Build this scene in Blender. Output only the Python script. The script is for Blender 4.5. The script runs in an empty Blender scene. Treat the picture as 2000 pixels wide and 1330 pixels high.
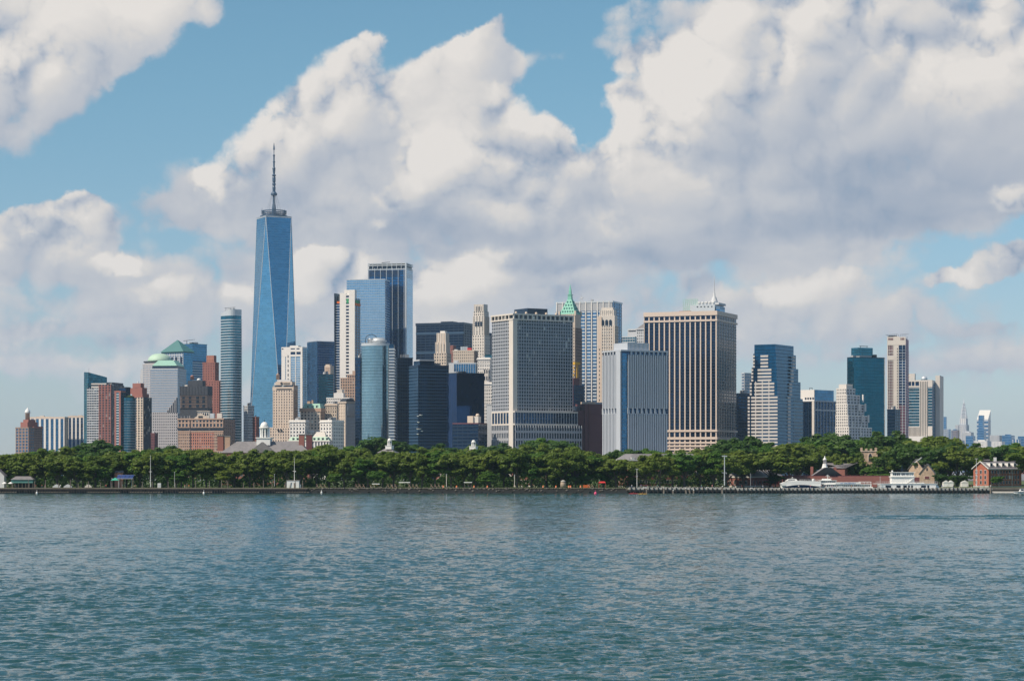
import bpy, bmesh, math, random
import numpy as np
from mathutils import Vector, Matrix
R = math.radians
random.seed(7)
scene = bpy.context.scene
col = scene.collection

# ------------------------------------------------------------------ camera
K = 2.175e-4            # tangent per photo pixel (photo is 2000 px wide)
H = 918.0               # photo row of the horizon
CAM_Z = 12.5
cam_data = bpy.data.cameras.new('camera')
cam_data.sensor_width = 36.0
cam_data.sensor_fit = 'HORIZONTAL'
cam_data.lens = 36.0 / (2000 * K)
cam_data.shift_y = (H - 665) / 2000
cam_data.clip_start = 1.0
cam_data.clip_end = 60000
cam = bpy.data.objects.new('camera', cam_data)
cam.location = (0, 0, CAM_Z)
cam.rotation_euler = (R(90), 0, 0)
col.objects.link(cam)
scene.camera = cam

# ------------------------------------------------------------------ light
SUN_EL = 48.0
SUN_PHI = 58.0          # degrees from straight behind the camera towards the left
sun_data = bpy.data.lights.new('sun', 'SUN')
sun_data.energy = 4.9
sun_data.angle = R(0.55)
sun_data.color = (1.0, 0.87, 0.70)
sun = bpy.data.objects.new('sun', sun_data)
sd = Vector((-math.sin(R(SUN_PHI)) * math.cos(R(SUN_EL)), -math.cos(R(SUN_PHI)) * math.cos(R(SUN_EL)), math.sin(R(SUN_EL))))
sun.rotation_euler = sd.to_track_quat('Z', 'Y').to_euler()
sun.location = (-300, -100, 900)
col.objects.link(sun)

scene.render.engine = 'CYCLES'
scene.cycles.use_denoising = True
scene.cycles.max_bounces = 6
scene.cycles.diffuse_bounces = 4
scene.cycles.glossy_bounces = 3
scene.cycles.transmission_bounces = 4
scene.cycles.volume_bounces = 1
scene.cycles.transparent_max_bounces = 6
scene.cycles.sample_clamp_indirect = 6
vs = scene.view_settings
vs.view_transform = 'Standard'
vs.look = 'None'
vs.gamma = 1
vs.use_curve_mapping = False
vs.exposure = 0.0

# ------------------------------------------------------------------ node helpers
class NT:
    def __init__(s, tree):
        s.t = tree
        s.n = tree.nodes
        s.l = tree.links
    def node(s, kind, ins=None, **props):
        n = s.n.new(kind)
        for a, b in props.items():
            setattr(n, a, b)
        for a, b in (ins or {}).items():
            if isinstance(b, bpy.types.NodeSocket):
                s.l.new(b, n.inputs[a])
            else:
                n.inputs[a].default_value = b
        return n
    def math(s, op, a, b=0.0, c=0.0, clamp=False):
        n = s.node('ShaderNodeMath', {0: a, 1: b, 2: c}, operation=op)
        n.use_clamp = clamp
        return n.outputs[0]
    def vec(s, op, a, b=(0, 0, 0), scale=1.0):
        n = s.node('ShaderNodeVectorMath', {0: a, 1: b}, operation=op)
        if op == 'SCALE':
            n.inputs[3].default_value = scale
        return n.outputs[0]
    def maprange(s, v, a, b, c=0.0, d=1.0, smooth=True):
        n = s.node('ShaderNodeMapRange', {0: v, 1: a, 2: b, 3: c, 4: d})
        n.interpolation_type = 'SMOOTHSTEP' if smooth else 'LINEAR'
        return n.outputs[0]
    def mix(s, f, a, b):
        n = s.n.new('ShaderNodeMix')
        n.data_type = 'RGBA'
        for i, v in ((0, f), (6, a), (7, b)):
            if isinstance(v, bpy.types.NodeSocket):
                s.l.new(v, n.inputs[i])
            else:
                n.inputs[i].default_value = v if i == 0 else (*v, 1.0)[:4]
        return n.outputs[2]
    def noise(s, v, scale, detail=4, rough=0.5, dist=0.0):
        n = s.node('ShaderNodeTexNoise', {'Vector': v, 'Scale': scale, 'Detail': detail, 'Roughness': rough, 'Distortion': dist})
        return n

# ------------------------------------------------------------------ sky with clouds
world = bpy.data.worlds.new('World')
scene.world = world
world.use_nodes = True
W = NT(world.node_tree)
W.n.clear()
sky = W.node('ShaderNodeTexSky', sky_type='NISHITA', sun_disc=False)
sky.sun_elevation = R(SUN_EL)
sky.sun_rotation = R(180 + SUN_PHI)
sky.altitude = 10
sky.air_density = 1.0
sky.dust_density = 0.15
sky.ozone_density = 1.0
tc = W.node('ShaderNodeTexCoord')
dirv = W.vec('NORMALIZE', tc.outputs['Generated'])
sep = W.node('ShaderNodeSeparateXYZ', {0: dirv})
az = W.math('ARCTAN2', sep.outputs[0], sep.outputs[1])
el = W.math('ARCSINE', sep.outputs[2])
S = 1.0 / (K * 1000)
uv = W.node('ShaderNodeCombineXYZ', {0: W.math('MULTIPLY', az, S), 1: W.math('MULTIPLY', el, S), 2: 0.0}).outputs[0]

def px2uv(px, py):
    x = (px - 1000) * K
    z = (H - py) * K
    return math.atan(x) * S, math.atan(z / math.sqrt(1 + x * x)) * S

# Cloud layout over the harbour, as puffs painted back to front:
# (photo column, row, half width, half height, tilt, opacity, tone, softness)
PUFFS = [
    # thin veils and grey layers
    (1000, 670, 1800, 260, 0, .60, .60, 1.0), (300, 560, 500, 120, 0, .42, .47, 1.0), (100, 690, 460, 80, 0, .40, .62, 1.0), (1800, 670, 460, 90, 0, .35, .60, 1.0), (900, 500, 620, 120, 0, .55, .46, .9),
    (350, 400, 190, 60, 15, .65, .45, .8), (1150, 470, 420, 70, 0, .75, .42, .8), (1450, 470, 330, 70, 0, .75, .40, .9), (700, 450, 260, 60, 0, .7, .48, .8),
    (700, 545, 330, 70, 0, .5, .55, .9), (1000, 590, 330, 40, 0, .5, .5, 1), (1350, 600, 260, 50, 0, .45, .5, 1), (230, 600, 180, 40, 0, .45, .5, 1),
    # upper left bank
    (40, 240, 180, 110, 10, .65, .36, .9), (70, 80, 330, 170, 22, .95, .62, .6), (40, 80, 190, 100, 20, .9, .84, .8), (330, -20, 120, 60, 0, .8, .68, .7),
    (200, 110, 150, 70, 35, .7, .60, .8), (250, 30, 120, 60, 20, .8, .72, .8), (410, 20, 40, 40, 30, .5, .6, .9),
    # main bank
    (700, 350, 430, 140, 0, .97, .50, .6), (800, 250, 330, 150, 18, .97, .62, .5), (860, 210, 170, 100, 40, .9, .66, .6), (890, 130, 135, 44, 42, .95, .70, .5),
    (955, 130, 60, 50, 50, .6, .55, .8), (975, 62, 40, 18, 42, .85, .72, .6), (740, 190, 130, 80, 35, .95, .68, .6), (560, 240, 130, 80, 42, .97, .80, .5),
    (630, 170, 100, 80, 45, .97, .82, .5), (705, 120, 78, 56, 42, .95, .84, .5), (600, 130, 40, 30, 30, .8, .86, .6), (480, 285, 80, 55, 45, .97, .92, .45),
    (418, 335, 42, 50, 30, .97, 1.0, .45), (520, 360, 120, 70, 20, .9, .42, .9), (640, 330, 150, 50, 10, .85, .48, .9), (560, 290, 100, 50, 35, .8, .64, .9),
    (1090, 350, 180, 100, 0, .97, .55, .6), (960, 300, 190, 110, 10, .97, .66, .6), (1000, 240, 95, 70, -15, .97, .70, .5), (995, 205, 52, 30, -25, .97, .98, .45), (1065, 245, 70, 34, -42, .97, .95, .45),
    (1125, 290, 52, 36, -45, .97, .95, .5), (860, 310, 110, 55, 25, .9, .88, .7), (800, 365, 90, 40, 30, .9, .86, .7), (950, 360, 170, 50, 0, .7, .60, .9), (1060, 330, 110, 40, 15, .7, .66, .8),
    (880, 440, 330, 36, 0, .75, .34, .9), (1020, 400, 120, 40, 10, .7, .68, .9), (1240, 430, 140, 44, 8, .75, .66, .9), (1060, 500, 330, 26, 0, .7, .30, 1.0),
    # right bank
    (1660, 240, 520, 270, 0, .98, .52, .5), (1330, 330, 200, 120, 0, .97, .55, .5), (1290, 190, 120, 120, 45, .98, .80, .4), (1235, 240, 60, 56, 50, .97, .97, .45), (1205, 290, 36, 36, 40, .9, .9, .6),
    (1300, 140, 80, 60, 45, .98, .97, .45), (1400, 90, 130, 70, 35, .98, .92, .5), (1340, 200, 100, 50, 45, .9, .92, .7), (1480, 130, 150, 70, 30, .9, .84, .8), (1560, 40, 220, 60, 20, .9, .80, .8),
    (1920, 90, 190, 110, 35, .9, .84, .8), (1800, 60, 160, 70, 20, .7, .72, 1), (1440, 300, 190, 70, 30, .85, .44, .9), (1620, 230, 190, 70, 20, .7, .48, 1), (1740, 360, 360, 80, 5, .9, .30, .9),
    (1330, 365, 190, 50, 0, .7, .62, .9), (1880, 260, 200, 70, 15, .7, .40, 1), (1700, 430, 330, 45, 3, .8, .28, .9), (1500, 400, 160, 30, 0, .6, .55, .9), (1930, 190, 130, 40, 25, .6, .66, .9),
    # high wisps
    (1120, 105, 85, 26, 12, .42, .62, .9), (1190, 80, 90, 30, 0, .40, .62, .9), (1270, 30, 120, 46, 0, .6, .64, .8), (490, 52, 26, 13, 50, .55, .66, .8),
    (1000, 150, 40, 60, 70, .35, .55, 1),
    # low cumulus
    (100, 450, 150, 70, 15, .95, .66, .5), (50, 440, 90, 40, 20, .95, .84, .6), (135, 395, 52, 30, 25, .97, .98, .5), (180, 470, 70, 46, 0, .8, .60, .7), (60, 520, 220, 40, 0, .7, .48, .9), (235, 515, 56, 20, 0, .85, .86, .7),
    (640, 535, 90, 52, 0, .95, .80, .6), (610, 505, 50, 26, 0, .95, .90, .5), (720, 560, 110, 50, 0, .8, .68, .8), (470, 585, 60, 22, 0, .75, .80, .8), (345, 570, 76, 24, 0, .8, .76, .7), (725, 440, 18, 10, 0, .8, .86, .8),
    (880, 560, 140, 44, 15, .85, .72, .8), (930, 510, 90, 26, 25, .8, .74, .8), (1140, 545, 100, 36, 25, .75, .66, .8), (1370, 560, 64, 34, 0, .75, .64, .8), (1100, 570, 90, 26, 0, .6, .6, .9),
    (1590, 568, 92, 30, 12, .88, .72, .7), (1520, 574, 44, 20, 10, .85, .82, .7), (1720, 605, 70, 18, 25, .6, .6, .9), (1480, 630, 90, 28, 25, .5, .55, .9), (1655, 650, 60, 14, 0, .55, .6, .9),
    (1955, 520, 100, 32, 20, .92, .76, .6), (1860, 548, 66, 18, 5, .88, .76, .7), (1990, 385, 46, 30, 0, .88, .82, .6), (1920, 640, 90, 16, 8, .55, .6, .9), (1900, 715, 160, 22, 0, .45, .5, 1),
    (130, 640, 180, 20, 4, .6, .58, .9), (275, 665, 90, 18, 10, .6, .62, .8), (50, 705, 130, 16, 0, .55, .58, .9), (1750, 700, 200, 16, 0, .4, .5, 1),
]
GAPS = [(1095, 185, 85, 50, 0, .95), (1165, 245, 45, 45, 0, .95), (825, 55, 110, 50, 42, .9), (560, 80, 130, 80, 30, .9), (180, 300, 200, 50, 15, .7), (1030, 30, 45, 60, -20, .8), (1170, 150, 60, 20, 0, .6), (390, 230, 120, 90, 40, .7)]
def paint_clouds():
    """low-frequency opacity and tone of the cloud banks on a grid of (u, v)"""
    NU, NV = 256, 128
    uu = np.linspace(-1.25, 1.25, NU)
    vv = np.linspace(-0.02, 1.02, NV)
    U, V = np.meshgrid(uu, vv, indexing='ij')
    A = np.zeros_like(U)
    T = np.full_like(U, .5)
    for cx, cy, rx, ry, rot, al, tone, soft in PUFFS:
        u, v = px2uv(cx, cy)
        c, s = math.cos(R(rot)), math.sin(R(rot))
        a = ((U - u) * c + (V - v) * s) / (rx * 1.12e-3)
        b = (-(U - u) * s + (V - v) * c) / (ry * 1.12e-3)
        r = np.sqrt(a * a + b * b)
        q = np.clip((1.05 - r) / (soft * .9), 0, 1)
        q = q * q * (3 - 2 * q) * al
        lit = np.clip(-.55 * (U - u) / (rx * 1e-3) + .85 * (V - v) / (ry * 1e-3), -1.2, 1.2)
        T = T * (1 - q) + q * (.5 + (tone - .5) * 1.18 + .11 * lit)
        A = A + (1 - A) * q
    for cx, cy, rx, ry, rot, al in GAPS:
        u, v = px2uv(cx, cy)
        c, s = math.cos(R(rot)), math.sin(R(rot))
        a = ((U - u) * c + (V - v) * s) / (rx * 1e-3)
        b = (-(U - u) * s + (V - v) * c) / (ry * 1e-3)
        A = A * (1 - al * np.exp(-(a * a + b * b) ** 1.5))
    return A, T

def curve_field(field, ucol, vcol, rank):
    """sum of products f_k(u) * g_k(v), three terms to a pair of RGB curve nodes"""
    F = field
    mean = F.mean()
    Us, Ss, Vs = np.linalg.svd(F - mean, full_matrices=False)
    acc = None
    def curves(coln, funcs):
        n = W.node('ShaderNodeRGBCurve', {'Fac': 1.0, 'Color': coln})
        mp = n.mapping
        mp.use_clip = False
        for ci in range(3):
            cv = mp.curves[ci]
            f = funcs[ci]
            xs = np.linspace(0, 1, len(f))
            m = min(len(f), 128)
            xi = np.linspace(0, 1, m)
            fi = np.interp(xi, xs, f)
            cv.points[0].location = (0, fi[0])
            cv.points[1].location = (1, fi[-1])
            for x, y in zip(xi[1:-1], fi[1:-1]):
                cv.points.new(float(x), float(y))
            for p in cv.points:
                p.handle_type = 'AUTO'
        mp.update()
        return n.outputs[0]
    for r0 in range(0, rank, 3):
        fu, fv, sc = [], [], []
        for r_ in range(r0, r0 + 3):
            a, b = Us[:, r_], Vs[r_, :]
            ma, mb = np.abs(a).max(), np.abs(b).max()
            fu.append(a / ma * .5 + .5)
            fv.append(b / mb * .5 + .5)
            sc.append(Ss[r_] * ma * mb)
        cu, cvv = curves(ucol, fu), curves(vcol, fv)
        a = W.node('ShaderNodeVectorMath', {0: cu, 1: tuple(2 * q for q in sc), 2: tuple(-q for q in sc)}, operation='MULTIPLY_ADD').outputs[0]
        b = W.node('ShaderNodeVectorMath', {0: cvv, 1: (2, 2, 2), 2: (-1, -1, -1)}, operation='MULTIPLY_ADD').outputs[0]
        d = W.node('ShaderNodeVectorMath', {0: a, 1: b}, operation='DOT_PRODUCT').outputs['Value']
        acc = W.math('ADD', d, acc if acc is not None else float(mean))
    return acc

BM = 0.46
pdir = W.vec('SCALE', dirv, scale=S)
w1 = W.noise(pdir, 5.0, 6, 0.6).outputs['Color']
w2 = W.noise(pdir, 22.0, 5, 0.6).outputs['Color']
warp = W.vec('ADD', W.vec('SCALE', W.vec('SUBTRACT', w1, (.5, .5, .5)), scale=0.12), W.vec('SCALE', W.vec('SUBTRACT', w2, (.5, .5, .5)), scale=0.035))
p_uv = W.vec('ADD', uv, W.vec('MULTIPLY', warp, (1, .8, 0)))
sp_ = W.node('ShaderNodeSeparateXYZ', {0: p_uv})
un = W.maprange(sp_.outputs[0], -1.25, 1.25, 0, 1, False)
vn = W.maprange(sp_.outputs[1], -0.02, 1.02, 0, 1, False)
ucol = W.node('ShaderNodeCombineColor', {0: un, 1: un, 2: un}).outputs[0]
vcol = W.node('ShaderNodeCombineColor', {0: vn, 1: vn, 2: vn}).outputs[0]
fA, fT = paint_clouds()
massA = curve_field(fA, ucol, vcol, 27)
massT = curve_field(fT, ucol, vcol, 27)
# beyond the frame broken cumulus goes on, thinned to make the ambient light darker and bluer
gn = W.noise(pdir, 1.15, 4, 0.5).outputs['Fac']
genA = W.maprange(gn, 0.50, 0.66, 0.0, 0.95)
genT = W.maprange(gn, 0.45, 0.75, 0.72, 0.40)
seu = W.node('ShaderNodeSeparateXYZ', {0: uv})
inside = W.math('MULTIPLY', W.maprange(W.math('ABSOLUTE', seu.outputs[0]), 1.02, 1.22, 1.0, 0.0), W.maprange(seu.outputs[1], 0.93, 1.0, 1.0, 0.0))
def blend(m, g):
    return W.math('ADD', W.math('MULTIPLY', m, inside), W.math('MULTIPLY', g, W.math('SUBTRACT', 1.0, inside)))
A_ = blend(massA, genA)
T_ = blend(massT, genT)
f0 = W.noise(pdir, 6.0, 9, 0.62).outputs['Fac']
def billow(p):
    n = W.node('ShaderNodeTexNoise', {'Vector': p, 'Scale': 4.2, 'Detail': 9.0, 'Roughness': 0.60, 'Offset': 0.9, 'Gain': 1.6}, noise_type='RIDGED_MULTIFRACTAL', normalize=True)
    return W.math('SUBTRACT', 1.0, n.outputs['Fac'])
b0 = billow(pdir)
b1 = billow(W.vec('ADD', pdir, (-0.020, -0.004, 0.030)))
puffy = W.maprange(T_, .50, .80)                # heaped heads are crisp, grey layers are soft
shape = W.math('ADD', W.math('MULTIPLY', W.math('SUBTRACT', f0, 0.5), 1.0), W.math('MULTIPLY', W.math('SUBTRACT', b0, BM), 0.42))
edge = W.math('MULTIPLY_ADD', A_, 1.25, shape)
alpha = W.maprange(edge, 0.26, 0.76)
relief = W.math('ADD', W.math('MULTIPLY', W.math('SUBTRACT', b0, BM), 0.30), W.math('MULTIPLY', W.math('SUBTRACT', b0, b1), 0.50))
relief = W.math('ADD', relief, W.math('MULTIPLY', W.math('SUBTRACT', f0, 0.5), 0.38))
lit = W.math('ADD', W.math('ADD', T_, 0.05), W.math('MULTIPLY', relief, W.math('MULTIPLY_ADD', puffy, 0.70, 0.24)), clamp=True)
ramp = W.node('ShaderNodeValToRGB', {0: lit})
cr = ramp.color_ramp
cr.elements[0].position = 0.10
cr.elements[0].color = (0.27, 0.35, 0.47, 1)
cr.elements[1].position = 0.95
cr.elements[1].color = (0.80, 0.76, 0.72, 1)
for pos, c_ in ((0.38, (0.42, 0.465, 0.545, 1)), (0.58, (0.56, 0.575, 0.61, 1)), (0.72, (0.68, 0.66, 0.645, 1))):
    cr.elements.new(pos).color = c_
gtint = W.node('ShaderNodeCombineXYZ', {0: W.maprange(seu.outputs[1], 0.0, 0.9, 0.70, 0.66), 1: W.maprange(seu.outputs[1], 0.0, 0.9, 0.77, 0.92), 2: W.maprange(seu.outputs[1], 0.0, 0.9, 0.98, 0.96)}).outputs[0]
skyc = W.vec('MULTIPLY', W.vec('SCALE', sky.outputs[0], scale=0.10), gtint)
final = W.mix(alpha, (0, 0, 0), (0, 0, 0))
mixn = final.node
W.l.new(skyc, mixn.inputs[6])
W.l.new(ramp.outputs[0], mixn.inputs[7])
world.cycles.sampling_method = 'MANUAL'
world.cycles.sample_map_resolution = 512
bg = W.node('ShaderNodeBackground', {0: final, 1: 1.0})
out = W.node('ShaderNodeOutputWorld', {0: bg.outputs[0]})

# ------------------------------------------------------------------ materials
def new_mat(name):
    m = bpy.data.materials.new(name)
    m.use_nodes = True
    t = NT(m.node_tree)
    b = t.n['Principled BSDF']
    return m, t, b

def solid(name, c, rough=0.75, var=0.12, scale=0.05, metallic=0.0, fine=0.6, bump=0.0):
    """plain material with large blotches and fine grain, both in world metres"""
    m, t, b = new_mat(name)
    g = t.node('ShaderNodeNewGeometry')
    n1 = t.noise(g.outputs['Position'], scale, 5, 0.6).outputs['Fac']
    n2 = t.noise(g.outputs['Position'], fine, 3, 0.6).outputs['Fac']
    s = t.math('MULTIPLY_ADD', t.math('SUBTRACT', t.math('ADD', n1, n2), 1.0), 2 * var, 1.0)
    cc = t.node('ShaderNodeRGB')
    cc.outputs[0].default_value = (*c, 1)
    v = t.node('ShaderNodeVectorMath', {0: cc.outputs[0]}, operation='SCALE')
    t.l.new(s, v.inputs[3])
    t.l.new(v.outputs[0], b.inputs['Base Color'])
    b.inputs['Roughness'].default_value = rough
    b.inputs['Metallic'].default_value = metallic
    if bump:
        bn = t.node('ShaderNodeBump', {'Strength': bump, 'Distance': 0.1, 'Height': n2})
        t.l.new(bn.outputs[0], b.inputs['Normal'])
    return m

def glass(name, c, bay=3.0, floor=4.0, var=0.25, rough=0.12, metallic=0.85, line=0.0, linec=(0.3, 0.35, 0.4), vline=0.0, tilt=0.02, wob=0.0, blinds=0.0):
    """curtain-wall glass: every pane reflects a little differently; optional thin mullion lines"""
    m, t, b = new_mat(name)
    tcn = t.node('ShaderNodeTexCoord')
    p = tcn.outputs['Object']
    q = t.vec('ADD', p, (bay * .5, bay * .5, 0.01))
    sn = t.vec('SNAP', q, (bay, bay, floor))
    wn = t.node('ShaderNodeTexWhiteNoise', {0: sn}, noise_dimensions='3D')
    big = t.noise(p, 0.02, 3, 0.5).outputs['Fac']
    s = t.math('ADD', t.math('MULTIPLY_ADD', t.math('SUBTRACT', wn.outputs['Value'], 0.5), 2 * var, 1.0), t.math('MULTIPLY', t.math('SUBTRACT', big, 0.5), 0.5))
    cc = t.node('ShaderNodeRGB')
    cc.outputs[0].default_value = (*c, 1)
    v = t.node('ShaderNodeVectorMath', {0: cc.outputs[0]}, operation='SCALE')
    t.l.new(s, v.inputs[3])
    colr = v.outputs[0]
    if blinds:
        k = t.math('GREATER_THAN', t.node('ShaderNodeSeparateColor', {0: wn.outputs['Color']}).outputs[0], 1 - blinds)
        colr = t.mix(k, (0, 0, 0), (0.45, 0.45, 0.43))
        t.l.new(v.outputs[0], colr.node.inputs[6])
    sp = t.node('ShaderNodeSeparateXYZ', {0: q})
    f = None
    if line:
        fz = t.math('FRACT', t.math('DIVIDE', sp.outputs[2], floor))
        f = t.math('LESS_THAN', fz, line)
    if vline:
        for i in (0, 1):
            fx = t.math('FRACT', t.math('ADD', t.math('DIVIDE', sp.outputs[i], bay), 0.02 if i == 0 else 0.02))
            l2 = t.math('LESS_THAN', fx, vline)
            gn = t.node('ShaderNodeSeparateXYZ', {0: t.node('ShaderNodeTexCoord').outputs['Normal']})
            l2 = t.math('MULTIPLY', l2, t.math('LESS_THAN', t.math('ABSOLUTE', gn.outputs[i]), 0.6))
            f = l2 if f is None else t.math('MAXIMUM', f, l2)
    if f is not None:
        mx = t.mix(f, (0, 0, 0), linec)
        t.l.new(colr, mx.node.inputs[6])
        colr = mx
        t.l.new(t.math('MULTIPLY_ADD', f, 0.35, rough), b.inputs['Roughness'])
    else:
        b.inputs['Roughness'].default_value = rough
    t.l.new(colr, b.inputs['Base Color'])
    b.inputs['Metallic'].default_value = metallic
    if tilt:
        gg = t.node('ShaderNodeNewGeometry')
        pert = t.vec('SCALE', t.vec('SUBTRACT', wn.outputs['Color'], (.5, .5, .5)), scale=tilt)
        if wob:
            pert = t.vec('ADD', pert, t.vec('SCALE', t.vec('SUBTRACT', t.noise(p, 0.12, 3, .6).outputs['Color'], (.5, .5, .5)), scale=wob))
        t.l.new(t.vec('NORMALIZE', t.vec('ADD', gg.outputs['Normal'], pert)), b.inputs['Normal'])
    return m

M = {}
M['cream'] = solid('cream_concrete', (0.66, 0.53, 0.43))
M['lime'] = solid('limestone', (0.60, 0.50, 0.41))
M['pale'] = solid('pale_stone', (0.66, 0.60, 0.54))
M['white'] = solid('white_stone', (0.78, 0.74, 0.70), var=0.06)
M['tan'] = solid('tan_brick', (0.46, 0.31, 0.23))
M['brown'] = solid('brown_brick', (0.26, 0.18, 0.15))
M['grey'] = solid('grey_concrete', (0.40, 0.41, 0.43))
M['gridc'] = solid('grid_concrete', (0.37, 0.385, 0.42), var=.08)
M['lgrey'] = solid('light_grey_concrete', (0.55, 0.56, 0.58))
M['granite'] = solid('grey_granite', (0.46, 0.43, 0.43), var=0.07)
M['red'] = solid('red_brick', (0.29, 0.115, 0.095))
M['orange'] = solid('orange_brick', (0.46, 0.20, 0.14))
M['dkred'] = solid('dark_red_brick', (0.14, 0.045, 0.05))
M['copper'] = solid('green_copper', (0.27, 0.49, 0.40), rough=0.6)
M['dcopper'] = solid('dark_green_copper', (0.045, 0.17, 0.17), rough=0.5)
M['lcopper'] = solid('pale_green_copper', (0.44, 0.60, 0.47), rough=0.6)
M['dark'] = solid('dark_metal', (0.02, 0.026, 0.038), rough=0.5)
M['navy'] = solid('navy_steel', (0.006, 0.022, 0.055), rough=0.4)
M['steel'] = solid('brushed_steel', (0.45, 0.47, 0.50), rough=0.4, metallic=0.6, var=0.05)
M['alum'] = solid('pale_aluminium', (0.60, 0.63, 0.66), rough=0.45, metallic=0.35, var=0.05)
M['roof'] = solid('grey_roofing', (0.20, 0.20, 0.21))
M['slate'] = solid('slate_roof', (0.20, 0.19, 0.20), var=0.2, scale=0.3)
M['pinkpan'] = solid('magenta_sheathing', (0.36, 0.11, 0.19))
M['yellow'] = solid('yellow_paint', (0.75, 0.42, 0.04))
M['scaff'] = solid('scaffold_netting', (0.045, 0.05, 0.065), var=0.3)
M['net'] = solid('green_netting', (0.04, 0.32, 0.14))
M['orangepaint'] = solid('orange_paint', (0.75, 0.16, 0.03))
M['pink'] = solid('pink_plastic', (0.75, 0.10, 0.22))
M['redpaint'] = solid('red_paint', (0.55, 0.03, 0.03))
M['whitepaint'] = solid('white_paint', (0.80, 0.80, 0.78), rough=0.5, var=0.05)
M['bluepaint'] = solid('blue_paint', (0.05, 0.15, 0.42), rough=0.5)
M['wood'] = solid('weathered_timber', (0.19, 0.16, 0.13), var=0.3, scale=0.5)
M['pile'] = solid('wet_black_timber', (0.018, 0.018, 0.02), var=0.3, scale=0.5)
M['dock'] = solid('pale_dock_concrete', (0.42, 0.41, 0.38), var=0.2, scale=0.4)
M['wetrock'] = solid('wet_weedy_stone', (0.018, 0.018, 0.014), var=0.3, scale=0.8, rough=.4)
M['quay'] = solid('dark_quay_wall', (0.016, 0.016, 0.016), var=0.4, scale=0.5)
M['rock'] = solid('grey_riprap_stone', (0.12, 0.11, 0.095), var=0.3, scale=0.8)
M['tent'] = solid('green_canvas', (0.05, 0.36, 0.25))
M['tealroof'] = solid('teal_roof', (0.10, 0.26, 0.24))
M['stone'] = solid('rubble_stone', (0.36, 0.29, 0.22), var=0.3, scale=0.8)
M['mortar'] = solid('white_trim', (0.72, 0.70, 0.66), var=0.05)
# glass
M['g_dark'] = glass('dark_window_glass', (0.026, 0.045, 0.075), 3, 4, .5, .15, .6, blinds=0.04)
M['g_win'] = glass('window_glass', (0.04, 0.06, 0.09), 2.4, 3.6, .6, .15, .5, blinds=0.07)
M['g_navy'] = glass('navy_curtain_glass', (0.016, 0.062, 0.15), 3, 4, .35, .1, .8, line=.18, linec=(0.008, 0.03, 0.07))
M['g_black'] = glass('black_curtain_glass', (0.010, 0.034, 0.085), 4, 4, .25, .12, .8, line=.2, linec=(0.005, 0.016, 0.04))
M['g_teal'] = glass('teal_curtain_glass', (0.035, 0.17, 0.25), 3, 3.8, .25, .1, .85, line=.16, linec=(0.03, 0.10, 0.13), vline=.08)
M['g_green'] = glass('green_curtain_glass', (0.010, 0.125, 0.20), 3, 4.0, .12, .08, .85, line=.12, linec=(0.008, 0.075, 0.125), vline=.08)
M['g_lined'] = glass('deep_navy_tower_glass', (0.022, 0.115, 0.26), 3, 4.2, .3, .1, .85, line=.14, linec=(0.03, 0.11, 0.22), vline=.06)
M['g_step'] = glass('deep_blue_green_glass', (0.010, 0.090, 0.19), 3, 4.0, .15, .08, .85, line=.2, linec=(0.006, 0.05, 0.11), vline=.08)
M['g_blue'] = glass('blue_curtain_glass', (0.05, 0.19, 0.37), 3, 4.0, .2, .1, .85, line=.14, linec=(0.16, 0.25, 0.36), vline=.08)
M['g_sky'] = glass('pale_blue_curtain_glass', (0.30, 0.45, 0.62), 3, 4.0, .07, .1, .9, line=.14, linec=(0.45, 0.52, 0.58), vline=.06, tilt=.012)
M['g_wtc'] = glass('tall_tower_glass', (0.15, 0.34, 0.50), 6, 4.1, .09, .06, .95, line=.12, linec=(0.17, 0.38, 0.62), tilt=.006, wob=.025)
M['g_band'] = glass('banded_glass', (0.018, 0.085, 0.18), 3, 4.0, .2, .1, .8, line=.3, linec=(0.02, 0.07, 0.13))
M['g_mid'] = glass('hazy_blue_glass', (0.05, 0.19, 0.40), 6, 8, .25, .2, .6, line=.3, linec=(0.12, 0.22, 0.34))

# ------------------------------------------------------------------ mesh helpers
def link(name, mesh, parent=None, loc=(0, 0, 0)):
    o = bpy.data.objects.new(name, mesh)
    col.objects.link(o)
    o.parent = parent
    o.location = loc
    return o

def tag(o, label=None, cat=None, group=None, kind=None):
    if label: o['label'] = label
    if cat: o['category'] = cat
    if group: o['group'] = group
    if kind: o['kind'] = kind
    return o

def empty(name, loc, rz=0.0, label=None, cat=None, group=None):
    o = bpy.data.objects.new(name, None)
    o.empty_display_size = 1
    col.objects.link(o)
    o.location = loc
    o.rotation_euler = (0, 0, rz)
    return tag(o, label, cat, group)

BOXF = [(0, 3, 2, 1), (4, 5, 6, 7), (0, 1, 5, 4), (1, 2, 6, 5), (2, 3, 7, 6), (3, 0, 4, 7)]
def boxes_mesh(name, boxes, mat):
    vs_, fs = [], []
    for (x0, x1, y0, y1, z0, z1) in boxes:
        b = len(vs_)
        vs_ += [(x0, y0, z0), (x1, y0, z0), (x1, y1, z0), (x0, y1, z0), (x0, y0, z1), (x1, y0, z1), (x1, y1, z1), (x0, y1, z1)]
        fs += [tuple(b + i for i in f) for f in BOXF]
    me = bpy.data.meshes.new(name)
    me.from_pydata(vs_, [], fs)
    me.materials.append(mat)
    return me

_cubes = {}
def cube_mesh(mat):
    if mat.name not in _cubes:
        _cubes[mat.name] = boxes_mesh('unit_block_' + mat.name, [(-.5, .5, -.5, .5, -.5, .5)], mat)
    return _cubes[mat.name]

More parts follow.
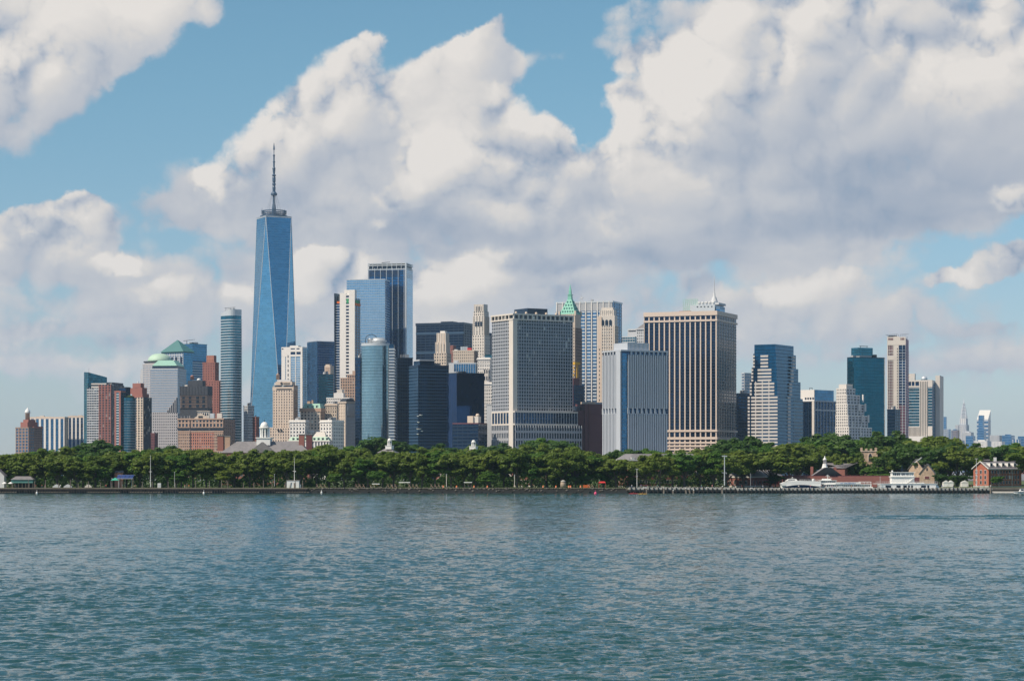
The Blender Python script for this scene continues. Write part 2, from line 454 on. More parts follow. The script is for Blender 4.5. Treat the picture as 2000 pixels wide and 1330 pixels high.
def block(name, bx, mat, parent):
    """a piece that shares one unit mesh with all alike pieces"""
    x0, x1, y0, y1, z0, z1 = bx
    o = link(name, cube_mesh(mat), parent, ((x0 + x1) / 2, (y0 + y1) / 2, (z0 + z1) / 2))
    o.scale = (x1 - x0, y1 - y0, z1 - z0)
    return o

def prism_mesh(name, pts, z0, z1, mat, pts2=None, smooth=False):
    """prism over a counter-clockwise footprint; z0/z1 numbers or lists; pts2 = top outline"""
    n = len(pts)
    zz0 = z0 if hasattr(z0, '__len__') else [z0] * n
    zz1 = z1 if hasattr(z1, '__len__') else [z1] * n
    top = pts2 or pts
    v = [(p[0], p[1], z) for p, z in zip(pts, zz0)] + [(p[0], p[1], z) for p, z in zip(top, zz1)]
    f = [tuple(range(n - 1, -1, -1)), tuple(range(n, 2 * n))] + [(i, (i + 1) % n, n + (i + 1) % n, n + i) for i in range(n)]
    me = bpy.data.meshes.new(name)
    me.from_pydata(v, [], f)
    me.materials.append(mat)
    if smooth:
        for p in me.polygons[2:]:
            p.use_smooth = True
    return me

def lathe_mesh(name, prof, mat, n=16, smooth=True, sx=1.0, sy=1.0):
    """surface of revolution, prof = [(radius, z)...] from bottom to top"""
    v, f = [], []
    for r, z in prof:
        for i in range(n):
            a = 2 * math.pi * (i + .5) / n
            v.append((r * sx * math.cos(a), r * sy * math.sin(a), z))
    for j in range(len(prof) - 1):
        for i in range(n):
            i2 = (i + 1) % n
            f.append((j * n + i, j * n + i2, (j + 1) * n + i2, (j + 1) * n + i))
    f.append(tuple(range(n - 1, -1, -1)))
    f.append(tuple(range((len(prof) - 1) * n, len(prof) * n)))
    me = bpy.data.meshes.new(name)
    me.from_pydata(v, [], f)
    me.materials.append(mat)
    if smooth:
        for p in me.polygons[:-2]:
            p.use_smooth = True
    return me

def tube_mesh(name, segs, mat, n=6):
    """straight tapered bars: segs = [(p0, p1, r0, r1)...]"""
    v, f = [], []
    for p0, p1, r0, r1 in segs:
        p0, p1 = Vector(p0), Vector(p1)
        d = (p1 - p0).normalized()
        a = d.orthogonal().normalized()
        b2 = d.cross(a)
        base = len(v)
        for p, r in ((p0, r0), (p1, r1)):
            for i in range(n):
                t = 2 * math.pi * i / n
                v.append(tuple(p + a * (r * math.cos(t)) + b2 * (r * math.sin(t))))
        for i in range(n):
            i2 = (i + 1) % n
            f.append((base + i, base + i2, base + n + i2, base + n + i))
        f.append(tuple(base + i for i in range(n - 1, -1, -1)))
        f.append(tuple(base + n + i for i in range(n)))
    me = bpy.data.meshes.new(name)
    me.from_pydata(v, [], f)
    me.materials.append(mat)
    return me

def PX(px, Y):
    return (px - 1000) * K * Y
def PZ(py, Y):
    return CAM_Z + (H - py) * K * Y

# ------------------------------------------------------------------ building kit
GROUND_M = 1.5
class Bld:
    """A building given by what the photograph shows of it: the columns of its left end, near corner and right end, its distance and
    the angle a by which its left front recedes. Local frame: x runs along the left front (ends at 0), y along the right front."""
    def __init__(s, name, label, cols, Y, a, deep=None, wide=None, group=None, cat='building', ground=GROUND_M):
        xl, xc, xr = cols
        s.Y, s.a, s.g = Y, R(a), ground
        s.ca, s.sa = math.cos(s.a), math.sin(s.a)
        s.C = (PX(xc, Y), Y)
        s.root = empty(name, (s.C[0], Y, ground), -s.a, label, cat, group)
        s.wL = wide or -s.u(xl)
        s.wR = deep or s.v(xr)
    def u(s, px):
        m = (px - 1000) * K
        return -(s.C[0] - m * s.C[1]) / (s.ca + m * s.sa)
    def v(s, px):
        m = (px - 1000) * K
        return (m * s.C[1] - s.C[0]) / (s.sa - m * s.ca)
    def z(s, py):
        return PZ(py, s.Y) - s.g
    def px(s, m):
        return m / (K * s.Y)
    def tier(s, name, yb, yt, mat, fx=(0, 1), fy=(0, 1), mesh=True, parent=None):
        """a block of the building between photo rows yb (None = ground) and yt"""
        x0, x1 = -s.wL * (1 - fx[0]), -s.wL * (1 - fx[1])
        y0, y1 = s.wR * fy[0], s.wR * fy[1]
        z0 = 0 if yb is None else s.z(yb)
        T = (x0, x1, y0, y1, z0, s.z(yt))
        if mesh:
            s.last = link(name, boxes_mesh(name, [T], mat), parent or s.root)
        return T
    def add(s, name, bx, mat, parent=None):
        return block(name, bx, mat, parent or s.root)
    def mesh(s, name, me, parent=None, loc=(0, 0, 0), kind=None):
        o = link(name, me, parent or s.root, loc)
        if kind: o['kind'] = kind
        return o
    def fac(s, T, face, nb, nf, pw=.3, sh=.3, d=.5, mat=None, smat=None, sname='spandrel', pname='pier', ends=True, z=None, rng=None, sd=None):
        """piers and spandrels standing proud of a front, leaving the glazing recessed between them"""
        x0, x1, y0, y1, z0, z1 = T
        if z: z0, z1 = (0 if z[0] is None else s.z(z[0])), s.z(z[1])
        a0, a1 = (x0, x1) if face == 'L' else (y0, y1)
        if rng:
            a0, a1 = a0 + (a1 - a0) * rng[0], a0 + (a1 - a0) * rng[1]
        def bx(p0, p1, q0, q1, dd):
            if face == 'L':
                return (p0, p1, y0 - dd, y0 + .02, q0, q1)
            return (x1 - .02, x1 + dd, p0, p1, q0, q1)
        smat = smat or mat
        if nb:
            pit = (a1 - a0) / nb
            w = pit * pw
            L = []
            for i in range(nb + 1):
                c = a0 + i * pit
                p0, p1 = max(a0, c - w / 2), min(a1, c + w / 2)
                if not ends and i in (0, nb): continue
                L.append(bx(p0, p1, z0, z1, d))
            fore = s.ca if face == 'L' else s.sa
            if s.px(pit * fore) >= 8:
                for b in L: s.add(pname, b, mat)
            else:
                s.mesh('pier_row', boxes_mesh('pier_row', L, mat), kind='stuff')
        if nf:
            fh = (z1 - z0) / nf
            L = [bx(a0, a1, z0 + i * fh, z0 + i * fh + fh * sh, (d * .8 if sd is None else sd)) for i in range(nf)]
            if s.px(fh) >= 9:
                for b in L: s.add(sname, b, smat)
            else:
                s.mesh('spandrel_row', boxes_mesh('spandrel_row', L, smat), kind='stuff')
    def parapet(s, T, h=1.6, o=.4, mat=None, name='parapet', thick=None):
        x0, x1, y0, y1, z0, z1 = T
        t = thick or o + .4
        a = (x0 - o, x1 + o, y0 - o, y1 + o)
        L = [(a[0], a[1], a[2], a[2] + t, z1 - .5, z1 + h), (a[0], a[1], a[3] - t, a[3], z1 - .5, z1 + h),
             (a[0], a[0] + t, a[2] + t, a[3] - t, z1 - .5, z1 + h), (a[1] - t, a[1], a[2] + t, a[3] - t, z1 - .5, z1 + h)]
        r = s.mesh(name, boxes_mesh(name, L, mat))
        s.mesh('roof', boxes_mesh('roof', [(a[0] + t + .01, a[1] - t - .01, a[2] + t + .01, a[3] - t - .01, z1, z1 + .3)], M['roof']))
        return r
    def clutter(s, T, n, seed=0, mats=('grey', 'lgrey', 'roof'), hmax=5):
        """plant rooms and cooling units on a roof"""
        rr = random.Random(seed)
        x0, x1, y0, y1, z0, z1 = T
        for i in range(n):
            w, d_, h_ = rr.uniform(.08, .25) * (x1 - x0), rr.uniform(.08, .3) * (y1 - y0), rr.uniform(.4, 1) * hmax
            cx, cy = rr.uniform(x0 + w, x1 - w), rr.uniform(y0 + d_, y1 - d_)
            s.add('roof_unit', (cx - w / 2, cx + w / 2, cy - d_ / 2, cy + d_ / 2, z1 + .25, z1 + h_), M[rr.choice(mats)])
    def nf(s, T, fh):
        return max(1, round((T[5] - T[4]) / fh))

def tower(name, label, cols, ytop, Y, a, core, wall=None, L=None, Rr=None, fh=4.0, par=None, deep=None, wide=None, group=None, roof=4, seed=0, gname='glazing'):
    """plain tower: glazed core + piers and spandrels; L/Rr = (bays, pier width, spandrel height, depth)"""
    b = Bld(name, label, cols, Y, a, deep, wide, group)
    T = b.tier(gname, None, ytop, M[core])
    n = b.nf(T, fh)
    for face, sp in (('L', L), ('R', Rr)):
        if sp:
            b.fac(T, face, sp[0], n if sp[2] else 0, sp[1], sp[2], sp[3], M[wall])
    if par:
        b.parapet(T, par, .5, M[wall or 'dark'])
    else:
        b.parapet(T, .6, .1, M['dark'])
    b.clutter(T, roof, seed)
    b.T = T
    return b

# ------------------------------------------------------------------ water
def make_water():
    rng = np.random.default_rng(3)
    NR, NC = 1250, 760
    Yr = 122 * (1340 / 122) ** np.linspace(0, 1, NR)
    TW = .42
    t = np.linspace(-TW, TW, NC)
    X = t[None, :] * Yr[:, None]
    Y = np.repeat(Yr[:, None], NC, 1)
    Z = np.zeros_like(X)
    DX, DY = np.zeros_like(X), np.zeros_like(X)
    # chop driven by a breeze from the left, longer waves first
    wind = R(-72)
    for i in range(110):
        lam = 0.75 * (2.5 / 0.75) ** rng.random() if i > 14 else rng.uniform(4, 11)
        th = wind + rng.normal(0, .42)
        kx, ky = math.cos(th) * 2 * math.pi / lam, math.sin(th) * 2 * math.pi / lam
        amp = 0.0050 * lam ** 0.85 if i > 14 else 0.012
        ph = kx * X + ky * Y + rng.uniform(0, 6.28)
        # drop waves the mesh cannot carry so far out
        fade = np.clip(lam / (3.0 * np.maximum(Y * .00178, 2 * TW / NC * Y)) - .25, 0, 1)
        Z += amp * fade * np.sin(ph)
        DX -= amp * fade * .3 * math.cos(th) * np.cos(ph)
        DY -= amp * fade * .3 * math.sin(th) * np.cos(ph)
    # gust patches: rougher and calmer water
    patch = np.zeros_like(X)
    for i in range(14):
        lam = rng.uniform(25, 130)
        th = rng.uniform(0, 3.14)
        patch += np.sin((math.cos(th) * X * .8 + math.sin(th) * Y * .45) * 6.28 / lam + rng.uniform(0, 6.28))
    patch = 1 + .12 * np.clip(patch / 2.2, -2, 2)
    Z *= patch
    # wake of a passing boat on the right
    cx, cy = PX(1960, 620), 620
    w = np.exp(-((X - cx - (Y - cy) * .2) / 52) ** 2) * np.exp(-((Y - cy) / 22) ** 2)
    Z += w * (.8 * np.sin((Y - cy) * .40 + .06 * X))
    # calm towards the rim of the finely meshed part, where the plain sheet of the bay takes over
    calm = np.clip((TW - np.abs(t)[None, :]) / .04, 0, 1) * np.clip((Y - Yr[0]) / 4, 0, 1) * np.clip((Yr[-1] - Y) / 20, 0, 1)
    v = np.stack([X + DX * patch * calm, Y + DY * patch * calm, Z * calm], -1).reshape(-1, 3)
    idx = np.arange(NR * NC).reshape(NR, NC)
    f = np.stack([idx[:-1, :-1], idx[:-1, 1:], idx[1:, 1:], idx[1:, :-1]], -1).reshape(-1, 4)
    B = 26000
    n = len(v)
    a, c_ = Yr[0], Yr[-1]
    v = np.concatenate([v, [[-B, -B, 0], [B, -B, 0], [B, B, 0], [-B, B, 0], [-TW * a, a, 0], [TW * a, a, 0], [TW * c_, c_, 0], [-TW * c_, c_, 0]]])
    f = np.concatenate([f, [[n, n + 1, n + 5, n + 4], [n + 1, n + 2, n + 6, n + 5], [n + 2, n + 3, n + 7, n + 6], [n + 3, n, n + 4, n + 7]]])
    me = bpy.data.meshes.new('water')
    me.vertices.add(len(v)); me.vertices.foreach_set('co', v.astype(np.float32).ravel())
    me.loops.add(len(f) * 4); me.loops.foreach_set('vertex_index', f.astype(np.int32).ravel())
    me.polygons.add(len(f))
    me.polygons.foreach_set('loop_start', np.arange(0, len(f) * 4, 4, dtype=np.int32))
    me.polygons.foreach_set('use_smooth', np.ones(len(f), dtype=bool))
    me.update(); me.validate()
    m, t_, b = new_mat('harbour_water')
    g = t_.node('ShaderNodeNewGeometry')
    p = t_.vec('MULTIPLY', g.outputs['Position'], (1.0, 0.75, 1.0))
    big = t_.noise(t_.vec('MULTIPLY', g.outputs['Position'], (1, .35, 1)), 0.012, 4, .55).outputs['Fac']
    gust = t_.noise(t_.vec('MULTIPLY', g.outputs['Position'], (.11, .036, 1)), 1.0, 5, .6).outputs['Fac']
    amt = t_.math('MULTIPLY', t_.maprange(gust, .3, .7, .55, 1.55), t_.maprange(big, .3, .7, .8, 1.25))
    n1 = t_.noise(p, 1.9, 4, .6, .3).outputs['Color']
    n2 = t_.noise(p, 0.33, 3, .55, .3).outputs['Color']
    s1 = t_.vec('MULTIPLY', t_.vec('SUBTRACT', n1, (.5, .5, .5)), (.46, .72, 0))
    s2 = t_.vec('MULTIPLY', t_.vec('SUBTRACT', n2, (.5, .5, .5)), (.35, .55, 0))
    sl = t_.node('ShaderNodeVectorMath', {0: t_.vec('ADD', s1, s2)}, operation='SCALE')
    t_.l.new(amt, sl.inputs[3])
    t_.l.new(t_.vec('NORMALIZE', t_.vec('ADD', g.outputs['Normal'], sl.outputs[0])), b.inputs['Normal'])
    c = t_.mix(big, (0.024, 0.080, 0.080), (0.016, 0.066, 0.076))
    t_.l.new(c, b.inputs['Base Color'])
    b.inputs['Roughness'].default_value = 0.09
    b.inputs['IOR'].default_value = 1.333
    me.materials.append(m)
    o = link('water', me)
    o['kind'] = 'structure'
    return o
make_water()

# ------------------------------------------------------------------ land
def grass_mat():
    m, t, b = new_mat('shore_grass')
    g = t.node('ShaderNodeNewGeometry')
    n = t.noise(g.outputs['Position'], .15, 5, .6).outputs['Fac']
    t.l.new(t.mix(n, (0.05, 0.10, 0.02), (0.12, 0.14, 0.05)), b.inputs['Base Color'])
    b.inputs['Roughness'].default_value = .9
    return m
M['grass'] = grass_mat()
GROUND_I = 2.8
def land(name, pts, z, mat):
    me = prism_mesh(name, pts, -3.0, z, mat)
    o = link(name, me)
    o['kind'] = 'structure'
    return o
SH = 1277.0
isl = [(-1700, SH), (PX(600, SH), SH), (PX(601, SH), SH + 5), (PX(1225, SH), SH + 5), (PX(1226, SH), SH + 14), (PX(1440, SH), SH + 14), (PX(1460, SH), SH + 75), (PX(1935, SH), SH + 75),
       (PX(1960, SH), SH + 20), (1700, SH + 14), (1700, 2100), (-1700, 2100)]
land('island_ground', isl, GROUND_I, M['grass'])
mh = [(-3000, 2560), (3000, 2560), (9000, 14000), (-9000, 14000)]
land('ground', mh, GROUND_M, M['roof'])

# ------------------------------------------------------------------ haze over harbour and city
def make_haze():
    L = 26500
    me = boxes_mesh('haze', [(-L, L, -L, L, -4.5, 560)], bpy.data.materials.new('haze_air'))
    m = me.materials[0]
    m.use_nodes = True
    t = NT(m.node_tree)
    t.n.clear()
    o_ = t.node('ShaderNodeOutputMaterial')
    v = t.node('ShaderNodeVolumePrincipled', {'Color': (0.56, 0.77, 1.0, 1), 'Density': 2.3e-5, 'Anisotropy': 0.1})
    t.l.new(v.outputs[0], o_.inputs['Volume'])
    o = link('haze', me)
    o['kind'] = 'stuff'
    o['label'] = 'thin pale blue summer haze over the harbour'
    return o
make_haze()

# ================================================================== lower Manhattan, left to right
def arc(cx, cy, r, a0, a1, n):
    return [(cx + r * math.cos(R(a0 + (a1 - a0) * i / n)), cy + r * math.sin(R(a0 + (a1 - a0) * i / n))) for i in range(n + 1)]
def ring_stack(name, pts, zs, h, off, mat):
    """thin floor rings round a footprint, one mesh"""
    c = Vector((sum(p[0] for p in pts) / len(pts), sum(p[1] for p in pts) / len(pts)))
    q = []
    for p in pts:
        d = Vector(p[:2]) - c
        q.append(tuple(Vector(p[:2]) + d.normalized() * off))
    n = len(q)
    v, f = [], []
    for z in zs:
        b = len(v)
        v += [(p[0], p[1], z) for p in q] + [(p[0], p[1], z + h) for p in q]
        f += [tuple(b + i for i in range(n - 1, -1, -1)), tuple(b + n + i for i in range(n))]
        f += [(b + i, b + (i + 1) % n, b + n + (i + 1) % n, b + n + i) for i in range(n)]
    me = bpy.data.meshes.new(name)
    me.from_pydata(v, [], f)
    me.materials.append(mat)
    return me

# --- brown brick tower with beacon, far left
def beacon_tower():
    b = Bld('apartment_tower', 'brown brick apartment tower topped by a small white beacon, at the far left', (31, 56, 84), 3300, 42)
    T = b.tier('glazing', None, 836, M['g_blue'], fx=(0, 1), fy=(0, .38))
    b.fac(T, 'L', 4, b.nf(T, 4.4), .36, .36, .5, M['brown'])
    b.fac(T, 'R', 3, b.nf(T, 4.4), .36, .36, .5, M['brown'])
    b.parapet(T, 1.5, .5, M['brown'])
    T2 = b.tier('glazing', None, 836, M['g_win'], fx=(.45, .95), fy=(.42, 1))
    b.fac(T2, 'L', 3, b.nf(T2, 3.4), .45, .45, .5, M['tan'])
    b.fac(T2, 'R', 5, b.nf(T2, 3.4), .4, .45, .5, M['brown'])  # tan left front and brown right front paint in light and shade
    b.parapet(T2, 2.5, .5, M['red'])
    T3 = b.tier('crown_block', 838, 824, M['red'], fx=(.25, .8), fy=(.1, .8))
    T4 = b.tier('crown_step', 824, 819, M['red'], fx=(.35, .75), fy=(.2, .7))
    x, y = (T4[0] + T4[1]) / 2, T4[2] + 3
    b.mesh('beacon_stem', lathe_mesh('beacon_stem', [(3.2, 0), (3.0, 8), (3.6, 8.4), (3.6, 9)], M['tan'], 10), loc=(x, y, T4[5]))
    b.mesh('beacon_cap', lathe_mesh('beacon_cap', [(3.8, 9), (4.0, 10.5), (3.2, 13), (1.2, 15), (.3, 17)], M['whitepaint'], 12), loc=(x, y, T4[5]))
beacon_tower()

def stripe_slab(label, cols, ytop, Y, a, bays, seed, deep=None):
    b = Bld('apartment_slab', label, cols, Y, a, deep=deep, group='striped riverside apartment slabs')
    T = b.tier('glazing', None, ytop, M['g_blue'])
    n = b.nf(T, 3.0)
    b.fac(T, 'L', bays, n, .42, .22, .45, M['white'], M['navy'], sd=.2)
    b.fac(T, 'R', 2, n, .55, .5, .45, M['cream'])
    b.parapet(T, 2.2, .5, M['cream'])
    b.clutter(T, 5, seed, ('cream', 'pale', 'grey'), 5)
    return b
b = stripe_slab('wide cream and blue striped apartment slab behind the beacon tower', (59, 126, 133), 817, 3420, 12, 7, 1)
b = stripe_slab('narrow cream and blue striped apartment slab against the wedge-topped glass tower', (133, 164, 170), 815, 3450, 12, 4, 2)

# --- wedge-topped teal tower
def wedge():
    b = Bld('glass_tower', 'teal glass tower with a slanted wedge roof', (164, 172, 209), 3420, 55)
    z = b.z
    pts = [(-b.wL, 0), (0, 0), (0, b.wR), (-b.wL, b.wR)]
    b.mesh('glazing', prism_mesh('glazing', pts, 0, [z(726), z(727), z(736), z(735)], M['g_teal']))
    n = round(z(745) / 3.9)
    for face in 'LR':
        T = (-b.wL, 0, 0, b.wR, 0, z(745))
        b.fac(T, face, 0, n, 0, .12, .25, M['dcopper'])
    b.mesh('roof_mast', tube_mesh('roof_mast', [((-2, 2, z(727)), (-2, 2, z(727) + 6), .25, .1), ((-2, 2, z(727) + 4), (1, 2, z(727) + 4.5), .12, .1)], M['steel']))
wedge()

def ritz():
    b = Bld('apartment_tower', 'grey banded apartment tower with a red brick right half and pale cap', (170, 217, 242), 3300, 14)
    z = b.z
    m = (193 - 170) / (217 - 170)
    T = b.tier('glazing', None, 757, M['g_win'], fx=(0, m))
    n = b.nf(T, 3.5)
    b.fac(T, 'L', 5, n, .12, .42, .4, M['lgrey'], sd=.5)
    T2 = b.tier('glazing', None, 751, M['g_win'], fx=(m, 1))
    b.fac(T2, 'L', 4, b.nf(T2, 3.5), .42, .4, .5, M['red'])
    b.fac(T2, 'R', 3, b.nf(T2, 3.5), .3, .3, .4, M['navy'])  # navy paints shade into the right front
    b.tier('roof_cap', 757, 748, M['pale'], fx=(.12, .97), fy=(.1, .8))
    b.tier('roof_band', 752.2, 750.5, M['dark'], fx=(.10, .98), fy=(.08, .82))
    b.tier('plant_room', 751, 746.5, M['navy'], fx=(.75, 1), fy=(.1, .95))
ritz()

def brickround():
    b = Bld('apartment_tower', 'red brick tower with a rounded blue glass corner', (224, 236, 266), 3230, 30)
    T = b.tier('glazing', None, 766, M['g_teal'], fy=(0, .3))
    n = b.nf(T, 3.6)
    b.fac(T, 'L', 1, n, .55, .3, .5, M['red'], M['lgrey'])
    b.fac(T, 'R', 2, n, .2, .3, .4, M['navy'])
    b.parapet(T, 2.0, .3, M['red'])
    T2 = b.tier('dark_wing', None, 757, M['g_navy'], fx=(.0, 1.0), fy=(.30, .62))
    b.parapet(T2, 1.2, .2, M['dark'])
    r = 12.0
    cx, cy = b.v(251) * 0 - 3.0, b.v(252)
    pts = [(cx + r * math.cos(t), cy + r * math.sin(t)) for t in np.linspace(0, 2 * math.pi, 24, endpoint=False)]
    zt = b.z(776)
    b.mesh('round_glazing', prism_mesh('round_glazing', pts, 0, zt, M['g_teal'], smooth=False))
    b.mesh('floor_rings', ring_stack('floor_rings', pts, [i * 3.6 for i in range(1, int(zt / 3.6))], .9, .35, M['steel']), kind='stuff')
    b.mesh('roof_garden', lathe_mesh('roof_garden', [(9, 0), (10, 1.5), (6, 3.2), (2, 3.8)], M['grass'], 12), loc=(cx, cy, zt))
brickround()

def archcrown():
    b = Bld('apartment_tower', 'stepped red brick tower with an arched crown and dark blue flank', (258, 280, 296), 3290, 38)
    T = b.tier('glazing', None, 776, M['g_win'])
    n = b.nf(T, 3.5)
    b.fac(T, 'L', 4, n, .4, .35, .5, M['lime'])
    b.fac(T, 'R', 6, n, .15, .3, .4, M['navy'])
    T1 = b.tier('setback', 776, 769, M['red'], fx=(0, .92), fy=(.0, .8))
    T2 = b.tier('crown', 769, 757, M['red'], fx=(-.2, .85), fy=(.05, .65))
    T3 = b.tier('crown_top', 757, 748, M['red'], fx=(-.02, .7), fy=(.08, .5))
    zc = b.z(757)
    xm = (T3[0] + T3[1]) / 2
    b.mesh('arch_window', prism_mesh('arch_window', [(xm + 4.0 * math.cos(t), 4.0 * math.sin(t)) for t in np.linspace(0, math.pi, 12)], -.4, .4, M['navy']), loc=(xm * 0, T3[2] - .1, zc))
    b.root.children[-1].rotation_euler = (R(90), 0, 0)
    b.add('flag_base', (xm - .5, xm + .5, T3[2] + 2, T3[2] + 3, T3[5], T3[5] + 3), M['whitepaint'])
archcrown()
tower('brick_block', 'small dark red brick block at the foot of the grey copper-roofed towers', (295, 302, 308), 847, 3200, 30, 'g_win', 'dkred', (3, .45, .45, .4), (2, .5, .45, .4), 3.6, 1.0, roof=1)

# --- grey granite towers with copper roofs
def dome_tower():
    b = Bld('office_tower', 'grey stepped office tower with a rounded pale green copper dome', (279, 318, 345), 4000, 28)
    T = b.tier('glazing', None, 712, M['g_sky'])
    n = b.nf(T, 4)
    b.fac(T, 'L', 14, n, .5, .45, .3, M['granite'])
    b.fac(T, 'R', 8, n, .5, .45, .3, M['granite'])
    b.parapet(T, 1.5, .4, M['granite'])
    T2 = b.tier('setback', None, 720, M['granite'], fx=(-.18, 0), fy=(.1, .8))
    b.fac(T2, 'L', 4, n, .5, .4, .3, M['lgrey'])
    T3 = b.tier('lower_setback', None, 728, M['granite'], fx=(-.27, -.18), fy=(.2, .7))
    b.tier('drum', 712, 706.5, M['granite'], fx=(.05, .95), fy=(.05, .95))
    cx, cy = -b.wL / 2, b.wR / 2
    r = b.wL * .5
    b.tier('drum_band', 707, 704.5, M['dark'], fx=(.02, .98), fy=(.02, .98))
    hgt = b.z(689) - b.z(705)
    prof = [(r * math.cos(t) ** .8 if t < 1.5 else .5, hgt * math.sin(t)) for t in np.linspace(0, 1.55, 9)]
    b.mesh('dome', lathe_mesh('dome', prof, M['lcopper'], 24, sy=b.wR / b.wL), loc=(cx, cy, b.z(705)))
dome_tower()

def mastaba():
    b = Bld('office_tower', 'broad grey granite office tower under a flat-topped pale green copper roof', (294, 347, 352), 3850, 8, deep=50)
    T = b.tier('glazing', None, 720, M['g_dark'])
    n = b.nf(T, 4.1)
    z1 = b.z(806)
    nlow = round(z1 / 4.6)
    T1 = (T[0], T[1], T[2], T[3], 0, z1)
    b.fac(T1, 'L', 13, nlow, .52, .55, .6, M['granite'])
    T2 = (T[0], T[1], T[2], T[3], z1, b.z(722))
    b.mesh('upper_glazing', boxes_mesh('upper_glazing', [(T[0] - .2, T[1] + .2, T[2] - .25, T[3], z1, b.z(722))], M['g_sky']))
    b.fac((T[0], T[1], T[2] - .25, T[3], z1, b.z(722)), 'L', 26, round((T2[5] - z1) / 4.1), .32, .35, .25, M['granite'])
    # stair-step change from stone to glass on the right
    for i in range(6):
        x1 = T[1] - i * 3.0
        b.add('corner_pier', (x1 - 3.0, x1 - 2.2, T[2] - .75, T[2] - .2, z1, z1 + (6 - i) * 4.1), M['granite'])
        b.add('corner_window', (x1 - 2.2, x1, T[2] - .5, T[2] - .2, z1, z1 + (6 - i) * 4.1), M['g_dark'])
    b.fac(T, 'R', 9, n, .35, .4, .5, M['grey'])
    b.tier('cornice', 722, 719.5, M['lgrey'], fx=(-.01, 1.01), fy=(-.02, 1))
    T4 = b.tier('roof_drum', 719.5, 714, M['navy'], fx=(.05, .95), fy=(.05, .95))
    x0, x1, y0, y1 = T4[:4]
    ins = (x1 - x0) * .19
    b.mesh('copper_roof', prism_mesh('copper_roof', [(x0 - .5, y0 - .5), (x1 + .5, y0 - .5), (x1 + .5, y1), (x0 - .5, y1)], b.z(714), b.z(703), M['copper'],
                                     [(x0 + ins, y0 + ins), (x1 - ins, y0 + ins), (x1 - ins, y1 - ins), (x0 + ins, y1 - ins)]))
mastaba()

def pyramid_tower():
    b = Bld('office_tower', 'blue glass office tower under a dark green copper pyramid roof', (318, 358, 376), 4120, 35)
    T = b.tier('glazing', None, 689, M['g_blue'])
    n = b.nf(T, 4.1)
    b.fac(T, 'L', 12, n, .35, .3, .4, M['lgrey'])
    b.fac(T, 'R', 0, n, 0, .28, .4, M['g_teal'])
    for i, fx in enumerate((.42, .62, .86)):
        b.add('dark_bay', (-b.wL * (1 - fx), -b.wL * (1 - fx) + 4.2, -.9, -.3, b.z(712), b.z(697)), M['navy'])
    x0, x1, y0, y1 = T[:4]
    cx, cy = (x0 + x1) / 2, (y0 + y1) / 2
    b.tier('roof_drum', 689, 686.5, M['dcopper'], fx=(-.05, 1.05), fy=(-.05, 1.05))
    o = 3.2
    b.mesh('pyramid_roof', prism_mesh('pyramid_roof', [(x0 - o, y0 - o), (x1 + o, y0 - o), (x1 + o, y1 + o), (x0 - o, y1 + o)], b.z(686.5), b.z(662.5), M['dcopper'],
                                      [(cx - .4, cy - .4), (cx + .4, cy - .4), (cx + .4, cy + .4), (cx - .4, cy + .4)]))
pyramid_tower()

def banded_glass():
    b = tower('glass_tower', 'blue banded glass tower with a thin roof crane, behind the dark green pyramid', (350, 376, 404), 672, 4350, 40, 'g_blue', 'g_teal', (0, 0, .25, .4), (0, 0, .25, .4), 4.6, .8)
    zt = b.T[5]
    x = -b.wL * .55
    b.mesh('roof_crane', tube_mesh('roof_crane', [((x, 4, zt), (x, 4, zt + 8), .6, .5), ((x - 9, 4, zt + 7), (x + 22, 4, zt + 8.5), .5, .3)], M['dark']))
    T2 = b.tier('lower_wing', None, 704, M['g_band'], fx=(.8, 1.06), fy=(-.08, 1.02))
    b.fac(T2, 'L', 0, b.nf(T2, 4.6), 0, .3, .5, M['steel'])
    b.fac(T2, 'R', 0, b.nf(T2, 4.6), 0, .3, .5, M['steel'])
banded_glass()

def red_step():
    b = Bld('brick_tower', 'tall stepped red brick tower beside the curved glass residential tower', (396, 420, 427), 3400, 20)
    T = b.tier('glazing', None, 709, M['g_dark'])
    n = b.nf(T, 3.7)
    b.fac(T, 'L', 5, n, .72, .55, .5, M['red'])
    b.fac(T, 'R', 4, n, .72, .55, .5, M['red'])
    b.parapet(T, 1.2, .5, M['red'])
    T2 = b.tier('upper_block', 709, 694, M['red'], fx=(.28, .88), fy=(.1, .8))
    b.fac(T2, 'L', 4, 2, .6, .3, .3, M['orange'])
    T3 = b.tier('side_wing_glazing', None, 745, M['g_dark'], fx=(.55, 1.45), fy=(-.35, .4))
    b.fac(T3, 'L', 4, b.nf(T3, 3.7), .7, .55, .5, M['red'])
    b.fac(T3, 'R', 2, b.nf(T3, 3.7), .8, .55, .5, M['dkred'])
    b.parapet(T3, 1.0, .5, M['red'])
red_step()
b = tower('brick_block', 'dark brown brick block in shade against the curved glass residential tower', (432, 438, 449), 768, 3370, 40, 'g_dark', 'dkred', (3, .7, .55, .4), (4, .7, .55, .4), 3.8, 1)

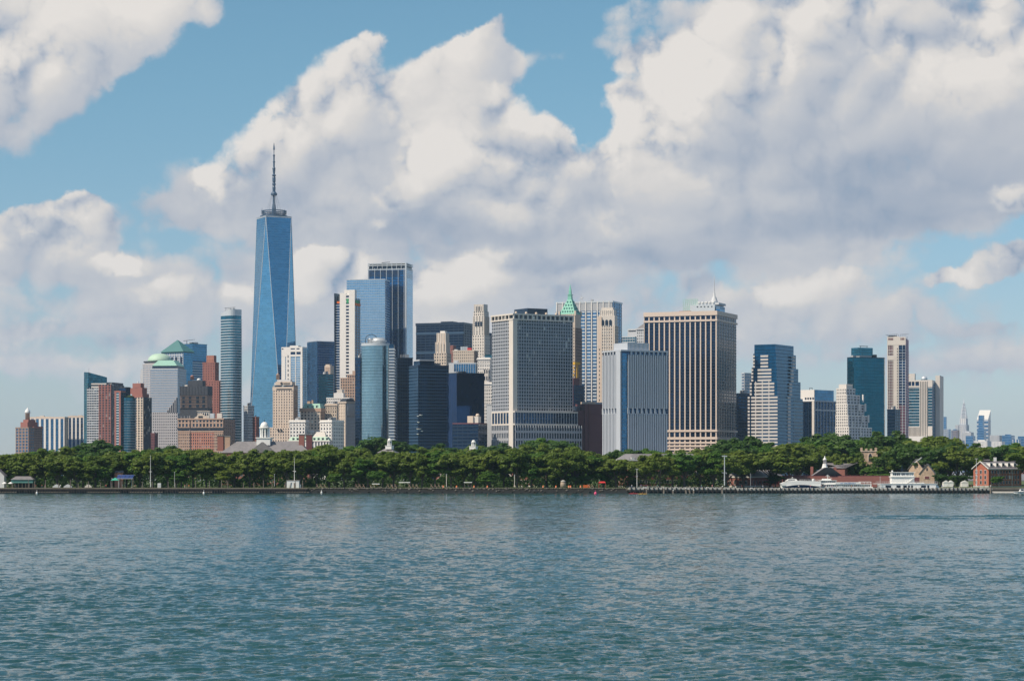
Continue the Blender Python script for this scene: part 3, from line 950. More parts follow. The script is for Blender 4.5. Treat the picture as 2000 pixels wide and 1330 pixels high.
def scaffold():
    b = Bld('scaffolded_building', 'brick building wrapped in dark scaffold netting with water tanks on its roof', (352, 405, 414), 3250, 14)
    z = b.z
    T = b.tier('brick_core', None, 757, M['brown'])
    b.tier('net_top', 772, 754, M['scaff'], fx=(-.02, 1.02), fy=(-.03, 1))
    b.tier('net_base', None, 797, M['scaff'], fx=(-.02, 1.02), fy=(-.03, 1))
    T2 = b.tier('upper_net', 754, 743, M['scaff'], fx=(.28, .82), fy=(0, .7))
    n = 9
    for i in range(n + 1):
        x = T[0] + (T[1] - T[0]) * i / n
        b.mesh('scaffold_pole', tube_mesh('scaffold_pole', [((x, -1.4, z(797)), (x, -1.4, z(748 + 3 * (i % 3))), .22, .18)], M['dark'], 5))
    for i in range(9):
        zz = z(797) + (z(772) - z(797)) * i / 8
        b.add('scaffold_deck', (T[0] - .5, T[1] + .5, -1.7, -1.0, zz, zz + .35), M['dark'])
    for fx in (.12, .36, .64, .86):
        for k in range(3):
            x = T[0] + (T[1] - T[0]) * fx
            zz = z(795) + k * 5.6
            b.add('window', (x - 1.8, x + 1.8, -.25, .05, zz, zz + 3.6), M['g_dark'])
    xt = T[0] + (T[1] - T[0]) * .38
    b.mesh('water_tank', lathe_mesh('water_tank', [(2.6, 0), (2.6, 4.2), (2.9, 4.3), (.3, 6.4)], M['orange'], 12), loc=(xt, 6, z(743) + 1.5))
    for s_ in (-1, 1):
        for t_ in (-1, 1):
            b.mesh('tank_leg', tube_mesh('tank_leg', [((xt + s_ * 1.8, 6 + t_ * 1.8, z(743) - .1), (xt + s_ * 1.8, 6 + t_ * 1.8, z(743) + 1.6), .2, .2)], M['dark']))
    b.mesh('white_tank', lathe_mesh('white_tank', [(2.4, 0), (2.8, 1.2), (2.4, 2.4), (1.0, 3.1)], M['whitepaint'], 12), loc=(xt + 10, 6, z(743)))
    b.add('roof_hut', (T[1] - 12, T[1] - 8, 4, 8, z(754), z(746)), M['alum'])
    b.add('roof_hut', (T[0] + 5, T[0] + 9, 4, 8, z(754), z(751)), M['pale'])
scaffold()

def gable_block():
    b = Bld('brick_block', 'orange brick block with a tan cornice and curved central gable', (348, 436, 459), 3120, 10)
    T = b.tier('glazing', None, 818, M['g_win'])
    z = b.z
    W_ = T[1] - T[0]
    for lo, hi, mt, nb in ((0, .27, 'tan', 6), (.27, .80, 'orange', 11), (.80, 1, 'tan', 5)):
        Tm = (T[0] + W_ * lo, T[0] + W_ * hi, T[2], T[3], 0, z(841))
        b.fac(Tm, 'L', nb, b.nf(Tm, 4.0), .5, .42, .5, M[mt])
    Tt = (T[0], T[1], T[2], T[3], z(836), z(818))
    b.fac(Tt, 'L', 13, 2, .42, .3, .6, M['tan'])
    b.fac(T, 'R', 6, b.nf(T, 4), .7, .6, .5, M['brown'])  # browner brick puts the shade of the right front into its colour
    b.add('cornice', (T[0] - 1.2, T[1] + 1.2, -1.6, 1.0, z(838), z(835)), M['dark'])
    b.add('upper_cornice', (T[0] - 1.0, T[1] + 1.0, -1.4, 1.0, z(819.5), z(816.8)), M['tan'])
    b.add('string_course', (T[0] - .4, T[1] + .4, -.9, .5, z(843.5), z(841)), M['tan'])
    b.mesh('downpipe', tube_mesh('downpipe', [((T[0] + W_ * .27, -.9, 0), (T[0] + W_ * .27, -.9, z(812)), .5, .5)], M['brown']))
    xm = T[0] + W_ * .50
    prof = [(-9, 0), (9, 0), (7.6, 1.6), (5.5, 2.6), (4.4, 4.6), (2.4, 6), (0, 6.5), (-2.4, 6), (-4.4, 4.6), (-5.5, 2.6), (-7.6, 1.6)]
    g = b.mesh('curved_gable', prism_mesh('curved_gable', prof, -.6, .6, M['lime']), loc=(xm, .2, z(817)))
    g.rotation_euler = (R(90), 0, 0)
    b.add('gable_opening', (xm - 3, xm + 3, -.7, -.2, z(816), z(812)), M['dark'])
    b.add('penthouse', (xm - 6, xm + 10, 6, 12, z(818), z(803)), M['pale'])
    for k in range(5):
        b.add('penthouse_window', (xm - 5 + k * 3, xm - 3.4 + k * 3, 5.7, 6.1, z(811), z(806)), M['g_dark'])
    b.add('penthouse_roof', (xm - 7, xm + 11, 5, 13, z(803), z(802)), M['lime'])
    b.add('roof_tank', (T[0] + W_ * .68, T[0] + W_ * .77, 5, 10, z(818), z(807)), M['alum'])
    b.add('roof_tank', (T[0] + W_ * .84, T[0] + W_ * .95, 4, 9, z(818), z(807)), M['pale'])
    for fx in (.05, .12, .2, .24):
        x = T[0] + W_ * fx
        b.mesh('flue', tube_mesh('flue', [((x, 3, z(818)), (x, 3, z(811 + 20 * (fx % .07))), .3, .3)], M['lgrey']))
gable_block()

def fifty_west():
    b = Bld('glass_tower', 'tall curved glass residential tower with bright floor bands and a scooped roof', (426, 452, 477), 3330, 45)
    w, d = b.wL, b.wR
    r = 9.0
    pts = []
    for cx, cy, a0 in ((-r, d - r, 0), (-w + r, d - r, 90), (-w + r, r, 180), (-r, r, 270)):
        pts += arc(cx, cy, r, a0, a0 + 90, 5)
    zt = b.z(616)
    b.mesh('glazing', prism_mesh('glazing', pts, 0, zt, M['g_teal'], smooth=False))
    b.mesh('floor_band', ring_stack('floor_band', pts, [i * 3.85 for i in range(1, int(zt / 3.85))], 1.2, .5, M['alum']), kind='stuff')
    # scooped glass parapet: high on the right-hand and left tips, low between
    ztops = [zt + 9 - 4.5 * max(0, math.cos(math.atan2(p[1] - d / 2, p[0] + w / 2) + R(135))) for p in pts]
    inn = [(p[0] * .94 - w * .03, p[1] * .94 + d * .03) for p in pts]
    n = len(pts)
    v = [(p[0], p[1], zt) for p in pts] + [(p[0], p[1], z_) for p, z_ in zip(pts, ztops)] + [(p[0], p[1], z_) for p, z_ in zip(inn, ztops)] + [(p[0], p[1], zt) for p in inn]
    f = []
    for j in range(3):
        f += [(j * n + i, j * n + (i + 1) % n, (j + 1) * n + (i + 1) % n, (j + 1) * n + i) for i in range(n)]
    me = bpy.data.meshes.new('roof_screen'); me.from_pydata(v, [], f); me.materials.append(M['alum'])
    b.mesh('roof_screen', me)
    for i in range(7):
        x, y = -w * (.2 + .1 * i), d * (.3 + .05 * (i % 3))
        b.add('roof_unit', (x, x + 3, y, y + 3, zt, zt + 8 + 2.5 * (i % 2)), M['grey'])
    b.mesh('roof_rail', tube_mesh('roof_rail', [((-w * .9, d * .4, zt + 12), (-w * .1, d * .4, zt + 12), .25, .25), ((-w * .8, d * .4, zt), (-w * .8, d * .4, zt + 12), .25, .25), ((-w * .2, d * .4, zt), (-w * .2, d * .4, zt + 12), .25, .25)], M['dark']))
fifty_west()
tower('office_block', 'low grey block with a thin red brick edge at the foot of the tallest tower', (476, 484, 496), 793, 3420, 40, 'g_win', 'lgrey', (4, .4, .4, .4), (5, .3, .4, .4), 3.8, .8)
tower('brick_block', 'small red brick block between the thin grey block and the white cupola', (494, 500, 506), 815, 3350, 40, 'g_win', 'red', (2, .5, .45, .4), (2, .5, .45, .4), 3.8, 1.0, roof=1)

# --- the tallest tower
def tallest():
    Y = 3880
    cx, cy = PX(531.5, Y), Y + 30
    root = empty('skyscraper', (cx, cy, GROUND_M), 0, 'tallest blue glass skyscraper with chamfered triangular faces and a spire', 'skyscraper')
    z0, z1 = 57.0, PZ(427, Y + 30) - GROUND_M
    at, ab = R(64), R(19)
    st, sb = 44.6, 62.0
    def sq(side, a):
        L = Vector((-math.cos(a), math.sin(a))) * side
        Rr = Vector((math.sin(a), math.cos(a))) * side
        c0 = -(L + Rr) / 2
        return [c0 + L, c0, c0 + Rr, c0 + L + Rr]      # left, near, right, far
    bq, tq = sq(sb, ab), sq(st, at)
    link('base_block', prism_mesh('base_block', [tuple(p) for p in bq], 0, z0, M['g_sky']), root)
    V = [(p.x, p.y, z0) for p in bq] + [(p.x, p.y, z1) for p in tq]
    # alternate up/down triangles: every bottom edge meets one top corner and every top edge one bottom corner
    tris = []
    for i in range(4):
        j = (i + 1) % 4
        mid = (bq[i] + bq[j]) / 2
        k = min(range(4), key=lambda q: (tq[q] - mid).length)
        tris.append((i, j, 4 + k))
    for i in range(4):
        j = (i + 1) % 4
        mid = (tq[i] + tq[j]) / 2
        k = min(range(4), key=lambda q: (bq[q] - mid).length)
        tris.append((4 + i, k, 4 + j))
    NF = 86
    for t in tris:
        me = bpy.data.meshes.new('glass_face')
        vv = [Vector(V[i]) for i in t]
        nrm = (vv[1] - vv[0]).cross(vv[2] - vv[0])
        c = sum(vv, Vector()) / 3
        if nrm.dot(Vector((c.x, c.y, 0))) < 0:
            vv = [vv[0], vv[2], vv[1]]
        nrm = (vv[1] - vv[0]).cross(vv[2] - vv[0]).normalized()
        me.from_pydata([tuple(p) for p in vv] + [tuple(p - nrm * .5) for p in vv], [], [(0, 1, 2), (5, 4, 3), (0, 3, 4, 1), (1, 4, 5, 2), (2, 5, 3, 0)])
        me.materials.append(M['g_wtc'])
        f = link('glass_face', me, root)
    for i in range(4):                                    # steel edges between the faces
        segs = [(V[t[a]], V[t[b_]]) for t in tris for a, b_ in ((0, 1), (1, 2), (2, 0))]
    done = set()
    for t in tris:
        for a, b_ in ((0, 1), (1, 2), (2, 0)):
            e = tuple(sorted((t[a], t[b_])))
            if e in done: continue
            done.add(e)
            flat = (e[0] < 4) == (e[1] < 4)
            link('edge_trim', tube_mesh('edge_trim', [(V[e[0]], V[e[1]], .55, .55)], M['alum'], 5), root)
    for zz in (z1 - 46, z1 - 40, 215.0):                  # mechanical floors
        f_ = (zz - z0) / (z1 - z0)
    tp = [tuple(p) for p in tq]
    link('parapet', prism_mesh('parapet', [(p[0] * 1.01, p[1] * 1.01) for p in tp], z1, z1 + 2.2, M['steel']), root)
    # spire
    zb = z1 + 2.2
    ringr = 21.5
    for k, (dz, rr) in enumerate(((0.3, 23), (3.0, 19.5), (6.0, 20.5), (9.0, 21))):
        n = 28
        po = [(rr * math.cos(2 * math.pi * i / n), rr * math.sin(2 * math.pi * i / n)) for i in range(n)]
        pi_ = [(p[0] * .86, p[1] * .86) for p in po]
        v = [(p[0], p[1], zb + dz) for p in po] + [(p[0], p[1], zb + dz + 1.4) for p in po] + [(p[0], p[1], zb + dz + 1.4) for p in pi_] + [(p[0], p[1], zb + dz) for p in pi_]
        f = []
        for j in range(4):
            f += [(j * n + i, j * n + (i + 1) % n, ((j + 1) % 4) * n + (i + 1) % n, ((j + 1) % 4) * n + i) for i in range(n)]
        me = bpy.data.meshes.new('ring'); me.from_pydata(v, [], f); me.materials.append(M['wtcsteel'])
        link('ring', me, root)
    for i in range(14):
        t = 2 * math.pi * i / 14
        c, s = math.cos(t), math.sin(t)
        link('ring_post', tube_mesh('ring_post', [((c * 20, s * 20, zb - .5), (c * 21, s * 21, zb + 10.5 + 2 * (i % 3)), .45, .25)], M['wtcsteel'], 4), root)
    h_ = PZ(279, Y + 30) - GROUND_M - zb
    prof = [(3.6, 0), (3.6, .12), (2.2, .19), (2.2, .285), (5.4, .295), (5.4, .315), (3.6, .335), (2.4, .345), (2.8, .40), (2.0, .42), (3.0, .43), (3.0, .45), (2.1, .46), (2.8, .48), (2.8, .53), (2.0, .55),
            (3.4, .555), (3.4, .565), (1.7, .575), (2.4, .64), (2.8, .655), (2.0, .665), (1.5, .67), (1.5, .735), (2.2, .737), (2.2, .745), (1.3, .75), (1.3, .82), (1.9, .825), (1.9, .835), (.6, .84), (.6, .90), (1.5, .905), (1.2, .94), (.2, 1.0)]
    mast = link('spire', lathe_mesh('spire', [(r, z * h_) for r, z in prof], M['wtcsteel'], 10, smooth=False), root, (0, 0, zb))
    for i in range(8):
        t = 2 * math.pi * (i + .3) / 8
        link('stay_cable', tube_mesh('stay_cable', [((math.cos(t) * 15, math.sin(t) * 15, 0), (math.cos(t) * 4.6, math.sin(t) * 4.6, .29 * h_), .22, .22)], M['steel'], 4), mast)
M['wtcsteel'] = solid('blue_grey_steel', (0.055, 0.10, 0.17), rough=.4)
tallest()

# --- around the tallest tower
def tan_sign():
    b = Bld('office_tower', 'tan stone tower with dark rooftop lettering below the tallest skyscraper', (533, 573, 581), 3060, 12)
    z = b.z
    T = b.tier('glazing', None, 752, M['g_win'])
    b.fac((T[0], T[1], T[2], T[3], 0, z(757)), 'L', 8, b.nf(T, 3.7), .62, .45, .5, M['cream'])
    b.fac(T, 'R', 4, b.nf(T, 3.7), .6, .45, .5, M['tan'])  # darker tan than the cream front, shade painted into this side
    b.tier('crown', 757, 745, M['cream'], fx=(.13, .93), fy=(.02, .8))
    b.tier('crown_band', 762, 755.5, M['cream'], fx=(-.015, 1.015), fy=(-.03, .9))
    b.add('window_strip', (T[0] + 5, T[1] - 2, -.9, -.2, z(761), z(759)), M['dark'])
    W_ = T[1] - T[0]
    x = T[0] + W_ * .42
    e = b.mesh('sign_disc', lathe_mesh('sign_disc', [(1.6, 0), (1.6, .4)], M['dark'], 14), loc=(x, .2, z(748.6)))
    e.rotation_euler = (R(90), 0, 0)
    for k in range(6):
        b.add('sign_letter', (x + 2.6 + k * 1.5, x + 3.7 + k * 1.5, -.15, .5, z(749.6), z(747.9)), M['dark'])
    T2 = b.tier('lower_glazing', None, 836, M['g_win'], fx=(-.10, 1.0), fy=(-.25, -.03))
    b.fac(T2, 'L', 9, b.nf(T2, 3.8), .6, .45, .5, M['cream'])
    b.parapet(T2, 1.0, .4, M['cream'])
    b.tier('plant_room', 752, 741, M['lgrey'], fx=(.15, .8), fy=(.3, .7))
    x = T[0] + W_ * .14
    b.mesh('water_tank', lathe_mesh('water_tank', [(2.2, 0), (2.2, 6), (2.5, 6.2), (.2, 9)], M['tan'], 12), loc=(x, T[3] * .5, z(741)))
    b.tier('side_block', None, 747, M['lgrey'], fx=(-.02, .3), fy=(.4, 1))
    b.mesh('hoist', tube_mesh('hoist', [((T[0] + W_ * q, -.8 - T[3] * .27, z(838)), (T[0] + W_ * (q + .05), -.8 - T[3] * .27, z(843)), .5, .5) for q in (.28, .33, .42, .47)], M['dark']))
tan_sign()

def white_glass():
    b = Bld('residential_tower', 'white-topped tower with pale blue window stripes right of the tallest skyscraper', (550, 591, 600), 3560, 18)
    z = b.z
    T = b.tier('glazing', None, 679, M['g_sky'])
    n = b.nf(T, 3.5)
    W_ = T[1] - T[0]
    b.fac(T, 'L', 0, n, 0, .25, .3, M['alum'])
    for lo, hi, zt in ((0, .18, 695), (.22, .44, 679), (.66, .69, 690), (.9, 1.0, 679)):
        b.add('white_pier', (T[0] + W_ * lo, T[0] + W_ * hi, -.7, .05, 0, z(zt)), M['white'])
    b.add('white_crown', (T[0], T[1], -.8, .04, z(696), z(677.5)), M['white'])
    for lo, hi, zb, zt in ((.44, .66, 692, 687), (.72, .92, 692, 687), (.44, .64, 682, 680), (.72, .86, 682, 680), (.02, .1, 682, 680)):
        b.add('crown_opening', (T[0] + W_ * lo, T[0] + W_ * hi, -.95, -.7, z(zb), z(zt)), M['g_navy'])
    for k in range(int(z(696) / 7.0)):
        b.add('slot_window', (T[0] + W_ * .30, T[0] + W_ * .34, -.9, -.6, 6 + k * 7.0, 10 + k * 7.0), M['g_dark'])
    b.fac(T, 'R', 3, n, .15, .3, .5, M['g_teal'])
    b.parapet(T, 1.2, .3, M['white'])
    b.tier('plant_room', 679, 674.5, M['white'], fx=(.35, .75), fy=(.2, .8))
white_glass()

def blue_twin():
    b = Bld('glass_tower', 'steel blue glass tower with a dark left flank and two thin roof slots', (600, 620, 668), 3950, 58)
    T = b.tier('glazing', None, 667, M['g_blue'])
    z = b.z
    for k, (zb, zt) in enumerate(((676, 674.8), (671, 670))):
        b.add('roof_slot', (-.1, .35, b.wR * .02, b.wR * .98, z(zb), z(zt)), M['navy'])
    b.fac(T, 'R', 0, b.nf(T, 4.1), 0, .15, .3, M['steel'])
    b.fac(T, 'L', 8, 0, .1, 0, .3, M['navy'])
    b.parapet(T, .8, .1, M['steel'])
blue_twin()
tower('glass_block', 'short teal glass block in front of the steel blue glass tower', (622, 639, 651), 731, 3400, 30, 'g_teal', 'navy', (0, 0, .2, .3), (0, 0, .45, .6), 3.9, .6)
def cream_core():
    b = Bld('residential_block', 'slim cream tower with stacked balconies beside the short teal glass block', (634, 645, 652), 3450, 20)
    T = b.tier('shaft', None, 714, M['cream'])
    b.tier('roof_house', 714, 711.5, M['lime'], fx=(.1, .8), fy=(.1, .8))
    for k in range(4):
        b.add('louvre', (T[0] + 1, T[1] - 1, -.3, .1, b.z(728 - 3 * k), b.z(726.5 - 3 * k)), M['tan'])
    n = 14
    for k in range(n):
        zz = b.z(735) * (k + 1) / n
        b.add('balcony', (T[0] * .35, 2.2, -1.8, b.wR * .8, zz - .5, zz), M['lgrey'])
cream_core()

def slim_white():
    b = Bld('residential_tower', 'very slim white concrete tower with a column of small windows and construction mesh', (664, 693, 703), 3560, 16)
    z = b.z
    T = b.tier('glazing', None, 582, M['g_blue'])
    W_ = T[1] - T[0]
    b.add('core_wall', (T[0], T[0] + W_ * .42, -1.0, 3, 0, z(572)), M['white'])
    b.add('core_wall', (T[0] + W_ * .62, T[1] + .2, -1.0, 3, 0, z(566)), M['white'])
    n = int(z(572) / 5.0)
    for k in range(n):
        b.add('slot_window', (T[0] + W_ * .42, T[0] + W_ * .62, -.5, .05, 2 + k * 5.0, 4.9 + k * 5.0), M['g_navy'])
        b.add('slot_sill', (T[0] + W_ * .42, T[0] + W_ * .62, -.9, .06, 4.9 + k * 5.0, 7 + k * 5.0), M['white'])
    b.add('core_top', (T[0] + W_ * .3, T[1], 0, 8, z(582), z(566)), M['white'])
    b.add('green_mesh', (T[0] + W_ * .45, T[0] + W_ * .6, -1.05, -.2, z(592), z(583)), M['net'])
    b.add('green_mesh', (.2, .9, 1, b.wR * .8, z(592), z(586)), M['net'])
    b.fac(T, 'R', 3, b.nf(T, 4), .15, .3, .5, M['tan'])
    b.add('formwork', (.2, 1.2, 0, b.wR, z(596), z(592)), M['orangepaint'])
    # darker wing on the left
    x0, x1 = b.u(653), T[0] - .1
    b.mesh('left_glazing', boxes_mesh('left_glazing', [(x0 + 3, x1, 2, 20, 0, z(588))], M['g_navy']))
    b.add('left_fin', (x0, x0 + 1.5, -1, 20, 0, z(572)), M['navy'])
    nf_ = int(z(588) / 4)
    b.mesh('floor_slab_row', boxes_mesh('floor_slab_row', [(x0 + 1.5, x1, .4, 20.2, k * 4, k * 4 + .9) for k in range(nf_)], M['alum']), kind='stuff')
    b.add('hoist_frame', (x0 + 3, x0 + 7, 3, 8, z(588), z(578)), M['dark'])
    b.add('formwork', (x0 + 3, x1, 1.5, 10, z(592), z(588)), M['orangepaint'])
slim_white()

def brown_step():
    b = Bld('brick_block', 'brown brick block with a stepped top beside the curved teal tower', (665, 697, 703), 3350, 14)
    T = b.tier('glazing', None, 739, M['g_win'])
    b.fac(T, 'L', 7, b.nf(T, 4), .42, .42, .6, M['tan'])
    b.fac(T, 'R', 3, b.nf(T, 4), .5, .42, .6, M['brown'])
    b.parapet(T, 1, .5, M['tan'])
    T2 = b.tier('setback', 739, 731, M['tan'], fx=(.4, 1), fy=(.05, .9))
    T3 = b.tier('top', 731, 724, M['tan'], fx=(.72, 1), fy=(.05, .8))
    for k in range(4):
        x = T2[0] + (T2[1] - T2[0]) * (.15 + .22 * k)
        b.add('window', (x - .8, x + .8, T2[2] - .25, T2[2] + .05, b.z(737), b.z(733)), M['g_dark'])
brown_step()

# --- white stone office blocks near the battery
def mansard_block():
    b = Bld('office_block', 'tan stone block with a green copper mansard roof', (587, 626, 634), 3080, 16)
    z = b.z
    T = b.tier('glazing', None, 803, M['g_win'])
    b.fac(T, 'L', 6, b.nf(T, 4.2), .5, .45, .6, M['lime'])
    b.fac(T, 'R', 3, b.nf(T, 4.2), .6, .5, .6, M['tan'])
    b.add('cornice', (T[0] - 1.2, T[1] + 1.2, -1.3, T[3] + 1, z(804), z(797)), M['tan'])
    x0, x1, y0, y1 = T[:4]
    b.mesh('mansard_roof', prism_mesh('mansard_roof', [(x0 + 2, y0), (x1, y0), (x1, y1), (x0 + 2, y1)], z(797), z(788), M['copper'], [(x0 + 5, y0 + 3), (x1 - 2, y0 + 3), (x1 - 2, y1), (x0 + 5, y1)]))
    for k in range(3):
        x = x0 + 9 + k * 6
        b.add('dormer', (x, x + 2.6, y0 + .2, y0 + 3, z(796), z(791)), M['lcopper'])
        b.add('dormer_window', (x + .5, x + 2.1, y0 - .05, y0 + .3, z(795.5), z(792)), M['g_dark'])
    b.add('chimney', (x0 + 7, x0 + 11, 6, 9, z(788), z(783)), M['tan'])
    b.add('chimney', (x0 + 13, x0 + 15, 6, 9, z(788), z(781)), M['tan'])
mansard_block()
def wing_block(label, cols, ytop, Y, a, wall, nbL, nbR, fh=4.2, **kw):
    b = tower('office_block', label, cols, ytop, Y, a, 'g_win', wall, (nbL, .5, .45, .7), (nbR, .5, .45, .6), fh, 1.2, **kw)
    T = b.T
    b.add('cornice', (T[0] - 1.4, T[1] + 1.4, -1.6, T[3] + .5, T[5] - 1.6, T[5] - .6), M[wall])
    b.add('belt_course', (T[0] - .8, T[1] + .8, -1.0, T[3] + .3, T[5] - 6.5, T[5] - 5.7), M[wall])
    return b
b = wing_block('tan stone wing below the curved dark roof, right of the green mansard', (636, 658, 672), 790, 3100, 14, 'lime', 5, 4)
b = wing_block('white stone block with a row of columns in front of the tan stone tower', (566, 596, 603), 822, 2950, 14, 'white', 5, 3)
b = wing_block('white stone corner block with a pale grey shaded flank', (626, 648, 671), 822, 2930, 32, 'white', 4, 7)
b = wing_block('low white stone link with small square windows between two white blocks', (594, 612, 624), 842, 2960, 16, 'white', 6, 2, roof=0)
def column_block():
    b = Bld('office_block', 'grey stone block with tall columns under a dark curved roof', (662, 675, 695), 3040, 35)
    z = b.z
    T = b.tier('wall', None, 786, M['lime'])
    b.fac(T, 'R', 10, b.nf(T, 4.2), .55, .4, .5, M['grey'])
    b.fac(T, 'L', 3, b.nf(T, 4.2), .55, .4, .5, M['lime'])
    for k in range(6):
        y = b.wR * (.15 + .14 * k)
        b.mesh('column', lathe_mesh('column', [(1.1, 0), (1.0, 15), (1.2, 15.6)], M['lgrey'], 8), loc=(1.2, y, z(812)))
    b.add('cornice', (T[0] - 1, 2.4, -1.5, T[3] + 1, z(787), z(784.5)), M['lime'])
    n = 10
    pts = [(0, 0)] + [(b.wR * .9 * (1 - math.cos(t)) / 2, 4.5 * math.sin(t)) for t in np.linspace(.3, math.pi - .3, n)] + [(b.wR * .9, 0)]
    me = prism_mesh('curved_roof', pts, -b.wL * .95, -.5, M['dark'])
    o = b.mesh('curved_roof', me, loc=(0, b.wR * .05, z(784.5)))
    o.matrix_local = Matrix.Translation((0, b.wR * .05, z(784.5))) @ Matrix(((0, 0, 1, 0), (1, 0, 0, 0), (0, 1, 0, 0), (0, 0, 0, 1)))
column_block()
b = tower('office_block', 'long low white roof terrace block behind the dark curved roof', (638, 682, 690), 778, 3200, 10, 'g_win', 'white', (12, .4, .6, .5), (3, .5, .6, .5), 4.2, 1.2, roof=0)
b.add('upper_terrace', (b.u(650), b.u(669), 5, 15, b.T[5], b.z(767)), M['white'])
b.add('water_house', (b.u(656), b.u(666), 6, 14, b.z(767), b.z(760)), M['pale'])
def green_roof():
    b = Bld('customs_house', 'low stone house with a pale green mansard roof behind the brick chimneys', (563, 643, 648), 2850, 8)
    z = b.z
    T = b.tier('glazing', None, 862, M['g_win'])
    b.fac(T, 'L', 14, 3, .5, .3, .7, M['white'])
    b.fac(T, 'R', 4, 3, .5, .3, .7, M['white'])
    x0, x1, y0, y1 = T[:4]
    b.add('cornice', (x0 - 1, x1 + 1, -1.2, y1 + 1, z(862.5), z(860)), M['pale'])
    b.mesh('green_mansard', prism_mesh('green_mansard', [(x0, y0), (x1, y0), (x1, y1), (x0, y1)], z(860), z(853), M['lcopper'], [(x0 + 3, y0 + 3), (x1 - 3, y0 + 3), (x1 - 3, y1 - 3), (x0 + 3, y1 - 3)]))
    for k in range(9):
        x = x0 + 5 + k * 5.2
        b.add('dormer', (x, x + 2, y0 + .3, y0 + 3, z(859), z(855)), M['dark'])
    b.mesh('hipped_attic', prism_mesh('hipped_attic', [(x1 - 22, y0 + 8), (x1 - 6, y0 + 8), (x1 - 6, y1), (x1 - 22, y1)], z(853), z(843), M['pale'], [(x1 - 18, y0 + 11), (x1 - 8, y0 + 11), (x1 - 8, y1), (x1 - 18, y1)]))
green_roof()

# --- world trade towers behind
def pale_tower():
    b = Bld('glass_tower', 'smooth pale blue glass tower with a flat top overlapping the darker one', (677, 752, 757), 3780, 8, deep=40)
    T = b.tier('glazing', None, 546, M['g_sky'])
    b.fac(T, 'L', 0, b.nf(T, 4.2), 0, .1, .15, M['alum'])
    b.fac(T, 'R', 0, b.nf(T, 4.2), 0, .2, .3, M['g_navy'])
    b.parapet(T, .8, .05, M['alum'])
pale_tower()
def lined_tower():
    b = Bld('glass_tower', 'deep blue glass tower with thin white vertical lines and a louvred crown', (719, 793, 806), 3860, 12)
    z = b.z
    T = b.tier('glazing', None, 526, M['g_lined'])
    W_ = T[1] - T[0]
    for k in range(7):
        x = T[0] + W_ * (.02 + .155 * k)
        b.add('vertical_fin', (x - .32, x + .32, -.7, .05, z(700), z(523)), M['alum'])
    b.fac(T, 'L', 0, b.nf(T, 4.2), 0, .22, .3, M['navy'])
    b.fac(T, 'R', 0, b.nf(T, 4.2), 0, .12, .3, M['alum'])
    b.mesh('pale_flank', boxes_mesh('pale_flank', [(0, .25, b.wR * .1, b.wR, 0, z(526))], M['g_sky']))
    x0, x1, y0, y1 = T[:4]
    Tc = b.tier('crown_core', 526, 517, M['navy'], fx=(.02, .98), fy=(.02, .98))
    for k in range(6):
        b.add('louvre', (x0 + 1, x1 - 10, -.5, .3, z(538.5 - 2.4 * k), z(537.2 - 2.4 * k)), M['dark'])
        b.add('louvre', (-.1, .6, 2, y1 - 2, z(542 - 3.6 * k), z(540.4 - 3.6 * k)), M['steel'])
    for zz in (526, 518, 514.5):
        b.parapet((x0, x1, y0, y1, 0, z(zz)), 1.0, .6, M['alum'], name='crown_rail')
    for k in range(9):
        x = x0 + W_ * k / 8
        b.add('crown_post', (x - .4, x + .4, -.6, .2, z(527), z(514)), M['alum'])
    b.add('corner_column', (-1.5, .8, -1.0, 1.5, 0, z(514)), M['alum'])
    x = x0 + W_ * .38
    b.mesh('roof_crane', tube_mesh('roof_crane', [((x, 10, z(515)), (x, 10, z(511)), .6, .5), ((x - 4, 10, z(511.5)), (x + 10, 10, z(510.5)), .5, .4)], M['dark']))
lined_tower()

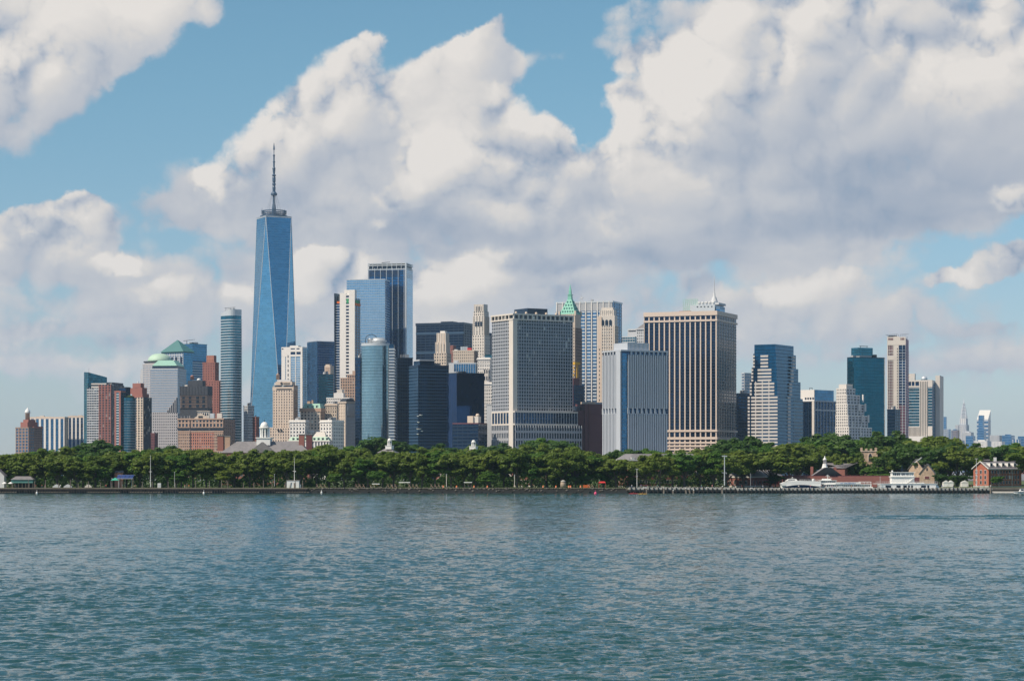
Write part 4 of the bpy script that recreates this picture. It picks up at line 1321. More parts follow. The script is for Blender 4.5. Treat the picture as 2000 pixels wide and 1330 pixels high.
# --- curved teal tower on the battery
def curved_teal():
    b = Bld('glass_tower', 'curved teal glass tower with a round drum on its roof', (707, 764, 775), 2900, 0, deep=30)
    z = b.z
    w = b.wL
    # quarter-round front seen almost square on
    rad = w * .62
    pts = arc(-w * .5, rad * .95, rad, 212, 312, 22)
    pts = [p for p in pts]
    x1, y1 = pts[-1]
    x0, y0 = pts[0]
    front = pts + [(x1, y1 + 26), (x0, y0 + 26)]
    zt = z(675)
    b.mesh('glazing', prism_mesh('glazing', front, 0, zt, M['g_teal2'], smooth=False))
    n = int(zt / 3.7)
    b.mesh('floor_ring', ring_stack('floor_ring', front, [k * 3.7 for k in range(1, n)], .35, .18, M['g_teal']), kind='stuff')
    b.mesh('crown_band', ring_stack('crown_band', front, [zt], z(670) - zt, .5, M['alum']))
    # banded stone flank on the right
    xa = x1
    for k in range(int(zt / 3.7)):
        b.add('flank_band', (xa - .1, xa + (775 - 764) * K * 2900, y1 - 1, y1 + 26, k * 3.7, k * 3.7 + 1.9), M['alum'])
    b.mesh('flank_glazing', boxes_mesh('flank_glazing', [(xa, xa + 6, y1, y1 + 25, 0, z(672))], M['g_band']))
    b.mesh('roof_drum', lathe_mesh('roof_drum', [(9, 0), (9, 2.5), (10, 2.7), (10, 4), (8, 4.2), (8, 6.5)], M['alum'], 24), loc=(xa - 13, y1 + 8, z(670)))
    b.mesh('roof_drum', lathe_mesh('roof_drum', [(5, 0), (5, 5), (5.5, 5.2), (5.5, 6)], M['steel'], 20), loc=(xa - 22, y1 + 8, z(670)))
    fr = []
    for t in np.linspace(0, math.pi, 9):
        fr.append((xa - 22 + 7 * math.cos(t), y1 + 4, z(662) + 6 * math.sin(t)))
    b.mesh('roof_hoop', tube_mesh('roof_hoop', [(fr[i], fr[i + 1], .4, .4) for i in range(8)] + [((fr[0][0], fr[0][1], z(670)), fr[0], .4, .4), ((fr[-1][0], fr[-1][1], z(670)), fr[-1], .4, .4)], M['dark']))
M['g_teal2'] = glass('silvery_teal_glass', (0.29, 0.42, 0.50), 2.5, 3.7, .08, .09, .9, line=.14, linec=(0.13, 0.25, 0.31), vline=.1, tilt=.01)
curved_teal()
tower('glass_block', 'narrow dark blue slab hugging the left side of the curved teal tower', (694, 704, 712), 699, 2960, 30, 'g_navy', 'navy', (4, .15, .3, .3), (4, .15, .3, .3), 4, .5)
tower('glass_block', 'dark navy slab hugging the right side of the curved teal tower', (772, 776, 806), 699, 2980, 70, 'g_black', 'navy', (2, .1, .25, .3), (9, .12, .25, .3), 4, .6)

def banded_dark():
    b = Bld('office_tower', 'dark blue office tower with fine pale floor lines behind the radio mast', (799, 817, 876), 2830, 66)
    T = b.tier('glazing', None, 716, M['g_band'])
    n = b.nf(T, 3.9)
    b.fac(T, 'L', 0, n, 0, .3, .5, M['lineblue'])
    b.fac(T, 'R', 0, n, 0, .26, .4, M['lineblue'])
    b.fac(T, 'R', 14, 0, .1, 0, .3, M['navy'])
    b.fac(T, 'L', 6, 0, .1, 0, .3, M['navy'])
    b.parapet(T, 2, .2, M['navy'])
    T2 = b.tier('penthouse', 716, 703.5, M['g_navy'], fx=(.3, .95), fy=(.06, .55))
    b.parapet(T2, .8, .3, M['lgrey'])
    b.clutter(T, 2, 5)
M['lineblue'] = solid('blue_grey_spandrel', (0.03, 0.075, 0.14), rough=.5)
banded_dark()
b = tower('office_tower', 'plain navy mirrored glass slab with faint reflections', (874, 878, 946), 728, 2780, 74, 'g_black2', 'navy', (2, .1, .0, .2), (0, 0, 0, .2), 4, .5, roof=0) if False else None
def navy_slab():
    b = Bld('office_tower', 'plain navy mirrored glass slab with faint reflections', (874, 892, 946), 2790, 60)
    T = b.tier('glazing', None, 729, M['g_mirror'])
    b.fac(T, 'L', 6, 0, .06, 0, .15, M['navy'])
    b.parapet(T, .8, .1, M['navy'])
    b.clutter(T, 3, 9, ('dark', 'grey'), 3)
M['g_mirror'] = glass('navy_mirror_glass', (0.010, 0.050, 0.16), 3, 4, .12, .05, .85, wob=.05, tilt=.015)
navy_slab()
def low_dark():
    b = Bld('office_block', 'low dark glass block carrying a beige plant room', (884, 934, 951), 2700, 20)
    T = b.tier('glazing', None, 827, M['g_black'])
    n = b.nf(T, 4)
    b.fac(T, 'L', 5, n, .06, .4, .4, M['navy'])
    b.fac(T, 'R', 3, n, .06, .4, .4, M['navy'])
    b.parapet(T, .8, .2, M['dkred'])
    b.add('plant_room', (b.u(911), b.u(922), 3, 12, T[5] + .3, b.z(812)), M['cream'])
    b.add('plant_room', (b.u(922) + .05, b.u(931), 5, 14, T[5] + .3, b.z(813)), M['pale'])
    b.mesh('cooling_drum', lathe_mesh('cooling_drum', [(2.2, 0), (2.2, 2), (1.2, 3.2)], M['cream'], 14), loc=(b.u(928), 8, b.z(813)))
low_dark()

def black_slab():
    b = Bld('office_tower', 'huge black steel office slab with a small roof house', (813, 905, 924), 3600, 20)
    T = b.tier('glazing', None, 634, M['g_black'])
    n = b.nf(T, 4)
    b.fac(T, 'L', 10, n, .1, .42, .8, M['navy'], sd=1.0)
    b.fac(T, 'R', 4, n, .2, .42, .8, M['navy'], sd=.6)
    for zz in (690, 652):
        b.add('plant_band', (T[0] - .2, T[1] + 1.2, -1.3, .1, b.z(zz), b.z(zz - 4)), M['lineblue'])
    b.parapet(T, 3.5, .9, M['navy'])
    b.tier('roof_house', 634, 626.5, M['navy'], fx=(.48, .74), fy=(.2, .7))
    b.mesh('roof_antenna', tube_mesh('roof_antenna', [((T[0] * .72, 8, T[5]), (T[0] * .72, 8, T[5] + 6), .3, .1), ((T[0] * .76, 8, T[5]), (T[0] * .76, 8, T[5] + 4.5), .4, .3)], M['whitepaint']))
black_slab()

def deco_small():
    b = Bld('stone_tower', 'pale limestone tower with a slim flat crown in front of the black slab', (848, 872, 881), 3400, 22)
    z = b.z
    T = b.tier('glazing', None, 690, M['g_win'])
    b.fac(T, 'L', 5, b.nf(T, 4.4), .52, .45, .6, M['lime'])
    b.fac(T, 'R', 4, b.nf(T, 4.4), .52, .45, .6, M['lime'])
    T1 = b.tier('shaft', 690, 668, M['lime'], fx=(.08, .96), fy=(.05, .9))
    b.fac(T1, 'L', 4, 0, .3, 0, .7, M['pale'])
    for k in (0, 1, 2):
        x = T1[0] + (T1[1] - T1[0]) * (.22 + .28 * k)
        b.add('shaft_window', (x - 1, x + 1, T1[2] - .3, T1[2] + .1, z(686), z(672)), M['g_dark'])
    T2 = b.tier('crown', 668, 650, M['lime'], fx=(.16, .9), fy=(.12, .85))
    b.fac(T2, 'L', 4, 0, .4, 0, .6, M['pale'])
    T3 = b.tier('crown_top', 650, 646, M['white'], fx=(.42, .8), fy=(.2, .7))
deco_small()
tower('brick_tower', 'pink brick sliver behind the slim limestone tower', (878, 885, 890), 676, 3500, 30, 'g_win', 'red', (3, .5, .5, .4), (2, .5, .5, .4), 3.9, 1, roof=0)
def tan_wide():
    b = Bld('office_block', 'wide tan stone block with small windows and a red and white roof tank', (885, 926, 933), 3250, 12)
    T = b.tier('glazing', None, 686, M['g_win'])
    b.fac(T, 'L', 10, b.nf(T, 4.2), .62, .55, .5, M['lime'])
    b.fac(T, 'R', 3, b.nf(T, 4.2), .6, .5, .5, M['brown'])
    b.parapet(T, 1.5, .5, M['lime'])
    b.add('red_tank', (b.u(911), b.u(919), 5, 10, T[5], T[5] + 5), M['redpaint'])
    b.add('white_tank', (b.u(886), b.u(892), 4, 8, T[5], T[5] + 3), M['whitepaint'])
    for k in range(4):
        b.add('roof_vent', (b.u(897 + 3.6 * k), b.u(899.5 + 3.6 * k), 8, 10, T[5] + 2, T[5] + 7), M['alum'])
tan_wide()
b = tower('glass_block', 'blue glass block with bold white vertical ribs below the wide tan block', (877, 929, 935), 710, 3080, 10, 'g_blue', 'alum', (11, .14, 0, .6), (3, .3, 0, .6), 4, 1.0, roof=3, seed=4)
b.add('blank_bay', (b.T[0], b.u(887), -.9, .03, 0, b.T[5]), M['lgrey'])

def cream_crown():
    b = Bld('stone_tower', 'tall cream stone skyscraper with a notched flat crown left of the concrete grid tower', (923, 946, 957), 3330, 28)
    z = b.z
    T = b.tier('glazing', None, 655, M['g_win'])
    b.fac(T, 'L', 5, b.nf(T, 4.3), .58, .5, .6, M['pale'])
    b.fac(T, 'R', 4, b.nf(T, 4.3), .58, .5, .6, M['pale'])
    T1 = b.tier('shaft_glazing', 655, 618, M['g_win'], fx=(.02, .97), fy=(.02, .9))
    b.fac(T1, 'L', 4, 9, .5, .45, .6, M['pale'])
    b.fac(T1, 'R', 4, 9, .5, .45, .6, M['lime'])
    T2 = b.tier('crown_glazing', 618, 608, M['g_dark'], fx=(.06, .94), fy=(.05, .85))
    b.fac(T2, 'L', 5, 2, .5, .5, .5, M['pale'])
    b.fac(T2, 'R', 4, 2, .6, .5, .5, M['pale'])
    T3 = b.tier('top', 608, 594, M['pale'], fx=(.10, .90), fy=(.08, .8))
    for k, (f0, f1) in enumerate(((.16, .26), (.40, .60), (.76, .86))):
        x0 = T3[0] + (T3[1] - T3[0]) * f0
        x1 = T3[0] + (T3[1] - T3[0]) * f1
        b.add('crown_slot', (x0, x1, T3[2] - .3, T3[2] + .4, z(607), z(598)), M['g_dark'])
    for k in range(3):
        x = T[0] + (T[1] - T[0]) * (.3 + .22 * k)
        b.add('tall_window', (x - 1.3, x + 1.3, -.75, -.2, z(637), z(628)), M['g_dark'])
    b.fac(T3, 'L', 6, 0, .3, 0, .5, M['pale'])
cream_crown()
tower('glass_block', 'dark navy block tucked between the cream skyscraper and the concrete grid tower', (950, 954, 964), 651, 3400, 40, 'g_black', 'navy', (2, .2, .3, .3), (3, .2, .3, .3), 4, .6, roof=0)
def old_white():
    b = wing_block('old white stone block with roof houses left of the concrete grid tower', (933, 957, 966), 700, 3060, 12, 'white', 7, 2)
    b.add('roof_pool', (b.u(946), b.u(961), 3, 10, b.T[5] + 1, b.z(692)), M['g_teal'])
    T = b.tier('side_wing', None, 724, M['pale'], fx=(.55, 1.02), fy=(-.4, -.03))
    for k in range(6):
        b.add('window', (T[0] + 2 + 3 * (k % 3), T[0] + 3.4 + 3 * (k % 3), T[2] - .3, T[2] + .05, b.z(722) - 9 * (k // 3) - 5, b.z(722) - 9 * (k // 3)), M['g_dark'])
old_white()
b = wing_block('slender white stone block with paired windows above the blank grey wall', (944, 962, 968), 748, 2960, 12, 'white', 5, 2)
b = tower('blank_block', 'blank pale grey party wall at the left foot of the concrete grid tower', (950, 961, 968), 790, 2760, 10, 'lgrey', 'lgrey', None, None, 4, .6, roof=0, gname='wall')

# --- concrete grid tower
def grid_tower():
    b = Bld('office_tower', 'massive pale concrete office tower with a deep grid of square windows', (962, 1003, 1118), 2700, 59)
    z = b.z
    T = b.tier('glazing', None, 614, M['g_dark'])
    Tm = (T[0], T[1], T[2], T[3], z(803), z(624))
    b.fac(Tm, 'R', 24, 27, .28, .30, .9, M['gridc'])
    Tl = (T[0], T[1] - b.wL * .18, T[2], T[3], z(803), z(624))
    b.fac(Tl, 'L', 10, 27, .40, .34, .9, M['gridc'])
    # corner shaft
    b.add('corner_shaft', (T[1] - b.wL * .17, T[1] + 1.3, -1.5, b.wR * .055, 0, z(622)), M['pale'])
    # crown arcade
    b.add('crown_band', (T[0] - 1.5, T[1] + 2.0, -2.0, T[3] + 1, z(625), z(622.5)), M['pale'])
    b.add('crown_band', (T[0] - 1.5, T[1] + 2.0, -2.0, T[3] + 1, z(615), z(612)), M['pale'])
    for k in range(14):
        y = T[3] * k / 13
        b.add('crown_pier', (.05, 1.8, y - .8, y + .8, z(622.5), z(615)), M['pale'])
    for k in range(6):
        x = T[0] + (T[1] - T[0]) * k / 6
        b.add('crown_pier', (x - .8, x + .8, -1.8, -.05, z(622.5), z(615)), M['pale'])
    b.mesh('roof', boxes_mesh('roof', [(T[0], T[1], 0, T[3], z(614), z(613))], M['roof']))
    b.add('roof_house', (T[0] * .75, T[1] * .2 - 6, T[3] * .28, T[3] * .62, z(613), z(600)), M['navy'])
    for k in range(5):
        y = T[3] * (.08 + .17 * k)
        b.mesh('vent_hood', lathe_mesh('vent_hood', [(1.4, 0), (1.4, 2.0), (.8, 3)], M['lime'], 8), loc=(-5, y, z(612.6)))
    # loggia floor and podium
    P = (T[0], T[1] + 4, -3, b.v(1124), z(829), z(804))
    b.mesh('podium_glazing', boxes_mesh('podium_glazing', [(T[0], 3.5, -.5, b.v(1124), 0, z(804))], M['g_navy']))
    yr0, yr1 = b.wR * .10, b.v(1124)
    b.add('podium_band', (T[0] - .5, 4.6, -1.2, yr1 + .6, z(805.5), z(802.5)), M['pale'])
    b.add('podium_band', (T[0] - .5, 4.6, -1.2, yr1 + .6, z(830), z(827)), M['pale'])
    for k in range(24):
        y = -.4 + (yr1 + .4) * k / 23
        b.add('loggia_fin', (3.4, 4.2, y - .35, y + .35, z(827), z(805)), M['gridc'])
    for k in range(7):
        x = T[0] + (T[1] - T[0]) * .82 * k / 6
        b.add('loggia_fin', (x - .8, x + .8, -1.1, -.45, z(827), z(805)), M['pale'])
    b.mesh('base_glazing', boxes_mesh('base_glazing', [(T[0], 4.5, -.7, b.v(1132), 0, z(829))], M['g_dark']))
    Tb = (T[0], 4.5, -.7, b.v(1132), 0, z(830))
    b.fac(Tb, 'R', 26, 7, .28, .30, .9, M['gridc'])
    b.fac((T[0], -b.wL * .18, -.7, 10, 0, z(830)), 'L', 10, 7, .40, .34, .9, M['gridc'])
grid_tower()

# --- green spire
def green_spire():
    b = Bld('stone_tower', 'stone skyscraper with a steep green copper pyramid roof and spire', (1089, 1123, 1136), 3150, 24)
    z = b.z
    T = b.tier('glazing', None, 640, M['g_win'])
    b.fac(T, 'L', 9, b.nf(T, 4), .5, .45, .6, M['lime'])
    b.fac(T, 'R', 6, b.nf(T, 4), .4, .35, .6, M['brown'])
    T1 = b.tier('upper_shaft', 640, 613, M['lime'], fx=(.10, .97), fy=(.08, .9))
    b.fac(T1, 'L', 7, 6, .5, .4, .4, M['lime'])
    b.fac(T1, 'R', 4, 6, .5, .4, .4, M['lime'])
    x0, x1 = T1[0] - .5, T1[1] + .5
    y0, y1 = T1[2] - .5, T1[3] + .5
    cx, cy = (x0 + x1) / 2, (y0 + y1) / 2
    def frus(nm, f0, f1, ya, yb):
        q0 = [(cx + (x0 - cx) * f0, cy + (y0 - cy) * f0), (cx + (x1 - cx) * f0, cy + (y0 - cy) * f0), (cx + (x1 - cx) * f0, cy + (y1 - cy) * f0), (cx + (x0 - cx) * f0, cy + (y1 - cy) * f0)]
        q1 = [(cx + (p[0] - cx) * f1 / f0, cy + (p[1] - cy) * f1 / f0) for p in q0]
        return b.mesh(nm, prism_mesh(nm, q0, z(ya), z(yb), M['spiregreen'], q1))
    roof = frus('pyramid_roof', 1.0, .27, 613, 584)
    frus('roof_neck', .24, .20, 584, 574)
    frus('roof_lip', .28, .28, 575, 574)
    frus('lantern', .15, .13, 574, 566)
    frus('spire', .13, .01, 566, 553)
    for r_ in range(4):
        for k in range(5 - r_):
            f = .9 - .17 * r_
            t = (k + .5) / (5 - r_) * 2 - 1
            zz = z(613) + (z(584) - z(613)) * (.13 + .22 * r_)
            sc_ = 1 - .73 * (.13 + .22 * r_)
            xx = cx + (x1 - cx) * sc_ * t * .85
            b.add('dormer', (xx - .7, xx + .7, cy + (y0 - cy) * sc_ - .4, cy + (y0 - cy) * sc_ + 1.5, zz, zz + 2), M['dcopper'])
            yy = cy + (y1 - cy) * sc_ * t * .85
            b.add('dormer', (cx + (x1 - cx) * sc_ - 1.5, cx + (x1 - cx) * sc_ + .4, yy - .7, yy + .7, zz, zz + 2), M['dcopper'])
    for xx in (x0, x1):
        b.add('corner_turret', (xx - 1.2, xx + 1.2, y0 - 1.0, y0 + 1.4, z(616), z(607)), M['lime'])
    b.add('corner_turret', (x1 - 1.2, x1 + 1.2, y1 - 1.4, y1 + 1.0, z(616), z(607)), M['lime'])
M['spiregreen'] = solid('bright_verdigris', (0.19, 0.50, 0.39), rough=.6, var=.2, scale=.1)
green_spire()
def hoist_block():
    b = Bld('office_block', 'dark block with a yellow construction hoist beside the concrete grid tower', (1112, 1120, 1141), 3000, 45)
    z = b.z
    T = b.tier('glazing', None, 752, M['g_black'])
    b.fac(T, 'R', 6, b.nf(T, 4), .12, .3, .4, M['navy'])
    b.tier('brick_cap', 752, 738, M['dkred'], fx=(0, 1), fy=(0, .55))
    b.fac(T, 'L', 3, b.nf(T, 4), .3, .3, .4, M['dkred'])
    x, y = -1.0, b.v(1126)
    b.add('hoist_head', (-b.wL * .8, 2, .5, b.v(1131), z(712), z(707)), M['yellow'])
    h = []
    for k in range(6):
        z0_, z1_ = z(738) + (z(712) - z(738)) * k / 6, z(738) + (z(712) - z(738)) * (k + 1) / 6
        h += [((1, y - 1, z0_), (1, y + 1.5, z1_), .35, .35), ((1, y + 1.5, z0_), (1, y + 1.5, z1_), .5, .5), ((1, y - 1, z0_), (1, y - 1, z1_), .5, .5)]
    b.mesh('hoist_mast', tube_mesh('hoist_mast', h, M['yellow'], 5))
    for k in range(3):
        b.add('hoist_cage', (-2, 0, .6 + (k % 2), 3, z(734 - 7 * k), z(731 - 7 * k)), M['yellow'])
hoist_block()

def pier_slab():
    b = Bld('office_tower', 'broad steel office slab with white column lines and a grey top band', (1088, 1196, 1214), 3300, 20)
    z = b.z
    T = b.tier('glazing', None, 590, M['g_blue'])
    n = b.nf(T, 4.7)
    b.fac(T, 'L', 0, n, 0, .45, .3, M['alum'])
    for k in range(10):
        x = T[0] + (T[1] - T[0]) * k / 9.5
        b.add('white_column', (x - .6, x + .6, -1.6, .05, 0, z(588)), M['white'])
        b.add('dark_column_strip', (x - 1.7, x - .62, -.55, .04, 0, z(606)), M['navy'])  # dark navy strip along the left side of each column
    b.add('top_band', (T[0], T[1], -.7, .04, z(606), z(590)), M['grey'])
    b.fac(T, 'R', 4, n, .1, .3, .4, M['g_navy'])
    b.parapet(T, 1.8, 1.2, M['alum'])
    b.mesh('roof_antenna', tube_mesh('roof_antenna', [((b.u(1129 + d_), 10, z(588)), (b.u(1131 + d_ * .3), 10, z(572 + abs(d_))), .3, .2) for d_ in (0, 3, 5)] + [((b.u(1129), 10, z(581)), (b.u(1135), 10, z(579)), .6, .6)], M['lgrey']))
    b.add('roof_vent', (b.u(1150), b.u(1154), 9, 12, z(588), z(583)), M['grey'])
pier_slab()

def cream_arches():
    b = Bld('stone_tower', 'slender cream stone tower with three tall arched openings near its top', (1167, 1201, 1207), 3080, 16)
    z = b.z
    T = b.tier('glazing', None, 636, M['g_win'], fx=(.0, 1))
    W_ = T[1] - T[0]
    b.fac(T, 'L', 1, b.nf(T, 4), .2, .6, .4, M['lime'])
    b.add('left_shaft', (T[0], T[0] + W_ * .24, -.8, .05, 0, z(618)), M['cream'])
    for k in range(30):
        b.add('slot_window', (T[0] + W_ * .10, T[0] + W_ * .14, -1.0, -.7, 8 + k * 5.5, 10.5 + k * 5.5), M['g_dark'])
    Tc = (T[0] + W_ * .24, T[1], T[2], T[3], 0, z(636))
    b.fac(Tc, 'L', 6, 0, .5, 0, .7, M['pale'])
    b.fac(T, 'R', 3, b.nf(T, 4), .5, .4, .6, M['lime'])
    T1 = b.tier('upper_shaft', 640, 616, M['pale'], fx=(.06, .98), fy=(.03, .95))
    T2 = b.tier('crown', 616, 605, M['pale'], fx=(.12, .93), fy=(.08, .85))
    T3 = b.tier('crown_top', 605, 600, M['pale'], fx=(.2, .86), fy=(.15, .75))
    for k in range(3):
        xm = T1[0] + (T1[1] - T1[0]) * (.26 + .24 * k)
        arch = [(-1.9, 0), (1.9, 0)] + [(1.9 * math.cos(t), 5 + 2.4 * math.sin(t)) for t in np.linspace(0, math.pi, 9)]
        o = b.mesh('arch_opening', prism_mesh('arch_opening', arch, -.4, .4, M['g_dark']), loc=(xm, T1[2], z(635)))
        o.rotation_euler = (R(90), 0, 0)
        for q in (-1.2, 1.2):
            b.add('crown_window', (xm + q - .5, xm + q + .5, T2[2] - .2, T2[2] + .1, z(611), z(608)), M['g_dark'])
    b.fac(T2, 'L', 7, 0, .35, 0, .5, M['pale'])
cream_arches()

def far_mix():
    b = Bld('glass_block', 'far teal glass block with a grey plant box left of the cream-piered black tower', (1212, 1240, 1262), 3550, 22)
    T = b.tier('glazing', None, 658, M['g_teal'])
    b.fac(T, 'L', 6, b.nf(T, 4), .1, .25, .3, M['lgrey'])
    b.parapet(T, .8, .2, M['lgrey'])
    b.add('plant_box', (b.u(1224), b.u(1243), 4, 20, T[5], b.z(642)), M['lgrey'])
    b.add('roof_letter_band', (b.u(1226), b.u(1240), 3.6, 4.1, b.z(647), b.z(645)), M['dark'])
    b = Bld('stone_tower', 'stone tower with oriel bays and a dark hipped roof behind the black tower', (1244, 1272, 1290), 3250, 22)
    T = b.tier('glazing', None, 643, M['g_win'])
    b.fac(T, 'L', 7, b.nf(T, 4), .5, .55, .7, M['lgrey'])
    b.add('cornice', (T[0] - 2, T[1] + 1, -2, T[3], T[5] - .4, T[5] + 1.6), M['lgrey'])
    x0, x1, y0, y1 = T[:4]
    b.mesh('hipped_roof', prism_mesh('hipped_roof', [(x0, y0), (x1, y0), (x1, y1), (x0, y1)], T[5] + 1.6, b.z(626), M['slate'], [(x0 + 12, y0 + 9), (x1 - 5, y0 + 9), (x1 - 5, y1 - 5), (x0 + 12, y1 - 5)]))
far_mix()

# --- dark red brick block
def red_dark():
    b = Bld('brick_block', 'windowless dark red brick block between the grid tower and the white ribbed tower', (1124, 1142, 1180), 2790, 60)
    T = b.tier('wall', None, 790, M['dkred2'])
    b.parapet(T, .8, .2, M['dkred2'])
    b.add('wall_pilaster', (-.05, .5, b.wR * .18, b.wR * .24, 0, T[5]), M['dkred'])
    for k in range(8):
        b.add('brick_band', (-.05, .25, 0, b.wR, T[5] * k / 8, T[5] * k / 8 + .5), M['dkred'])
    b.add('low_wing', (-b.wL * 1.2, -b.wL * .05, -8, 10, 0, b.z(802)), M['dkred'])
    b.add('roof_hut', (-b.wL * .9, -2, 6, 16, T[5], b.z(784)), M['cream'])
    b.add('roof_hut', (-b.wL * .7, -4, 18, 30, T[5], b.z(785)), M['lgrey'])
    b.add('roof_plant', (-b.wL * 1.1, -b.wL * .5, -6, 2, b.z(802), b.z(793)), M['steel'])
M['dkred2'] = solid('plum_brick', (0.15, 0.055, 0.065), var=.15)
red_dark()

# --- white ribbed tower
def ribbed():
    b = Bld('office_tower', 'white ribbed office tower with a pale box penthouse in front of the black tower', (1178, 1214, 1303), 2660, 61)
    z = b.z
    T = b.tier('glazing', None, 686, M['g_navy'])
    W_, D_ = b.wL, b.wR
    nL, nR = 5, 9
    def ribs(face, n, a0, a1):
        pit = (a1 - a0) / n
        for k in range(n):
            c = a0 + pit * (k + .5)
            w = pit * .30
            for lo, hi, dx in ((0, z(807), .5), (z(797), z(692), 0)):
                for s_ in (-1, 1):
                    p = c + s_ * pit * .25
                    bx_ = (p - w / 2, p + w / 2, -1.4, .05, lo, hi) if face == 'L' else (-.05, 1.4, p - w / 2, p + w / 2, lo, hi)
                    b.add('rib', bx_, M['ribwhite'])
            # flared foot of each bay at the transfer floor
            q = pit * .5
            if face == 'L':
                me = prism_mesh('flare', [(c - q, -1.5), (c + q * .1, -1.5), (c + q * .1, .05), (c - q, .05)], z(808), z(796), M['ribwhite'], [(c - q, -1.5), (c - q * .5, -1.5), (c - q * .5, .05), (c - q, .05)])
            else:
                me = prism_mesh('flare', [(-.05, c - q), (1.5, c - q), (1.5, c + q * .1), (-.05, c + q * .1)], z(808), z(796), M['ribwhite'], [(-.05, c - q), (1.5, c - q), (1.5, c - q * .5), (-.05, c - q * .5)])
            b.mesh('flare', me)
            # wide pier head at the top
            bx_ = (c + q * .35, c + q, -1.45, .05, z(692), z(686)) if face == 'L' else (-.05, 1.45, c + q * .35, c + q, z(692), z(686))
            b.add('pier_head', bx_, M['ribwhite'])
    ribs('L', nL, -W_, -W_ * .22)
    ribs('R', nR, D_ * .12, D_)
    b.add('corner_panel', (-W_ * .22, -.3, -1.6, .04, 0, z(684)), M['ribwhite'])
    b.mesh('corner_glazing', boxes_mesh('corner_glazing', [(-.1, .8, .5, D_ * .10, 0, z(690))], M['g_blue']))
    b.add('roof_band', (T[0] - .2, 1.6, -1.7, D_ + .4, z(686), z(683)), M['ribwhite'])
    b.mesh('penthouse', prism_mesh('penthouse', [(-W_ * .8, D_ * .15), (-W_ * .05, D_ * .15), (-W_ * .05, D_ * .62), (-W_ * .8, D_ * .62)], z(683), z(668.5), M['ribwhite']))
    for k in range(5):
        y = D_ * (.2 + .09 * k)
        b.add('penthouse_joint', (-W_ * .05 - .1, -W_ * .05 + .12, y, y + .4, z(683), z(669)), M['grey'])
M['ribwhite'] = solid('white_aluminium_rib', (0.48, 0.51, 0.56), rough=.5, var=.06)
ribbed()

# --- black tower with cream piers
def cream_black():
    b = Bld('office_tower', 'huge black glass office tower with cream stone piers and a rooftop needle', (1258, 1399, 1438), 2800, 22)
    z = b.z
    T = b.tier('glazing', None, 609, M['g_black'])
    W_, D_ = b.wL, b.wR
    n = 14
    for k in range(n + 1):
        x = T[0] + W_ * k / n
        x0, x1 = max(T[0], x - .75), min(T[1] + 1.3, x + .75)
        b.add('pier', (x0, x1, -.9, .05, 0, z(612)), M['creamp'])
    for k in range(1, 8):
        y = D_ * k / 8
        b.add('pier', (-.05, .35, y - .6, y + .6, 0, z(612)), M['creamp'])
    b.fac((T[0], T[1], T[2], T[3], z(838), z(626)), 'L', 0, 36, 0, .3, .3, M['navy'])
    b.fac((T[0], T[1], T[2], T[3], z(838), z(626)), 'R', 0, 36, 0, .3, .3, M['navy'])
    for ya, yb in ((615.5, 607), (627, 623.5), (843, 839), (858, 853)):
        b.add('stone_band', (T[0] - .3, T[1] + 1.6, -1.7, D_ + .5, z(ya), z(yb)), M['creamp'])
    for k in range(4):
        b.add('base_band', (T[0] - .2, T[1] + 1.5, -1.6, D_ + .3, z(866 + 6.5 * k), z(862.5 + 6.5 * k)), M['creamp'])
    b.mesh('roof', boxes_mesh('roof', [(T[0] + 1, T[1] - 1, 1, D_ - 1, z(607) - .5, z(607) + .2)], M['roof']))
    b.add('roof_house', (b.u(1338), b.u(1386), D_ * .25, D_ * .7, z(607), z(592)), M['alum'])
    b.add('roof_house_top', (b.u(1346), b.u(1392), D_ * .3, D_ * .65, z(592), z(588)), M['lgrey'])
    for k in range(5):
        x = b.u(1352 + 7 * k)
        b.add('vent', (x - .8, x + .8, D_ * .25 - .3, D_ * .25 + .1, z(597), z(595)), M['dark'])
        b.add('sloped_vane', (x - .6, x + 2.0, D_ * .28, D_ * .6, z(588), z(586)), M['whitepaint'])
    b.add('dark_box', (b.u(1388), b.u(1396), D_ * .25, D_ * .5, z(607), z(596)), M['g_blue'])
    b.add('plant_room', (b.u(1318), b.u(1340), D_ * .2, D_ * .5, z(607), z(604)), M['orange'])
    # open green scaffold frame on the roof
    fr = []
    xa, xb = b.u(1322), b.u(1350)
    for k in range(8):
        x = xa + (xb - xa) * k / 7
        fr.append(((x, D_ * .3, z(606)), (x, D_ * .3, z(580)), .3, .3))
    for k in range(8):
        zz = z(606) + (z(580) - z(606)) * k / 7
        fr.append(((xa, D_ * .3, zz), (xb, D_ * .3, zz), .3, .3))
    for k in range(6):
        x = xa + (xb - xa) * k / 7
        fr.append(((x, D_ * .3, z(606)), (x + (xb - xa) / 4, D_ * .3, z(580)), .25, .25))
    b.mesh('scaffold_frame', tube_mesh('scaffold_frame', fr, M['palegreen'], 4))
    xm = b.u(1375)
    b.mesh('needle', lathe_mesh('needle', [(4.6, 0), (4.2, 3), (3.2, 5), (2.8, 7), (1.4, 9), (1.2, 12), (.6, 14), (.4, 26), (.12, 34)], M['lgrey'], 8), loc=(xm, D_ * .5, z(588)))
M['creamp'] = solid('pinkish_cream_stone', (0.66, 0.54, 0.46), var=.05)
M['palegreen'] = solid('pale_green_steel', (0.35, 0.55, 0.48))
cream_black()
tower('glass_block', 'dark blue block right of the cream-piered tower, with a thin taller slab behind', (1436, 1442, 1466), 769, 2950, 50, 'g_navy', 'navy', (2, .1, .35, .4), (8, .1, .35, .4), 4, .8)
tower('glass_block', 'thin blue slab peeking between the black tower and the stepped glass tower', (1449, 1454, 1470), 729, 3200, 50, 'g_blue', 'lgrey', (2, .2, .3, .4), (5, .2, .35, .4), 4, .6, roof=0)

